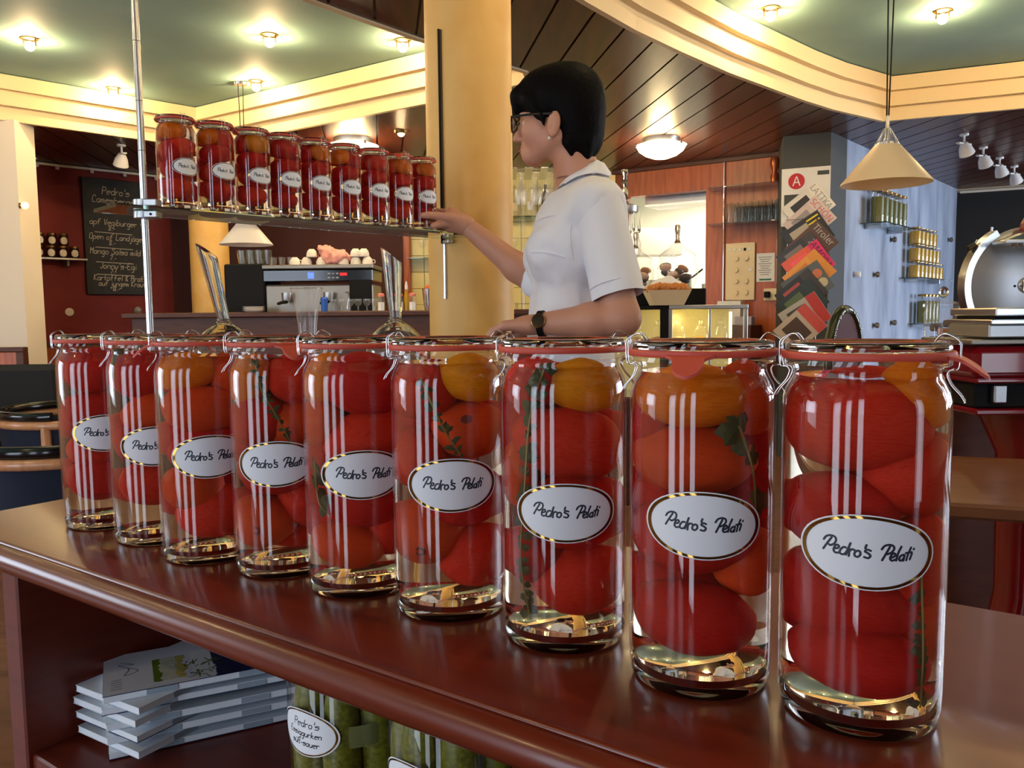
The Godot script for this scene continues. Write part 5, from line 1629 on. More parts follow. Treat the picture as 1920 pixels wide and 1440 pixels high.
	nets([egg(Vector3(0, 0.05, 0), Vector3(0.1, 0.05, 0.07), Basis.IDENTITY, 0.03), egg(Vector3(-0.05, 0.1, 0), Vector3(0.06, 0.05, 0.05), Basis.IDENTITY, 0.03), egg(Vector3(0.06, 0.05, 0.02), Vector3(0.07, 0.035, 0.05), Basis.IDENTITY, 0.03)], 0.009, cl, Vector3(-0.16, -0.02, -0.11), Vector3(0.17, 0.18, 0.11), noise(14.0, 6, 3), 0.03)
	solo(cl, "dish_cloth", M.pink_cloth, "crumpled pink dish cloth on the coffee cups", "cloth", "", Transform3D(Basis.IDENTITY, Vector3(-1.3, 1.486, -6.02)))
	# things along the bar top
	var by := 1.1427
	for i in 3:
		solo(lathe(st(), [Vector2(0.0, 0.0), Vector2(0.05, 0.0), Vector2(0.075, 0.012), Vector2(0.076, 0.014), Vector2(0.05, 0.004), Vector2(0.0, 0.004)], 24), "saucer", M.ceramic, "%s white saucer of the pile at the bar's left end" % ["lowest", "middle", "top"][i], "saucer", "saucers on the bar", Transform3D(Basis.IDENTITY, Vector3(-1.8, by + 0.0125 * i, -5.72)))
	solo(lathe(st(), [Vector2(0.0, 0.0), Vector2(0.022, 0.0), Vector2(0.026, 0.09), Vector2(0.018, 0.1), Vector2(0.0, 0.1)], 16), "blue_tub", M.blue_plastic, "small bright blue plastic tub on the bar", "tub", "", Transform3D(Basis.IDENTITY, Vector3(-1.305, by, -5.72)))
	var wg := [Vector2(0.0, 0.0), Vector2(0.026, 0.0), Vector2(0.026, 0.002), Vector2(0.004, 0.006), Vector2(0.004, 0.03), Vector2(0.02, 0.045), Vector2(0.027, 0.06), Vector2(0.025, 0.085)]
	for i in 6:
		solo(lathe(st(), wg, 14), "liqueur_glass", M.thin_glass, "%s small stemmed glass in the row along the bar" % ["first", "second", "third", "fourth", "fifth", "sixth"][i], "glass", "stemmed glasses on the bar", Transform3D(Basis.IDENTITY, Vector3(-1.24 + 0.058 * i, by, -5.72 + 0.02 * (i % 2))))
	for i in 3:
		var sh := thing("sugar_shaker", "%s glass sugar shaker with pink lid on the bar" % ["leftmost", "middle", "rightmost"][i], "shaker", Vector3([-0.91, -0.78, -0.69][i], by, -5.73), 0, "sugar shakers on the bar")
		part(lathe(st(), [Vector2(0.0, 0.0), Vector2(0.026, 0.0), Vector2(0.026, 0.08), Vector2(0.022, 0.095), Vector2(0.022, 0.1)], 16), "glass_body", M.thin_glass, sh)
		part(lathe(st(), [Vector2(0.0, 0.003), Vector2(0.0245, 0.003), Vector2(0.0245, 0.06), Vector2(0.0, 0.062)], 16), "sugar", M.ceramic, sh)
		part(lathe(st(), [Vector2(0.0, 0.1), Vector2(0.0235, 0.1), Vector2(0.0235, 0.115), Vector2(0.015, 0.122), Vector2(0.0, 0.122)], 16), "lid", mat(Color8(226, 130, 116), 0.4), sh)
	var bo := thing("spout_bottle", "slim pale bottle with white spout among the sugar shakers", "bottle", Vector3(-0.735, by, -5.76))
	part(lathe(st(), [Vector2(0.0, 0.0), Vector2(0.02, 0.0), Vector2(0.02, 0.1), Vector2(0.01, 0.13), Vector2(0.009, 0.15), Vector2(0.0, 0.15)], 14), "body", M.oil, bo)
	part(lathe(st(), [Vector2(0.011, 0.148), Vector2(0.011, 0.17), Vector2(0.004, 0.205), Vector2(0.0, 0.205)], 12), "spout", M.white, bo)
	var cs := thing("cocktail_shaker", "polished steel shaker cup with orange fruit beside the column", "shaker", Vector3(-0.575, by, -5.74))
	part(cup(0.032, 0.048, 0.15, 0.0015, 24), "cup", M.chrome, cs)
	part(ball(st(), Vector3(0.005, 0.155, 0), Vector3(0.034, 0.026, 0.034), 14, 8), "fruit", mat(Color8(206, 96, 30), 0.5), cs)
	# glass shelves with bottles and glasses on the tiled wall
	var k := 0
	for y in [1.62, 1.98]:
		solo(mbox(Vector3(1.86, 0.01, 0.2), 0.001, Vector3(0.0, y, -7.48)), "wall_glass_shelf", M.shelf_glass, "%s glass shelf on the yellow tiles behind the bar" % ["lower", "upper"][k], "shelf")
		k += 1
	var rng := RandomNumberGenerator.new()
	rng.seed = 44
	var bottle := [Vector2(0.0, 0.0), Vector2(0.036, 0.0), Vector2(0.037, 0.18), Vector2(0.03, 0.21), Vector2(0.014, 0.235), Vector2(0.0135, 0.29), Vector2(0.0, 0.29)]
	var wine := [Vector2(0.0, 0.0), Vector2(0.033, 0.0), Vector2(0.033, 0.002), Vector2(0.004, 0.006), Vector2(0.004, 0.08), Vector2(0.03, 0.105), Vector2(0.04, 0.14), Vector2(0.034, 0.19)]
	var wmesh := done(lathe(st(), wine, 14))
	var bmesh := done(lathe(st(), bottle, 14))
	var bm := [pane(Color8(90, 110, 60), 0.5), pane(Color8(200, 190, 150), 0.4), M.thin_glass, mat(Color8(40, 26, 18), 0.2), pane(Color8(210, 180, 80), 0.5)]
	var ord := ["first", "second", "third", "fourth", "fifth", "sixth", "seventh", "eighth", "ninth", "tenth", "eleventh", "twelfth", "thirteenth", "fourteenth"]
	for i in 12:
		solo(wmesh, "wine_glass", M.thin_glass, "%s wine glass from the left on the lower bar shelf" % ord[i], "glass", "wine glasses on the lower bar shelf", Transform3D(Basis.IDENTITY, Vector3(-0.8 + 0.14 * i, 1.626, -7.48)))
	for i in 12:
		var bt := solo(bmesh, "liquor_bottle", bm[i % 5], "%s bottle from the left on the upper bar shelf" % ord[i], "bottle", "bottles on the upper bar shelf", Transform3D(Basis.from_scale(Vector3(1, 1.0 + 0.05 * sin(i * 2.0), 1)), Vector3(-0.8 + 0.14 * i, 1.986, -7.48)))
		part(mbox(Vector3(0.05, 0.07, 0.002), 0.0, Vector3(0, 0.09, 0.0375)), "bottle_label", M.paper if i % 3 else M.cream_plastic, bt)
	# rear cupboard under the tiles with a dark bottle
	solo(mbox(Vector3(1.9, 0.92, 0.42), 0.005, Vector3(0.0, 0.46, -7.36)), "rear_cupboard", M.dark_wood, "low dark cupboard along the tiled wall behind the bar", "cupboard")
	for i in 10:
		solo(bmesh, "syrup_bottle", bm[(i * 3 + 1) % 5], "%s bottle from the left standing on the rear cupboard" % ord[i], "bottle", "bottles on the rear cupboard", Transform3D(Basis.IDENTITY, Vector3(-0.75 + 0.16 * i, 0.92, -7.35)))
	# tall glass tubes of a dispenser by the column
	var gd := thing("glass_dispenser", "tall clear glass tubes of a dispenser right of the column", "dispenser", Vector3(0.12, 0.92, -6.7))
	for i in 3:
		part(lathe(st(), [Vector2(0.0, 0.0), Vector2(0.02, 0.0), Vector2(0.02, 1.28), Vector2(0.0, 1.3)], 16, Transform3D(Basis.IDENTITY, Vector3(0.09 * i - 0.02, 0.02, 0.03 * i))), "tube", M.thin_glass, gd)
	part(mbox(Vector3(0.32, 0.02, 0.16), 0.004, Vector3(0.07, 0.01, 0.03)), "base", M.steel, gd)
	solo(mbox(Vector3(0.7, 0.92, 0.5), 0.004, Vector3(0.24, 0.46, -6.72)), "bottle_fridge", M.black, "low black fridge cabinet behind the person", "fridge")
	# rows of hanging glasses behind the waitress
	var rack := thing("glass_rack", "steel rack with hanging stem glasses under the ceiling behind the person", "rack")
	for i in 5:
		part(mbox(Vector3(0.05, 0.008, 0.44), 0.001, Vector3(0.02 + 0.1 * i, 2.02, -5.4)), "rail", M.steel, rack)
	for x in [0.0, 0.44]:
		part(tube(st(), [Vector3(x, 2.025, -5.4), Vector3(x, 2.42, -5.4)], 0.005), "hanger", M.steel, rack)
	part(mbox(Vector3(0.5, 0.006, 0.012), 0.001, Vector3(0.22, 2.027, -5.4)), "crossbar", M.steel, rack)
	for i in 4:
		for j in 4:
			solo(wmesh, "hanging_glass", M.thin_glass, "upside-down stem glass, %s file and %s row of the ceiling rack" % [["first", "second", "third", "fourth"][i], ["rear", "second", "third", "front"][j]], "glass", "glasses hanging in the ceiling rack", Transform3D(Basis(Vector3.RIGHT, PI), Vector3(0.07 + 0.1 * i, 2.026, -5.55 + 0.095 * j)))


# ---------------------------------------------------------------- cake counter, kitchen pass, wooden shelves
func on_wall(s: float, y: float, out: float) -> Vector3:  # on the wooden wall: s along it from its left end, out towards the room
	return Vector3(0.95 + 0.836 * s, y, -7.6 + 0.549 * s) + Vector3(-0.549, 0, 0.836) * out


func bar_right() -> void:
	var KT := -atan2(0.549, 0.836)
	# display case
	var c := thing("display_case", "glass-fronted cake display case, lit yellow inside", "display case", Vector3(1.0, 0, -4.85), -0.04)
	part(mbox(Vector3(0.72, 0.62, 0.46), 0.005, Vector3(-0.02, 0.31, 0)), "base_cabinet", M.dark_wood, c)
	part(mbox(Vector3(0.74, 0.022, 0.48), 0.003, Vector3(-0.02, 1.139, 0)), "top_board", M.black, c)
	part(mbox(Vector3(0.72, 0.01, 0.44), 0.001, Vector3(-0.02, 0.625, 0)), "tray", M.steel, c)
	part(mbox(Vector3(0.72, 0.5, 0.01), 0.001, Vector3(-0.02, 0.88, -0.22)), "back_pane", M.tile_yellow, c)
	part(mbox(Vector3(0.42, 0.49, 0.006), 0.0, Vector3(0.118, 0.88, 0.226)), "front_pane", M.thin_glass, c)
	part(mbox(Vector3(0.22, 0.49, 0.006), 0.0, Vector3(-0.24, 0.88, 0.226)), "front_pane", M.thin_glass, c)
	for x in [-0.092, 0.33]:
		part(mbox(Vector3(0.022, 0.5, 0.02), 0.002, Vector3(x, 0.88, 0.23)), "frame_post", M.brushed, c)
	part(mbox(Vector3(0.44, 0.022, 0.02), 0.002, Vector3(0.12, 1.14, 0.242)), "frame_rail", M.brushed, c)
	part(mbox(Vector3(0.012, 0.5, 0.02), 0.002, Vector3(0.13, 0.88, 0.23)), "frame_post", M.brushed, c)
	part(mbox(Vector3(0.045, 0.5, 0.02), 0.002, Vector3(-0.126, 0.88, 0.232)), "frame_post", M.black, c)
	part(mbox(Vector3(0.7, 0.006, 0.36), 0.001, Vector3(-0.02, 0.88, -0.02)), "glass_shelf", M.thin_glass, c)
	part(lathe(st(), [Vector2(0.0, 0.0), Vector2(0.008, 0.0), Vector2(0.008, 0.46), Vector2(0.0, 0.46)], 10, Transform3D(Basis.IDENTITY, Vector3(0.26, 0.65, 0.17))), "light_tube", glow(Color(1.0, 0.92, 0.6), 6.0), c)
	omni(c, Vector3(0.05, 1.06, 0.05), Color(1.0, 0.88, 0.5), 0.05, 0.04)
	var jar := done(lathe(st(), [Vector2(0.0, 0.0), Vector2(0.04, 0.0), Vector2(0.045, 0.02), Vector2(0.045, 0.1), Vector2(0.03, 0.13), Vector2(0.03, 0.14), Vector2(0.012, 0.155), Vector2(0.014, 0.175), Vector2(0.0, 0.18)], 18))
	for i in 5:
		var j := solo(jar, "sweet_jar", M.thin_glass, "%s small lidded glass jar inside the display case" % ["leftmost", "second", "third", "fourth", "rightmost"][i], "jar", "jars inside the display case", Transform3D(Basis.IDENTITY, Vector3(0.74 + 0.125 * i, 0.886, -4.84 + 0.03 * (i % 2))))
		part(lathe(st(), [Vector2(0.0, 0.004), Vector2(0.04, 0.006), Vector2(0.042, 0.075), Vector2(0.0, 0.085)], 14), "sweets", [M.oil, M.cookie, M.meringue, M.oil, M.cream_plastic][i], j)
	# cookie jars on top
	solo(mbox(Vector3(0.52, 0.1, 0.26), 0.006, Vector3(0.89, 1.2005, -4.95)), "riser_box", M.black, "low black riser under the cookie jars on the display case", "riser")
	cookie_jar(Vector3(1.0, 1.251, -4.93), 1.0, "large round glass cookie jar with knobbed lid over the bread", 3)
	cookie_jar(Vector3(0.755, 1.251, -4.96), 0.9, "round glass cookie jar beside the person's sleeve", 8)
	# stacked glass tower behind it
	var tw := thing("glass_tower", "tall stacked glass vessel with chrome collar and knob finial", "glassware", Vector3(0.735, 1.151, -5.3))
	part(lathe(st(), [Vector2(0.0, 0.0), Vector2(0.08, 0.0), Vector2(0.085, 0.02), Vector2(0.03, 0.06), Vector2(0.025, 0.2), Vector2(0.04, 0.26), Vector2(0.07, 0.29)], 22), "stand", M.thin_glass, tw)
	part(lathe(st(), [Vector2(0.0, 0.29), Vector2(0.06, 0.29), Vector2(0.1, 0.33), Vector2(0.105, 0.4), Vector2(0.085, 0.46), Vector2(0.08, 0.6)], 22), "bowl", M.thin_glass, tw)
	part(lathe(st(), [Vector2(0.0, 0.6), Vector2(0.083, 0.6), Vector2(0.085, 0.605), Vector2(0.085, 0.64), Vector2(0.08, 0.645), Vector2(0.0, 0.645)], 24), "collar", M.brushed, tw)
	part(lathe(st(), [Vector2(0.0, 0.645), Vector2(0.03, 0.65), Vector2(0.012, 0.68), Vector2(0.02, 0.71), Vector2(0.026, 0.735), Vector2(0.014, 0.76), Vector2(0.022, 0.79), Vector2(0.014, 0.83), Vector2(0.024, 0.85), Vector2(0.02, 0.872), Vector2(0.0, 0.878)], 16), "finial", M.clear, tw)
	for i in 6:
		var a := TAU * i / 6
		part(lathe(st(), [Vector2(0.0, 0.47), Vector2(0.006, 0.475), Vector2(0.012, 0.5), Vector2(0.006, 0.53), Vector2(0.003, 0.6)], 8, Transform3D(Basis.IDENTITY, Vector3(cos(a) * 0.093, 0, sin(a) * 0.093))), "glass_drop", M.clear, tw)
	solo(mbox(Vector3(0.26, 1.151, 0.26), 0.006, Vector3(0.735, 0.5755, -5.3)), "plinth_stand", M.dark_wood, "dark wooden plinth under the stacked glass vessel", "plinth")
	# bread basket
	var bb := thing("bread_dish", "pale rectangular dish lined with a white napkin for bread rolls", "dish", Vector3(0.885, 1.151, -4.66), 0.05)
	var s := st()
	s.set_smooth_group(-1)
	var q0 := [Vector3(-0.085, 0, 0.06), Vector3(0.085, 0, 0.06), Vector3(0.085, 0, -0.06), Vector3(-0.085, 0, -0.06)]
	var q1 := [Vector3(-0.122, 0.085, 0.085), Vector3(0.122, 0.085, 0.085), Vector3(0.122, 0.085, -0.085), Vector3(-0.122, 0.085, -0.085)]
	for i in 4:
		var j := (i + 1) % 4
		quad(s, q0[i], q0[j], q1[j], q1[i])
		quad(s, q1[i], q1[j], q0[j] * 0.95 + Vector3(0, 0.006, 0), q0[i] * 0.95 + Vector3(0, 0.006, 0))
	quad(s, q0[3], q0[2], q0[1], q0[0])
	quad(s, q0[0] * 0.95 + Vector3(0, 0.006, 0), q0[1] * 0.95 + Vector3(0, 0.006, 0), q0[2] * 0.95 + Vector3(0, 0.006, 0), q0[3] * 0.95 + Vector3(0, 0.006, 0))
	part(s, "dish", M.cream_plastic, bb)
	s = st()
	nets([egg(Vector3(0.0, 0.09, -0.03), Vector3(0.1, 0.075, 0.045), Basis.IDENTITY, 0.03)], 0.008, s, Vector3(-0.14, 0.0, -0.12), Vector3(0.14, 0.2, 0.06), noise(9.0, 5, 2), 0.02)
	part(s, "napkin", M.paper, bb)
	for i in 3:
		var roll := st()
		nets([egg(Vector3.ZERO, Vector3(0.06, 0.027, 0.03), Basis.IDENTITY, 0.02)], 0.006, roll, Vector3(-0.08, -0.05, -0.05), Vector3(0.08, 0.05, 0.05), noise(20.0, 60 + i, 2), 0.008)
		solo(roll, "bread_roll", M.bread, "%s golden bread roll in the pale dish" % ["left", "middle", "right"][i], "bread", "rolls in the bread dish", Transform3D(Basis(Vector3.UP, 0.3 - 0.3 * i) * Basis(Vector3.BACK, 0.2 * (1 - i)), Vector3(0.885 - 0.07 + 0.07 * i, 1.151 + 0.098, -4.625)))
	# kitchen seen through the pass
	var k := thing("kitchen_worktop", "steel kitchen worktop seen through the bright pass", "worktop", Vector3(1.95, 0, -8.15), KT)
	part(mbox(Vector3(1.7, 0.04, 0.5), 0.004, Vector3(0, 1.22, 0)), "top", M.brushed, k)
	part(mbox(Vector3(1.6, 1.2, 0.44), 0.004, Vector3(0, 0.6, 0)), "carcass", M.brushed, k)
	var pot := done(lathe(st(), [Vector2(0.0, 0.0), Vector2(0.09, 0.0), Vector2(0.095, 0.01), Vector2(0.095, 0.16), Vector2(0.1, 0.165), Vector2(0.092, 0.165), Vector2(0.088, 0.02), Vector2(0.0, 0.015)], 24))
	var kp := [[1.45, 1.24, -8.35], [1.72, 1.24, -8.25], [1.98, 1.24, -8.1]]
	for i in 3:
		var p := solo(pot, "steel_pot", M.brushed, "%s steel pot on the kitchen worktop behind the pass" % ["left", "middle", "right"][i], "pot", "pots in the kitchen", Transform3D(Basis.from_scale(Vector3(1, [1.2, 1.5, 0.9][i], 1)), Vector3(kp[i][0], kp[i][1], kp[i][2])))
		part(tube(st(), [Vector3(0.09, 0.14, 0), Vector3(0.2, 0.2, 0.04)], 0.007), "handle", M.black, p)
	solo(mbox(Vector3(0.6, 0.28, 0.3), 0.006, Vector3(1.5, 1.85, -8.75)), "wall_cupboard", M.white, "pale wall cupboard in the kitchen seen through the pass", "cupboard")
	for i in 5:
		solo(mbox(Vector3(0.22, 0.022, 0.16), 0.003), "folded_towel", M.paper, "%s white folded towel in the pile behind the pass" % ["lowest", "second", "middle", "fourth", "top"][i], "towel", "towels in the kitchen pass", Transform3D(Basis(Vector3.UP, KT + 0.05 * sin(i * 2.0)), Vector3(1.36, 1.251 + 0.024 * i, -7.98)))
	var lt := thing("kitchen_ceiling_light", "bright fluorescent panel on the kitchen ceiling", "lamp", Vector3(2.0, 2.4, -8.6))
	part(mbox(Vector3(1.2, 0.04, 0.5), 0.004), "panel_light", glow(Color(1.0, 0.97, 0.86), 9.0), lt)
	area(lt, Vector3(0, -0.03, 0), Vector2(1.2, 0.5), Color(1.0, 0.96, 0.84), 7.0)
	# glass shelves on the wooden wall with rows of glasses
	var sw := thing("wall_rack", "chrome upright with two smoked glass shelves on the orange wood wall", "shelf")
	part(tube(st(), [on_wall(1.045, 1.15, 0.02), on_wall(1.045, 2.4, 0.02)], 0.008), "upright", M.chrome, sw)
	for y in [1.835, 2.135]:
		var a := on_wall(0.93, y, 0.0)
		var b := on_wall(1.6, y, 0.0)
		var c0 := on_wall(1.6, y, 0.24)
		var d0 := on_wall(0.98, y, 0.24)
		part(slab(st(), PackedVector2Array([Vector2(a.x, a.z), Vector2(b.x, b.z), Vector2(c0.x, c0.z), Vector2(d0.x, d0.z)]), y - 0.005, y + 0.004), "shelf_pane", M.smoke_glass, sw)
	var tall := cup(0.025, 0.031, 0.165, 0.002, 14)
	for i in 8:
		for j in 2:
			solo(tall, "highball_glass", M.clear, "%s highball glass, %s row on the smoked glass shelf" % [["first", "second", "third", "fourth", "fifth", "sixth", "seventh", "eighth"][i], ["front", "rear"][j]], "glass", "highball glasses on the wall shelf", Transform3D(Basis.IDENTITY, on_wall(1.14 + 0.055 * i, 1.8395, 0.17 - 0.09 * j)))
	solo(lathe(st(), [Vector2(0.0, 0.0), Vector2(0.03, 0.0), Vector2(0.035, 0.05), Vector2(0.02, 0.09), Vector2(0.04, 0.15), Vector2(0.03, 0.2), Vector2(0.0, 0.2)], 14), "copper_carafe", mat(Color8(176, 96, 60), 0.25, 0.8), "copper coloured carafe on the upper smoked shelf beside the magazine pier", "carafe", "", Transform3D(Basis.IDENTITY, on_wall(1.5, 2.1395, 0.14)))
	# control panel, notices, sockets
	var cp := thing("control_panel", "cream switch panel with rotary dimmers on the wooden wall", "switch panel", on_wall(1.19, 1.447, 0.012), KT)
	part(mbox(Vector3(0.25, 0.48, 0.02), 0.004), "plate", M.cream_plastic, cp)
	for i in 4:
		for j in 2:
			if not (i == 1 and j == 1):
				part(lathe(st(), [Vector2(0.0, 0.0), Vector2(0.021, 0.0), Vector2(0.02, 0.016), Vector2(0.0, 0.018)], 16, Transform3D(Basis(Vector3.RIGHT, PI / 2), Vector3(-0.03 + 0.085 * j, 0.11 - 0.095 * i, 0.01))), "dimmer_knob", M.cream_plastic, cp)
	for i in 5:
		part(mbox(Vector3(0.018, 0.024, 0.008), 0.002, Vector3(-0.085 + 0.042 * i, 0.185, 0.012)), "rocker_switch", M.black if i == 3 else M.white, cp)
	part(mbox(Vector3(0.03, 0.03, 0.008), 0.002, Vector3(0.09, 0.015, 0.012)), "rocker_switch", M.white, cp)
	var np := thing("notice_sheet", "white notice sheet with small print pinned beside the switches", "notice", on_wall(1.4, 1.475, 0.006), KT)
	part(mbox(Vector3(0.15, 0.235, 0.002)), "sheet", M.paper, np)
	for i in 9:
		part(mbox(Vector3(0.11 - 0.02 * (i % 3), 0.004, 0.001), 0.0, Vector3(-0.005, 0.085 - 0.018 * i, 0.0012)), "text_line", M.grey_pier, np)
	part(mbox(Vector3(0.1, 0.014, 0.001), 0.0, Vector3(0, -0.1, 0.0012)), "printed_band", mat(Color8(40, 110, 100), 0.6), np)
	solo(mbox(Vector3(0.07, 0.36, 0.003)), "notice_strip", M.paper, "tall narrow pale notice beside the magazine pier", "notice", "", Transform3D(Basis(Vector3.UP, KT), on_wall(1.525, 1.52, 0.006)))
	var so := thing("power_socket", "pale wall socket with a black plug beneath the notice", "socket", on_wall(1.46, 1.25, 0.01), KT)
	part(mbox(Vector3(0.14, 0.1, 0.016), 0.003), "plate", M.cream_plastic, so)
	part(mbox(Vector3(0.045, 0.05, 0.04), 0.006, Vector3(-0.035, 0, 0.026)), "plug", M.black, so)
	solo(mbox(Vector3(0.44, 1.0, 0.3), 0.004), "side_cabinet", M.dark_wood, "wooden side cabinet against the wall beneath the switches", "cabinet", "", Transform3D(Basis(Vector3.UP, KT), on_wall(1.16, 0.5, 0.16)))
	for i in 2:
		var y: float = [1.001, 1.001][i]
		var h: float = [0.2, 0.07][i]
		solo(mbox(Vector3([0.2, 0.14][i], h, 0.1), 0.003), "paper_pile", [M.paper, mat(Color8(176, 172, 196), 0.6)][i], ["white card holder on the side cabinet", "lilac pile of cards on the side cabinet"][i], "papers", "", Transform3D(Basis(Vector3.UP, KT), on_wall([1.14, 1.3][i], y + h / 2, [0.1, 0.22][i])))
	solo(lathe(st(), [Vector2(0.0, 0.0), Vector2(0.045, 0.0), Vector2(0.05, 0.06), Vector2(0.03, 0.1), Vector2(0.0, 0.11)], 16), "dark_pot", M.black, "small dark pot on the side cabinet", "pot", "", Transform3D(Basis.IDENTITY, on_wall(1.0, 1.001, 0.24)))


func cookie_jar(at: Vector3, f: float, label: String, seed_: int) -> void:
	var o := thing("cookie_jar", label, "jar", at, 0.0, "cookie jars on the display case")
	o.scale = Vector3(f, 0.79 * f, f)
	part(lathe(st(), [Vector2(0.0, 0.0), Vector2(0.08, 0.0), Vector2(0.1, 0.02), Vector2(0.122, 0.1), Vector2(0.122, 0.16), Vector2(0.1, 0.22), Vector2(0.098, 0.235)], 28), "bowl", M.thin_glass, o)
	part(lathe(st(), [Vector2(0.105, 0.235), Vector2(0.112, 0.24), Vector2(0.112, 0.25), Vector2(0.08, 0.285), Vector2(0.045, 0.31), Vector2(0.038, 0.33), Vector2(0.02, 0.345)], 28), "lid", M.thin_glass, o)
	part(lathe(st(), [Vector2(0.0, 0.343), Vector2(0.02, 0.345), Vector2(0.012, 0.37), Vector2(0.014, 0.42), Vector2(0.02, 0.45), Vector2(0.014, 0.48), Vector2(0.0, 0.484)], 14), "lid_knob", M.clear, o)
	var rng := RandomNumberGenerator.new()
	rng.seed = seed_
	var shape := done(ball(st(), Vector3.ZERO, Vector3(0.036, 0.02, 0.036), 12, 6))
	for i in 12:
		var a := rng.randf() * TAU
		var r := rng.randf_range(0.03, 0.075)
		var y := 0.03 + 0.012 * i
		solo(shape, "cookie", [M.chocolate, M.cookie, M.meringue, M.chocolate][i % 4], "%s cookie from the bottom in the %s" % [["lowest", "second", "third", "fourth", "fifth", "sixth", "seventh", "eighth", "ninth", "tenth", "eleventh", "topmost"][i], "cookie jar over the bread" if seed_ == 3 else "cookie jar beside the sleeve"], "cookie", "cookies in the jars", Transform3D(Basis(Vector3.RIGHT, rng.randf_range(-0.5, 0.5)) * Basis(Vector3.BACK, rng.randf_range(-0.5, 0.5)) * f, at + Vector3(cos(a) * r, y * 0.85, sin(a) * r) * f))


func omni(parent: Node3D, at: Vector3, c: Color, energy: float, size := 0.03) -> void:
	var l := OmniLight3D.new()
	l.name = "lamp_light"
	l.light_color = c
	l.light_energy = energy
	l.light_size = size
	l.omni_range = 20.0
	l.omni_attenuation = 2.0
	l.shadow_enabled = true
	parent.add_child(l, true)
	l.position = at


func area(parent: Node3D, at: Vector3, size: Vector2, c: Color, energy: float) -> void:
	var l := AreaLight3D.new()
	l.name = "panel_glow"
	l.area_size = size
	l.area_normalize_energy = false
	l.light_color = c
	l.light_energy = energy
	l.shadow_enabled = true
	l.area_range = 20.0
	parent.add_child(l, true)
	l.position = at
	l.rotation.x = -PI / 2


func spot(parent: Node3D, at: Vector3, to: Vector3, c: Color, energy: float, angle := 40.0, size := 0.03) -> void:
	var l := SpotLight3D.new()
	l.name = "spot_beam"
	l.light_color = c
	l.light_energy = energy
	l.light_size = size
	l.spot_angle = angle
	l.spot_angle_attenuation = 0.6
	l.spot_range = 20.0
	l.spot_attenuation = 2.0
	l.shadow_enabled = true
	parent.add_child(l, true)
	l.position = at
	var d := (to - parent.to_global(at)).normalized() if parent.is_inside_tree() else Vector3.DOWN
	l.look_at_from_position(parent.to_global(at), parent.to_global(at) + d, Vector3.UP if absf(d.y) < 0.95 else Vector3.RIGHT)


# ---------------------------------------------------------------- right: magazines, blue wall, slicer, tables
func on_pier(s: float, y: float, out: float) -> Vector3:
	return Vector3(2.03 + 0.906 * s, y, -6.17 + 0.423 * s) + Vector3(-0.423, 0, 0.906) * out


func on_blue(s: float, y: float, out: float) -> Vector3:
	return Vector3(2.33 + 0.6527 * s, y, -6.03 - 0.7576 * s) + Vector3(0.7576, 0, 0.6527) * out


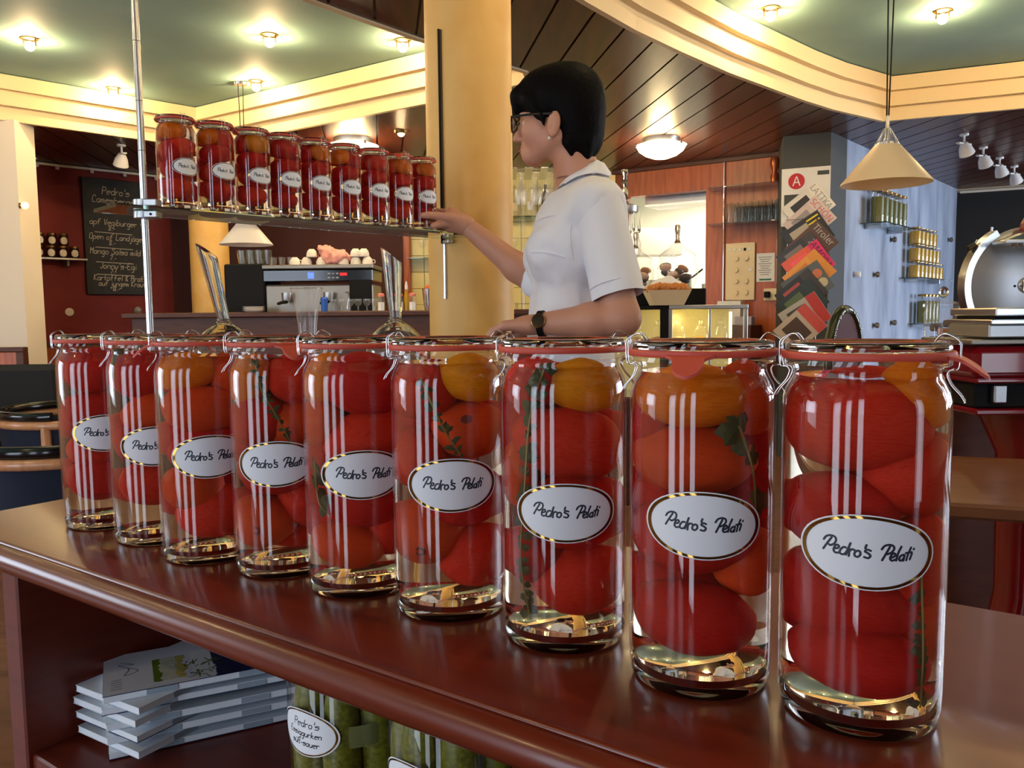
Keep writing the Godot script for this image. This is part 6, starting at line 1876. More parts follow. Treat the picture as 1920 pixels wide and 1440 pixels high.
func right_side() -> void:
	var PT := -atan2(0.423, 0.906)
	var font := SystemFont.new()
	font.font_names = PackedStringArray(["Droid Sans"])
	# poster at the top of the pier
	var po := thing("poster", "white poster with round red emblem above the magazines", "poster", on_pier(0.165, 1.95, 0.008), PT)
	part(mbox(Vector3(0.34, 0.42, 0.004)), "sheet", M.paper, po)
	part(lathe(st(), [Vector2(0.0, 0.0), Vector2(0.058, 0.0), Vector2(0.058, 0.0015), Vector2(0.0, 0.0015)], 28, Transform3D(Basis(Vector3.RIGHT, PI / 2), Vector3(-0.065, 0.115, 0.002))), "red_emblem", mat(Color8(196, 40, 52), 0.5), po)
	var letter := TextMesh.new()
	letter.text = "A"
	letter.font = font
	letter.font_size = 96
	letter.pixel_size = 0.001
	letter.depth = 0.001
	part(letter, "lettering", M.paper, po, Transform3D(Basis.IDENTITY, Vector3(-0.065, 0.115, 0.0042)))
	part(mbox(Vector3(0.08, 0.03, 0.001), 0.0, Vector3(0.12, 0.165, 0.0025)), "printed_stamp", M.grey_pier, po)
	part(mbox(Vector3(0.2, 0.08, 0.001), 0.0, Vector3(-0.05, -0.02, 0.0025)), "printed_photo", M.grey_pier, po)
	# magazines leaning in a wire rack; lower ones lie in front
	var rk := thing("magazine_rack", "wire magazine rack fixed to the grey pier", "rack", on_pier(0.165, 0, 0.03), PT)
	for i in 6:
		part(tube(st(), [Vector3(-0.13, 1.78 - 0.15 * i, 0.035 + 0.013 * i), Vector3(0.1, 1.785 - 0.15 * i, 0.035 + 0.013 * i)], 0.0022, -1, 6), "wire", M.chrome, rk)
	for x in [-0.12, 0.09]:
		part(tube(st(), [Vector3(x, 0.7, 0.0), Vector3(x, 1.85, 0.0)], 0.003, -1, 6), "upright", M.chrome, rk)
	var R := func(r: int, g: int, b: int) -> Material: return mat(Color8(r, g, b), 0.3)
	# [dx, y, cover, band, picture, title, title colour, words]
	var mags := [
		[0.19, 1.87, R.call(226, 224, 220), R.call(232, 232, 230), R.call(30, 30, 32), "LATTKA", R.call(150, 150, 150), "white magazine with black photo, highest in the rack"],
		[0.2, 1.765, R.call(206, 190, 190), R.call(214, 206, 204), R.call(150, 146, 148), "SCHÖN", R.call(212, 84, 104), "pale magazine with pink title, second highest"],
		[0.19, 1.665, R.call(28, 28, 26), R.call(26, 26, 26), R.call(176, 168, 150), "lipo", R.call(240, 214, 20), "black magazine with big yellow letters"],
		[0.22, 1.585, R.call(96, 58, 44), R.call(84, 62, 52), R.call(182, 84, 44), "Tiroler", R.call(190, 180, 170), "brown magazine with orange picture"],
		[0.16, 1.51, R.call(44, 44, 44), R.call(60, 58, 56), R.call(120, 112, 104), "ZEIT", R.call(160, 156, 150), "dark grey magazine low in the rack"],
		[0.2, 1.45, R.call(226, 92, 60), R.call(220, 24, 110), R.call(244, 92, 96), "AMORA", R.call(60, 14, 40), "orange magazine with magenta title band"],
		[0.21, 1.375, R.call(232, 160, 62), R.call(226, 150, 52), R.call(206, 130, 40), "", R.call(200, 180, 140), "amber yellow magazine with plain cover"],
		[0.2, 1.3, R.call(82, 88, 92), R.call(92, 100, 104), R.call(206, 160, 110), "", R.call(200, 180, 140), "slate grey magazine with round food pictures"],
		[0.16, 1.235, R.call(36, 34, 32), R.call(60, 56, 52), R.call(176, 70, 60), "", R.call(200, 180, 140), "black magazine with red corner"],
		[0.17, 1.165, R.call(34, 48, 48), R.call(40, 54, 52), R.call(86, 104, 60), "", R.call(200, 180, 140), "dark green magazine low in the rack"],
		[0.19, 1.075, R.call(176, 176, 172), R.call(190, 54, 48), R.call(60, 58, 56), "", R.call(230, 220, 210), "grey magazine with red band"],
		[0.16, 0.985, R.call(196, 182, 172), R.call(206, 80, 74), R.call(74, 50, 44), "", R.call(230, 220, 210), "pale magazine with reddish band, lowest in the rack"],
	]
	for i in mags.size():
		var q: Array = mags[i]
		var ang := deg_to_rad(-52.0 + 5.0 * sin(i * 2.4))
		var o := thing("magazine", q[7], "magazine", on_pier(q[0], q[1], 0.045 + 0.012 * i), PT, "magazines in the rack on the pier")
		o.basis = Basis(Vector3.UP, PT) * Basis(Vector3.BACK, ang)
		part(mbox(Vector3(0.23, 0.3, 0.006), 0.0005), "cover", q[2], o)
		part(mbox(Vector3(0.228, 0.075, 0.001), 0.0, Vector3(0, 0.11, 0.0034)), "title_band", q[3], o)
		part(mbox(Vector3(0.16, 0.14, 0.001), 0.0, Vector3(0.0, -0.03, 0.0034)), "picture", q[4], o)
		if i == 7:
			for k in 2:
				part(lathe(st(), [Vector2(0.0, 0.0), Vector2(0.034, 0.0), Vector2(0.034, 0.001), Vector2(0.0, 0.001)], 20, Transform3D(Basis(Vector3.RIGHT, PI / 2), Vector3(-0.03 + 0.075 * k, 0.1, 0.0042))), "round_picture", [R.call(206, 120, 84), R.call(200, 190, 160)][k], o)
		if q[5]:
			var t := TextMesh.new()
			t.text = q[5]
			t.font = font
			t.font_size = 64 if i != 2 else 120
			t.pixel_size = 0.001
			t.depth = 0.001
			part(t, "title", q[6], o, Transform3D(Basis.IDENTITY, Vector3(0.0, 0.11 if i != 2 else 0.085, 0.0045)))
	# glass shelves with jars on the blue wall
	var BT := -atan2(-0.7576, 0.6527)
	var shelves := [[1.1, 1.80, 0.85, 0.2], [2.35, 1.40, 1.15, 0.18], [2.4, 0.985, 0.6, 0.2]]
	var which := ["top left", "middle", "low right"]
	for i in 3:
		var q: Array = shelves[i]
		var o := thing("wall_jar_shelf", "%s glass shelf with jars on the blue wall" % which[i], "shelf", on_blue(q[0], q[1], 0.0), BT)
		part(mbox(Vector3(q[2], 0.008, q[3]), 0.001, Vector3(0, -0.004, q[3] / 2)), "pane", M.shelf_glass, o)
		for x in [-q[2] * 0.35, q[2] * 0.35]:
			part(mbox(Vector3(0.012, 0.03, q[3] * 0.6), 0.002, Vector3(x, -0.024, q[3] * 0.3)), "bracket", M.steel, o)
	var tall := done(lathe(st(), [Vector2(0.0, 0.0), Vector2(0.05, 0.0), Vector2(0.052, 0.01), Vector2(0.052, 0.22), Vector2(0.042, 0.235), Vector2(0.042, 0.25)], 20))
	var fill := done(lathe(st(), [Vector2(0.0, 0.006), Vector2(0.048, 0.006), Vector2(0.049, 0.205), Vector2(0.0, 0.21)], 16))
	var lid := done(lathe(st(), [Vector2(0.0, 0.25), Vector2(0.047, 0.25), Vector2(0.047, 0.266), Vector2(0.04, 0.27), Vector2(0.0, 0.268)], 20))
	var ord := ["first", "second", "third", "fourth", "fifth", "sixth", "seventh"]
	for i in 6:
		var o := thing("olive_jar", "%s tall jar of olives on the top left wall shelf" % ord[i], "jar", on_blue(0.78 + 0.125 * i, 1.80, 0.1), 0, "olive jars on the top wall shelf")
		part(tall, "glass_body", M.jar_glass, o)
		part(fill, "contents", M.olive, o)
		part(lid, "lid", M.brass, o)
	for r in 3:
		for i in 7 - r:
			var o := thing("oil_jar", "%s yellow preserve jar of the %s tier on the middle wall shelf" % [ord[i], ["bottom", "second", "top"][r]], "jar", on_blue(1.92 + 0.135 * i, 1.40 + 0.152 * r, 0.09), 0, "yellow preserve jars on the middle wall shelf")
			o.scale = Vector3(1.0, 0.55, 1.0)
			part(tall, "glass_body", M.jar_glass, o)
			part(fill, "contents", M.oil, o)
			part(lid, "lid", M.white if i % 2 else M.brass, o)
	for i in 4:
		var o := thing("olive_jar", "%s tall jar of green olives on the low right wall shelf" % ord[i], "jar", on_blue(2.2 + 0.13 * i, 0.985, 0.1), 0, "olive jars on the low wall shelf")
		part(tall, "glass_body", M.jar_glass, o)
		part(fill, "contents", M.olive, o)
		part(lid, "lid", M.brass, o)
	var knob := done(lathe(st(), [Vector2(0.0, 0.0), Vector2(0.012, 0.0), Vector2(0.026, 0.03), Vector2(0.02, 0.045), Vector2(0.0, 0.048)], 14))
	var kn := [[0.58, 1.392], [1.057, 1.406], [1.08, 0.985], [1.57, 1.0], [3.488, 1.84], [1.5, 1.72]]
	for i in kn.size():
		solo(knob, "wall_peg", M.white if i == 0 else M.machine_grey, "%s on the blue wall" % ["white round peg beside the magazines", "grey peg under the top shelf", "grey peg low beside the round chair", "grey peg low left of the glass jar", "grey peg near the dark corner", "grey peg just beneath the top shelf"][i], "peg", "", Transform3D(Basis(Vector3.UP, BT) * Basis(Vector3.RIGHT, PI / 2), on_blue(kn[i][0], kn[i][1], 0.0)))
	# upholstered bar chair with studded rim
	var ch := thing("bar_chair", "round-backed bar chair in dark red leather with studded green metal rim", "chair", Vector3(1.53, 0, -3.75), 0.65)
	var rim := st()
	var arc := []
	for i in 21:
		var t := PI * i / 20.0
		arc.append(Vector3(cos(t) * 0.125, 0.9 + sin(t) * 0.215, 0))
	arc.push_front(Vector3(0.125, 0.72, 0))
	arc.append(Vector3(-0.125, 0.72, 0))
	part(tube(rim, arc, 0.022, -1, 10), "rim", M.trim_green, ch)
	var outl := PackedVector2Array()
	for q in arc:
		outl.append(Vector2(q.x * 0.95, q.y - 0.004))
	part(plate(st(), outl, -0.014, 0.014, Transform3D.IDENTITY, true), "back_pad", M.maroon_leather, ch)
	for i in 13:
		var q: Vector3 = arc[2 + int(i * 1.5)]
		part(ball(st(), q + Vector3(0, 0, 0.021), Vector3.ONE * 0.006, 8, 6), "stud", M.chrome, ch)
	part(lathe(st(), [Vector2(0.0, 0.66), Vector2(0.17, 0.66), Vector2(0.185, 0.69), Vector2(0.17, 0.72), Vector2(0.0, 0.73)], 24, Transform3D(Basis.IDENTITY, Vector3(0, 0, 0.17))), "seat", M.maroon_leather, ch)
	for x in [-0.12, 0.12]:
		for z in [0.04, 0.3]:
			part(tube(st(), [Vector3(x, 0.67, z), Vector3(x * 1.3, 0.0, z + (z - 0.17) * 0.3)], 0.014, 0.012), "leg", M.trim_green, ch)
	slicer()
	# lidded jar beside the slicer on a small stand
	var lj := thing("lidded_jar", "square-shouldered clear glass jar with knob lid and dark sweets left of the slicer", "jar", Vector3(1.49, 0.93, -2.82))
	part(lathe(st(), [Vector2(0.0, 0.0), Vector2(0.056, 0.0), Vector2(0.058, 0.01), Vector2(0.058, 0.17), Vector2(0.05, 0.19)], 24), "glass_body", M.thin_glass, lj)
	part(lathe(st(), [Vector2(0.062, 0.188), Vector2(0.064, 0.192), Vector2(0.064, 0.2), Vector2(0.02, 0.212), Vector2(0.01, 0.222)], 24), "lid", M.thin_glass, lj)
	part(ball(st(), Vector3(0, 0.24, 0), Vector3(0.016, 0.02, 0.016), 14, 8), "lid_knob", M.clear, lj)
	for i in 9:
		part(mbox(Vector3(0.04, 0.025, 0.03), 0.006, Vector3(0.022 * cos(i * 2.4), 0.02 + 0.014 * i, 0.022 * sin(i * 2.4))), "sweet", M.chocolate if i % 3 else M.cookie, lj)
	solo(mbox(Vector3(0.3, 0.93, 0.3), 0.006, Vector3(1.5, 0.465, -2.85)), "jar_stand", M.dark_wood, "dark wooden stand under the lidded jar behind slicer", "stand")
	# tables
	table(Vector3(1.35, 0, -1.6), Vector2(0.98, 0.56), -0.35, "brown wooden table under the slicer's end at far right")
	table(Vector3(1.02, 0, -0.78), Vector2(0.72, 0.52), -0.6178, "brown wooden table just behind the counter at right")


func table(at: Vector3, size: Vector2, turn: float, label: String) -> void:
	var t := thing("cafe_table", label, "table", at, turn)
	part(mbox(Vector3(size.x, 0.03, size.y), 0.006, Vector3(0, 0.735, 0)), "table_top", M.table_wood, t)
	part(lathe(st(), [Vector2(0.0, 0.0), Vector2(0.22, 0.0), Vector2(0.22, 0.015), Vector2(0.05, 0.04), Vector2(0.03, 0.06), Vector2(0.03, 0.7), Vector2(0.1, 0.72), Vector2(0.0, 0.72)], 24), "pedestal", M.black, t)


func slicer() -> void:
	var o := thing("meat_slicer", "red flywheel meat slicer with large round steel blade", "slicer", Vector3(1.45, 0, -2.32))
	var face := Basis(Vector3.RIGHT, PI / 2)
	part(lathe(st(), [Vector2(0.0, 0.0), Vector2(0.15, 0.0), Vector2(0.163, 0.006), Vector2(0.15, 0.014), Vector2(0.0, 0.017)], 64, Transform3D(face, Vector3(0, 1.176, 0.0))), "blade", M.brushed, o)
	part(lathe(st(), [Vector2(0.0, 0.015), Vector2(0.024, 0.016), Vector2(0.022, 0.028), Vector2(0.0, 0.032)], 24, Transform3D(face, Vector3(0, 1.176, 0.0))), "boss", M.chrome, o)
	part(lathe(st(), [Vector2(0.0, 0.0), Vector2(0.0035, 0.0), Vector2(0.0035, 0.001), Vector2(0.0, 0.001)], 12, Transform3D(face, Vector3(-0.034, 1.174, 0.0165))), "hole", M.black, o)
	# guard: a crescent round the left of the blade
	var out := PackedVector2Array()
	var n := 30
	for i in n + 1:
		var t := deg_to_rad(lerpf(122.0, 218.0, float(i) / n))
		out.append(Vector2(cos(t) * 0.18, 1.176 + sin(t) * 0.18))
	for i in n + 1:
		var t := deg_to_rad(lerpf(218.0, 122.0, float(i) / n))
		out.append(Vector2(cos(t) * 0.162, 1.176 + sin(t) * 0.162))
	part(plate(st(), out, -0.012, 0.026, Transform3D.IDENTITY, true), "blade_guard", M.steel, o)
	# top plate with teeth and the red head
	part(mbox(Vector3(0.34, 0.01, 0.09), 0.002, Vector3(0.06, 1.292, 0.05)), "holder_plate", M.brushed, o)
	part(plate(st(), PackedVector2Array([Vector2(-0.1, 1.297), Vector2(-0.045, 1.318), Vector2(0.2, 1.33), Vector2(0.2, 1.297)]), 0.02, 0.08), "holder_wedge", M.trim_green, o)
	for i in 12:
		part(lathe(st(), [Vector2(0.0, -0.012), Vector2(0.004, -0.01), Vector2(0.0075, 0.0), Vector2(0.0, 0.0)], 8, Transform3D(Basis.IDENTITY, Vector3(-0.085 + 0.016 * i, 1.287, 0.088))), "tooth", M.steel, o)
	part(plate(st(), PackedVector2Array([Vector2(-0.036, 1.325), Vector2(-0.034, 1.345), Vector2(-0.02, 1.372), Vector2(-0.014, 1.39), Vector2(0.002, 1.398), Vector2(0.1, 1.398), Vector2(0.1, 1.325)]), 0.03, 0.075), "head", M.slicer_red, o)
	part(ball(st(), Vector3(-0.008, 1.401, 0.052), Vector3(0.012, 0.01, 0.012), 12, 8), "head_knob", M.chrome, o)
	part(tube(st(), [Vector3(-0.15, 1.275, 0.0), Vector3(-0.135, 1.305, 0.0)], 0.003), "pin", M.steel, o)
	part(tube(st(), [Vector3(-0.097, 1.31, 0.0), Vector3(-0.095, 1.34, 0.0)], 0.003), "pin", M.steel, o)
	part(tube(st(), [Vector3(-0.16, 1.28, 0.0), Vector3(-0.14, 1.29, 0.0)], 0.008), "guard_screw", M.bronze, o)
	# carriage: sliding table, rails
	part(mbox(Vector3(0.6, 0.02, 0.22), 0.003, Vector3(0.09, 1.103, 0.12)), "carriage_plate", M.steel, o)
	part(mbox(Vector3(0.58, 0.01, 0.18), 0.0, Vector3(0.095, 1.088, 0.11)), "carriage_gap", M.black, o)
	part(mbox(Vector3(0.61, 0.012, 0.22), 0.002, Vector3(0.085, 1.077, 0.12)), "carriage_rail", M.steel, o)
	part(mbox(Vector3(0.61, 0.035, 0.2), 0.004, Vector3(0.085, 1.053, 0.12)), "slide_bed", M.brushed, o)
	part(mbox(Vector3(0.68, 0.012, 0.26), 0.002, Vector3(0.07, 1.026, 0.1)), "bed_plate", M.machine_grey, o)
	for i in 5:
		part(lathe(st(), [Vector2(0.0, 0.0), Vector2(0.01, 0.0), Vector2(0.01, 0.02), Vector2(0.0, 0.024)], 10, Transform3D(face, Vector3(-0.1 + 0.09 * i, 1.026, 0.23))), "bolt", M.chrome, o)
	# red body, shelf with mechanics, pedestal
	part(mbox(Vector3(0.66, 0.085, 0.3), 0.018, Vector3(0.07, 0.972, 0.08)), "body", M.slicer_red, o)
	part(mbox(Vector3(0.64, 0.012, 0.29), 0.004, Vector3(0.07, 0.925, 0.08)), "body_rim", M.slicer_red, o)
	part(mbox(Vector3(0.6, 0.07, 0.24), 0.004, Vector3(0.07, 0.885, 0.06)), "gear_housing", M.black, o)
	for i in 4:
		part(mbox(Vector3(0.035, 0.05, 0.02), 0.004, Vector3(-0.17 + 0.11 * i, 0.888, 0.19)), "gear_block", M.brushed, o)
	part(mbox(Vector3(0.62, 0.016, 0.28), 0.004, Vector3(0.07, 0.842, 0.07)), "base_plate", M.slicer_red, o)
	part(lathe(st(), [Vector2(0.24, 0.0), Vector2(0.24, 0.04), Vector2(0.16, 0.1), Vector2(0.13, 0.3), Vector2(0.14, 0.7), Vector2(0.2, 0.834), Vector2(0.0, 0.834)], 28, Transform3D(Basis.IDENTITY, Vector3(0.07, 0, 0.05))), "pedestal", M.slicer_red, o)
	part(lathe(st(), [Vector2(0.0, 0.0), Vector2(0.22, 0.0), Vector2(0.22, 0.03), Vector2(0.2, 0.04), Vector2(0.0, 0.04)], 40, Transform3D(face, Vector3(0.33, 1.03, -0.26))), "flywheel", M.slicer_red, o)


# ---------------------------------------------------------------- left: menu board, jam shelf, chairs
func on_red(s: float, y: float, out: float) -> Vector3:
	return Vector3(-4.05 + 0.7071 * s, y, -6.68 - 0.7071 * s) + Vector3(0.7071, 0, 0.7071) * out


func tub_chair(at: Vector3, turn: float, label: String) -> void:
	var o := thing("tub_armchair", label, "chair", at, turn, "tub armchairs at the left tables")
	var arc := func(r: float, y: float, deg: float) -> Array:
		var pts := []
		for i in 25:
			var t := deg_to_rad(lerpf(-deg, deg, i / 24.0))
			pts.append(Vector3(sin(t) * r, y, cos(t) * r))
		return pts
	var rail: Array = arc.call(0.3, 0.672, 100.0)
	var f: Vector3 = rail[0]
	var b: Vector3 = rail[-1]
	rail.push_front(f + Vector3(0, -0.03, -0.14))
	rail.push_front(f + Vector3(0, -0.2, -0.2))
	rail.append(b + Vector3(0, -0.03, -0.14))
	rail.append(b + Vector3(0, -0.2, -0.2))
	part(tube(st(), smooth_path(rail, 2), 0.0185, -1, 10), "arm_rail", M.arm_wood, o)
	part(tube(st(), arc.call(0.295, 0.708, 85.0), 0.02, -1, 10), "padded_top", M.black_gloss, o)
	var s := st()
	s.set_smooth_group(1)
	var lo: Array = arc.call(0.27, 0.42, 95.0)
	var hi: Array = arc.call(0.298, 0.66, 95.0)
	for i in 24:
		quad(s, lo[i], lo[i + 1], hi[i + 1], hi[i])
		var k := Vector3(0.94, 1, 0.94)
		quad(s, hi[i] * k, hi[i + 1] * k, lo[i + 1] * k, lo[i] * k)
	part(s, "back_panel", M.navy_cloth, o)
	part(lathe(st(), [Vector2(0.0, 0.37), Vector2(0.24, 0.37), Vector2(0.265, 0.4), Vector2(0.255, 0.45), Vector2(0.0, 0.465)], 28), "seat", M.navy_cloth, o)
	for q in [[-0.2, 0.2], [0.2, 0.2], [-0.22, -0.2], [0.22, -0.2]]:
		part(tube(st(), [Vector3(q[0], 0.5 if q[1] < 0 else 0.4, q[1]), Vector3(q[0] * 1.1, 0.0, q[1] * 1.1)], 0.02, 0.015), "leg", M.arm_wood, o)
	for x in [-0.295, 0.295]:
		part(tube(st(), [Vector3(x, 0.42, 0.05), Vector3(x, 0.665, 0.05)], 0.022, 0.02), "arm_post", M.arm_wood, o)


func left_side() -> void:
	var RT := PI / 4
	# menu board
	var im := Image.create(512, 1024, false, Image.FORMAT_RGB8)
	im.fill(Color8(30, 33, 36))
	var nz := noise(0.01, 8, 3)
	for y in range(0, 1024, 4):
		for x in range(0, 512, 4):
			var v := 0.5 + 0.5 * nz.get_noise_2d(x, y)
			im.fill_rect(Rect2i(x, y, 4, 4), Color8(24, 26, 28).lerp(Color8(44, 48, 50), v))
	var chalk := Color8(196, 184, 160)
	var lines := [["Pedro's", 170, 130, 60], ["Camembergs", 80, 205, 58], ["18.-", 200, 255, 40], ["apf Vegiburger !", 50, 400, 50], ["8.-", 210, 450, 40], ["Open of Landjäger", 40, 530, 48], ["8.-", 210, 580, 40], ["Mango Salsa mild", 40, 660, 50], ["7.-", 210, 715, 40], ["Jonny's-Egi", 120, 790, 52], ["7.-", 210, 835, 36], ["Kartoffel & Brat", 60, 895, 48], ["auf jungem Kraut", 100, 945, 44], ["18.-", 220, 990, 36]]
	for l in lines:
		write(im, l[0], Vector2(l[1], l[2]), l[3], 6.0, chalk, 0.15, 0.02)
	for y in [290, 470, 605, 735, 845]:
		stroke(im, [Vector2(90, y), Vector2(420, y + 10)], 7.0, chalk)
	var board_m := mat(Color.WHITE, 0.6)
	board_m.albedo_texture = ImageTexture.create_from_image(im)
	var bo := thing("menu_board", "tall black chalkboard with handwritten menu on the dark red wall", "chalkboard", on_red(0.79, 1.815, 0.02), RT)
	part(mbox(Vector3(0.49, 1.0, 0.024), 0.012), "board", M.black, bo)
	var s := st()
	s.set_smooth_group(-1)
	var c := [Vector3(-0.24, -0.495, 0.0125), Vector3(0.24, -0.495, 0.0125), Vector3(0.24, 0.495, 0.0125), Vector3(-0.24, 0.495, 0.0125)]
	var uv := [Vector2(0, 1), Vector2(1, 1), Vector2(1, 0), Vector2(0, 0)]
	for i in [0, 2, 1, 0, 3, 2]:
		s.set_uv(uv[i])
		s.add_vertex(c[i])
	part(s, "chalk_face", board_m, bo)
	# picture rail, sockets
	var ra := thing("picture_rail", "thin white rail along the top of the red wall", "rail")
	part(tube(st(), [on_red(-1.2, 2.385, 0.03), on_red(1.3, 2.385, 0.03)], 0.012), "bar", M.white, ra)
	for i in 5:
		part(mbox(Vector3(0.02, 0.04, 0.03), 0.003, on_red(0.1 + 0.27 * i, 2.372, 0.02)), "bracket", M.white, ra)
	var so := done(lathe(st(), [Vector2(0.0, 0.0), Vector2(0.034, 0.0), Vector2(0.034, 0.01), Vector2(0.026, 0.014), Vector2(0.0, 0.012)], 20))
	for i in 2:
		solo(so, "wall_socket", [M.ceramic, M.machine_grey][i], ["round white socket under the jam shelf on the red wall", "round grey socket right of the menu board"][i], "socket", "", Transform3D(Basis(Vector3.UP, RT) * Basis(Vector3.RIGHT, PI / 2), on_red([0.406, 0.971][i], [1.168, 1.179][i], 0.0)))
	# jam shelf
	var sh := thing("jam_shelf", "thin grey shelf of labelled jam jars on the red wall", "shelf", on_red(0.03, 1.607, 0.0), RT)
	part(mbox(Vector3(1.0, 0.016, 0.14), 0.002, Vector3(0, 0, 0.07)), "board", M.brushed, sh)
	for x in [-0.3, 0.36]:
		part(mbox(Vector3(0.02, 0.05, 0.1), 0.003, Vector3(x, -0.032, 0.05)), "bracket", M.machine_grey, sh)
	var jar := done(lathe(st(), [Vector2(0.0, 0.0), Vector2(0.032, 0.0), Vector2(0.036, 0.008), Vector2(0.036, 0.07), Vector2(0.03, 0.082), Vector2(0.03, 0.088)], 18))
	var lid := done(lathe(st(), [Vector2(0.0, 0.086), Vector2(0.033, 0.086), Vector2(0.033, 0.1), Vector2(0.03, 0.102), Vector2(0.0, 0.102)], 18))
	var lab := oval_label(0.03, 0.03, 0.0364)
	var n := 0
	for r in 2:
		for i in (8 - r):
			var o := thing("jam_jar", "jam jar with white round label, %s from the right in the %s row" % [["first", "second", "third", "fourth", "fifth", "sixth", "seventh", "eighth"][i], ["lower", "upper"][r]], "jar", on_red(0.455 - 0.09 * i - 0.08 * r, 1.615 + 0.1025 * r, 0.06), RT - 0.2, "jam jars on the red wall shelf")
			part(jar, "body", M.jam, o)
			part(lid, "lid", M.brass, o)
			part(lab, "label", M.ceramic, o, Transform3D(Basis.IDENTITY, Vector3(0, 0.042, 0)))
	# ceiling spot over the jam shelf, and small wall lamp
	# furniture
	tub_chair(Vector3(-1.5, 0, -2.72), 0.25, "tub armchair with navy back and pale wooden rail at far left")
	tub_chair(Vector3(-1.95, 0, -3.62), -1.3, "tub armchair with curved wooden arm behind the nearer one")
	table(Vector3(-2.95, 0, -3.3), Vector2(1.1, 0.75), 0.1, "brown cafe table between the chairs at far left")
	var bc := thing("padded_chair", "black padded chair beyond the table at far left", "chair", Vector3(-2.55, 0, -4.15))
	part(mbox(Vector3(0.48, 0.42, 0.07), 0.03, Vector3(0, 0.67, -0.02)), "backrest", M.black_cloth, bc)
	part(mbox(Vector3(0.46, 0.09, 0.44), 0.03, Vector3(0, 0.44, -0.24)), "seat", M.black_cloth, bc)
	for x in [-0.2, 0.2]:
		for z in [-0.02, -0.42]:
			part(tube(st(), [Vector3(x, 0.42, z), Vector3(x, 0, z)], 0.017, 0.013), "leg", M.arm_wood, bc)
	var be := thing("wall_bench", "orange wooden bench back with darker frame before the white pier", "bench", Vector3(-3.85, 0, -5.2))
	part(mbox(Vector3(1.35, 0.9, 0.04), 0.004, Vector3(0, 0.45, -0.1)), "panel", M.orange_wood, be)
	part(mbox(Vector3(1.38, 0.03, 0.06), 0.004, Vector3(0, 0.915, -0.1)), "cap_rail", M.dark_wood, be)
	part(mbox(Vector3(0.05, 0.9, 0.06), 0.004, Vector3(0.665, 0.45, -0.1)), "end_post", M.dark_wood, be)
	part(mbox(Vector3(1.35, 0.06, 0.4), 0.01, Vector3(0, 0.44, 0.12)), "seat", M.orange_wood, be)
	part(mbox(Vector3(1.3, 0.41, 0.03), 0.004, Vector3(0, 0.205, 0.28)), "seat_front", M.orange_wood, be)


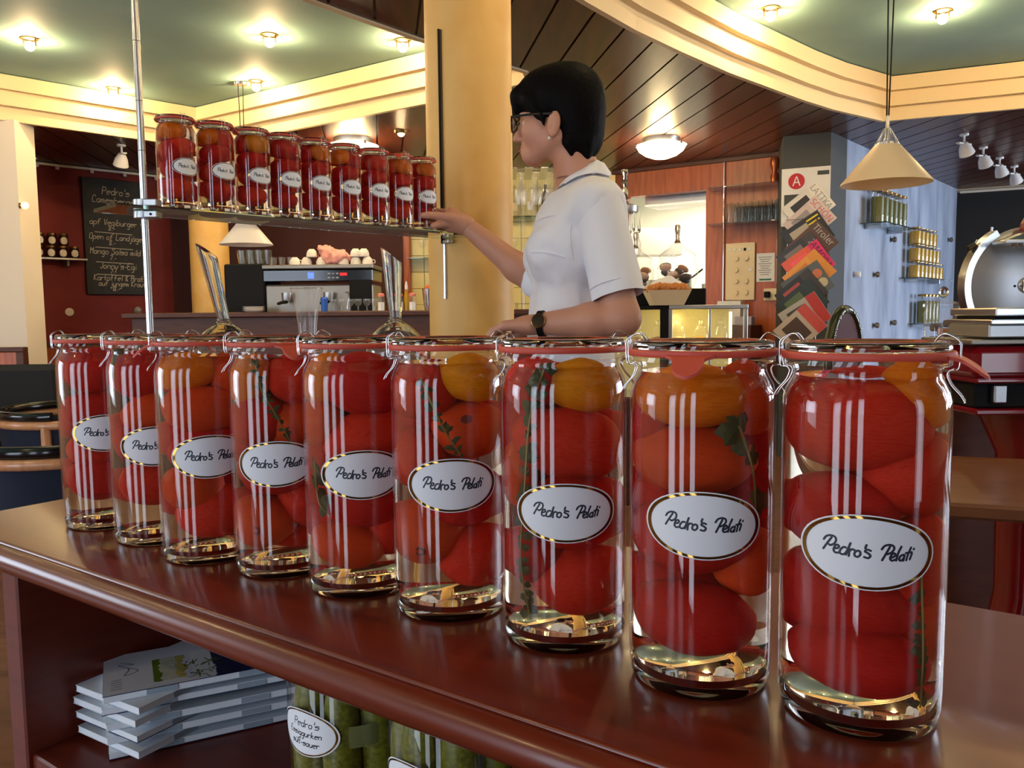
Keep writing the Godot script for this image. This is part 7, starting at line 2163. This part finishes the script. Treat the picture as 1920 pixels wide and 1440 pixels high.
# ---------------------------------------------------------------- lamps
func lamps() -> void:
	var warm := Color(1.0, 0.84, 0.62)
	var seen := [[-2.671, -4.692, "far left over the tables"], [-1.327, -4.672, "brightest, left of the column"], [-1.679, -5.563, "near the left field's far corner"], [-2.69, -5.691, "beside the left cornice"], [-0.601, -4.783, "just left of the column"], [1.355, -4.352, "right field, left of the pendant cords"], [2.277, -4.416, "right field, right of the pendant cords"]]
	var more := [[0.6, -2.2, "right of the column"], [1.9, -2.2, "over the slicer"], [3.2, -4.45, "over the right tables"], [4.12, -4.45, "beyond the right tables"], [0.4, -0.5, "over the front counter"], [2.0, -0.4, "right of the front counter"], [-2.2, -3.4, "over the armchairs"], [-3.6, -3.6, "over the left wall table"], [-2.2, -1.6, "left of the front counter"], [-3.6, -1.6, "by the left window"], [-2.2, 0.2, "behind the camera at left"], [3.6, -0.6, "behind the camera at right"], [5.0, -2.6, "by the right window"]]
	for i in seen.size() + more.size():
		var q: Array = more[i - seen.size()] if i >= seen.size() else seen[i]
		var o := thing("ceiling_downlight", "small halogen downlight in the green ceiling, %s" % (q[2]), "lamp", Vector3(q[0], 2.67, q[1]), 0, "halogen downlights in the green ceiling")
		part(lathe(st(), [Vector2(0.028, -0.002), Vector2(0.045, -0.004), Vector2(0.048, -0.001), Vector2(0.048, 0.0)], 24), "trim_ring", M.brass, o)
		part(ball(st(), Vector3(0, -0.042, 0), Vector3(0.027, 0.026, 0.027), 14, 8), "bulb", glow(Color(1.0, 0.88, 0.66), 16.0), o)
		for k in 2:
			part(mbox(Vector3(0.004, 0.042, 0.012), 0.001, Vector3([-0.034, 0.034][k], -0.021, 0)), "holder_clip", M.brass, o)
		omni(o, Vector3(0, -0.05, 0), warm, 0.34, 0.02)
	# dome lamps on the brown ceiling
	for i in 2:
		var o := thing("ceiling_dome_lamp", ["round frosted dome lamp on the brown ceiling right of the person", "white dome lamp on the far ceiling above the shelf jars"][i], "lamp", Vector3([1.13, -1.15][i], 2.4, [-6.2, -6.1][i]))
		part(lathe(st(), [Vector2(0.0, -0.03), Vector2(0.13, -0.03), Vector2(0.14, 0.0)], 32), "ceiling_plate", M.brushed, o)
		part(lathe(st(), [Vector2(0.0, -0.15), Vector2(0.06, -0.144), Vector2(0.12, -0.122), Vector2(0.165, -0.09), Vector2(0.185, -0.055), Vector2(0.19, -0.05), Vector2(0.13, -0.046)], 36, Transform3D.IDENTITY, 90), "lamp_shade", glow(Color(1.0, 0.93, 0.76), 2.2), o)
		for k in 3:
			part(ball(st(), Vector3(cos(k * 2.1 + 3.0) * 0.194, -0.052, sin(k * 2.1 + 3.0) * 0.194), Vector3.ONE * 0.012, 10, 6), "shade_clip", M.chrome, o)
		omni(o, Vector3(0, -0.09, 0), Color(1.0, 0.88, 0.65), 0.7, 0.1)
	# small spot on the brown ceiling, track spots, and the white spots
	var ds := thing("small_ceiling_spot", "tiny glowing spot on the brown ceiling beside the column", "lamp", Vector3(-0.76, 2.4, -5.85))
	part(lathe(st(), [Vector2(0.03, -0.02), Vector2(0.045, -0.015), Vector2(0.05, 0.0)], 20), "ring", M.brass, ds)
	part(ball(st(), Vector3(0, -0.02, 0), Vector3(0.026, 0.02, 0.026), 12, 8), "bulb", glow(Color(1.0, 0.86, 0.62), 8.0), ds)
	omni(ds, Vector3(0, -0.02, 0), warm, 0.25, 0.02)
	var tr := [[3.36, -6.15], [3.79, -6.65], [4.19, -7.1], [4.58, -7.53]]
	for i in 4:
		var o := thing("track_spot", "%s white adjustable spot on the brown ceiling at right" % ["nearest", "second", "third", "farthest"][i], "lamp", Vector3(tr[i][0], 2.4, tr[i][1]), 0.5, "white spots on the right ceiling")
		spot_head(o, 0.6, false)
	var wl := thing("ceiling_spot", "white adjustable spot on the dark ceiling by the menu board", "lamp", Vector3(-2.9, 2.4, -6.22), 2.3)
	spot_head(wl, 0.5, false)
	var js := thing("shelf_spot", "ceiling spot aimed at the jam jars on the red wall", "lamp", on_red(0.0, 2.4, 0.55), RT_OF_RED)
	spot_head(js, 0.5, true)
	spot(js, Vector3(0, -0.13, 0.0), on_red(0.2, 1.7, 0.0), Color(1.0, 0.86, 0.66), 1.1, 38.0)
	var wb := thing("wall_bulb_lamp", "small round glowing bulb beside the white pier", "lamp", Vector3(-3.185, 1.851, -5.41))
	part(ball(st(), Vector3(0.012, 0, 0), Vector3.ONE * 0.024, 16, 10), "bulb", glow(Color(1.0, 0.88, 0.66), 1.6), wb)
	part(lathe(st(), [Vector2(0.0, 0.0), Vector2(0.02, 0.0), Vector2(0.016, 0.012), Vector2(0.0, 0.012)], 14, Transform3D(Basis(Vector3.BACK, -PI / 2), Vector3(-0.02, 0, 0))), "socket", M.brass, wb)
	# pendants
	pendant(Vector3(1.543, 0, -3.4), "cone pendant lamp of cream frosted glass hanging at right", M_pendant(Color8(240, 222, 186)), false)
	pendant(Vector3(-1.795, 0, -5.6), "white cone pendant lamp hanging below the glass shelf at left", M_pendant(Color8(240, 240, 238)), true)


const RT_OF_RED := PI / 4


func M_pendant(c: Color) -> StandardMaterial3D:
	var m := mat(c, 0.35)
	m.backlight_enabled = true
	m.backlight = Color(0.7, 0.64, 0.52)
	return m


func spot_head(o: Node3D, tilt: float, lit: bool) -> void:
	part(lathe(st(), [Vector2(0.0, -0.012), Vector2(0.03, -0.012), Vector2(0.032, 0.0)], 18), "ceiling_rose", M.white, o)
	part(tube(st(), [Vector3(0, -0.01, 0), Vector3(0, -0.06, 0)], 0.008), "stem", M.white, o)
	var xf := Transform3D(Basis(Vector3.BACK, tilt), Vector3(0, -0.075, 0))
	part(lathe(st(), [Vector2(0.0, -0.085), Vector2(0.05, -0.085), Vector2(0.055, -0.08), Vector2(0.045, -0.03), Vector2(0.025, 0.01), Vector2(0.0, 0.015)], 20, xf), "shade", M.white, o)
	part(mbox(Vector3(0.15, 0.012, 0.03), 0.003, Vector3(0, -0.07, 0)), "yoke", M.white, o)


func pendant(at: Vector3, label: String, shade: Material, saucer: bool) -> void:
	var o := thing("pendant_lamp", label, "lamp", at)
	part(lathe(st(), [Vector2(0.05, 1.775), Vector2(0.174, 1.628), Vector2(0.1755, 1.626), Vector2(0.174, 1.632), Vector2(0.05, 1.781)], 40, Transform3D(Basis.IDENTITY, Vector3(0, -0.0 if not saucer else -0.028, 0))), "lamp_shade", shade, o)
	if saucer:  # solid dish standing in for the shade's reflection under the glass shelf
		part(lathe(st(), [Vector2(0.04, 1.752), Vector2(0.1, 1.752), Vector2(0.165, 1.768), Vector2(0.175, 1.778), Vector2(0.16, 1.786), Vector2(0.0, 1.79)], 40), "reflection_dish", shade, o)
	else:
		part(lathe(st(), [Vector2(0.04, 1.776), Vector2(0.046, 1.778), Vector2(0.046, 1.79), Vector2(0.04, 1.792)], 32), "collar", M.steel, o)
		for i in 12:
			var a := TAU * i / 12
			part(tube(st(), [Vector3(cos(a) * 0.046, 1.784, sin(a) * 0.046), Vector3(cos(a) * 0.012, 1.85, sin(a) * 0.012)], 0.0018, -1, 5), "spoke", M.steel, o)
	part(lathe(st(), [Vector2(0.0, 1.78), Vector2(0.012, 1.79), Vector2(0.008, 1.85), Vector2(0.006, 1.9), Vector2(0.0, 1.902)], 14), "stem", M.steel, o)
	part(lathe(st(), [Vector2(0.0, 1.66), Vector2(0.02, 1.67), Vector2(0.028, 1.7), Vector2(0.016, 1.75), Vector2(0.0, 1.76)], 16), "bulb", M.ceramic, o)
	for sx in [-1.0, 1.0]:
		part(tube(st(), [Vector3(sx * 0.004, 1.9, 0), Vector3(sx * 0.016, 2.67, 0)], 0.003, -1, 6), "cord", M.black, o)
	part(lathe(st(), [Vector2(0.0, 2.655), Vector2(0.04, 2.655), Vector2(0.045, 2.67)], 20), "ceiling_rose", M.steel, o)
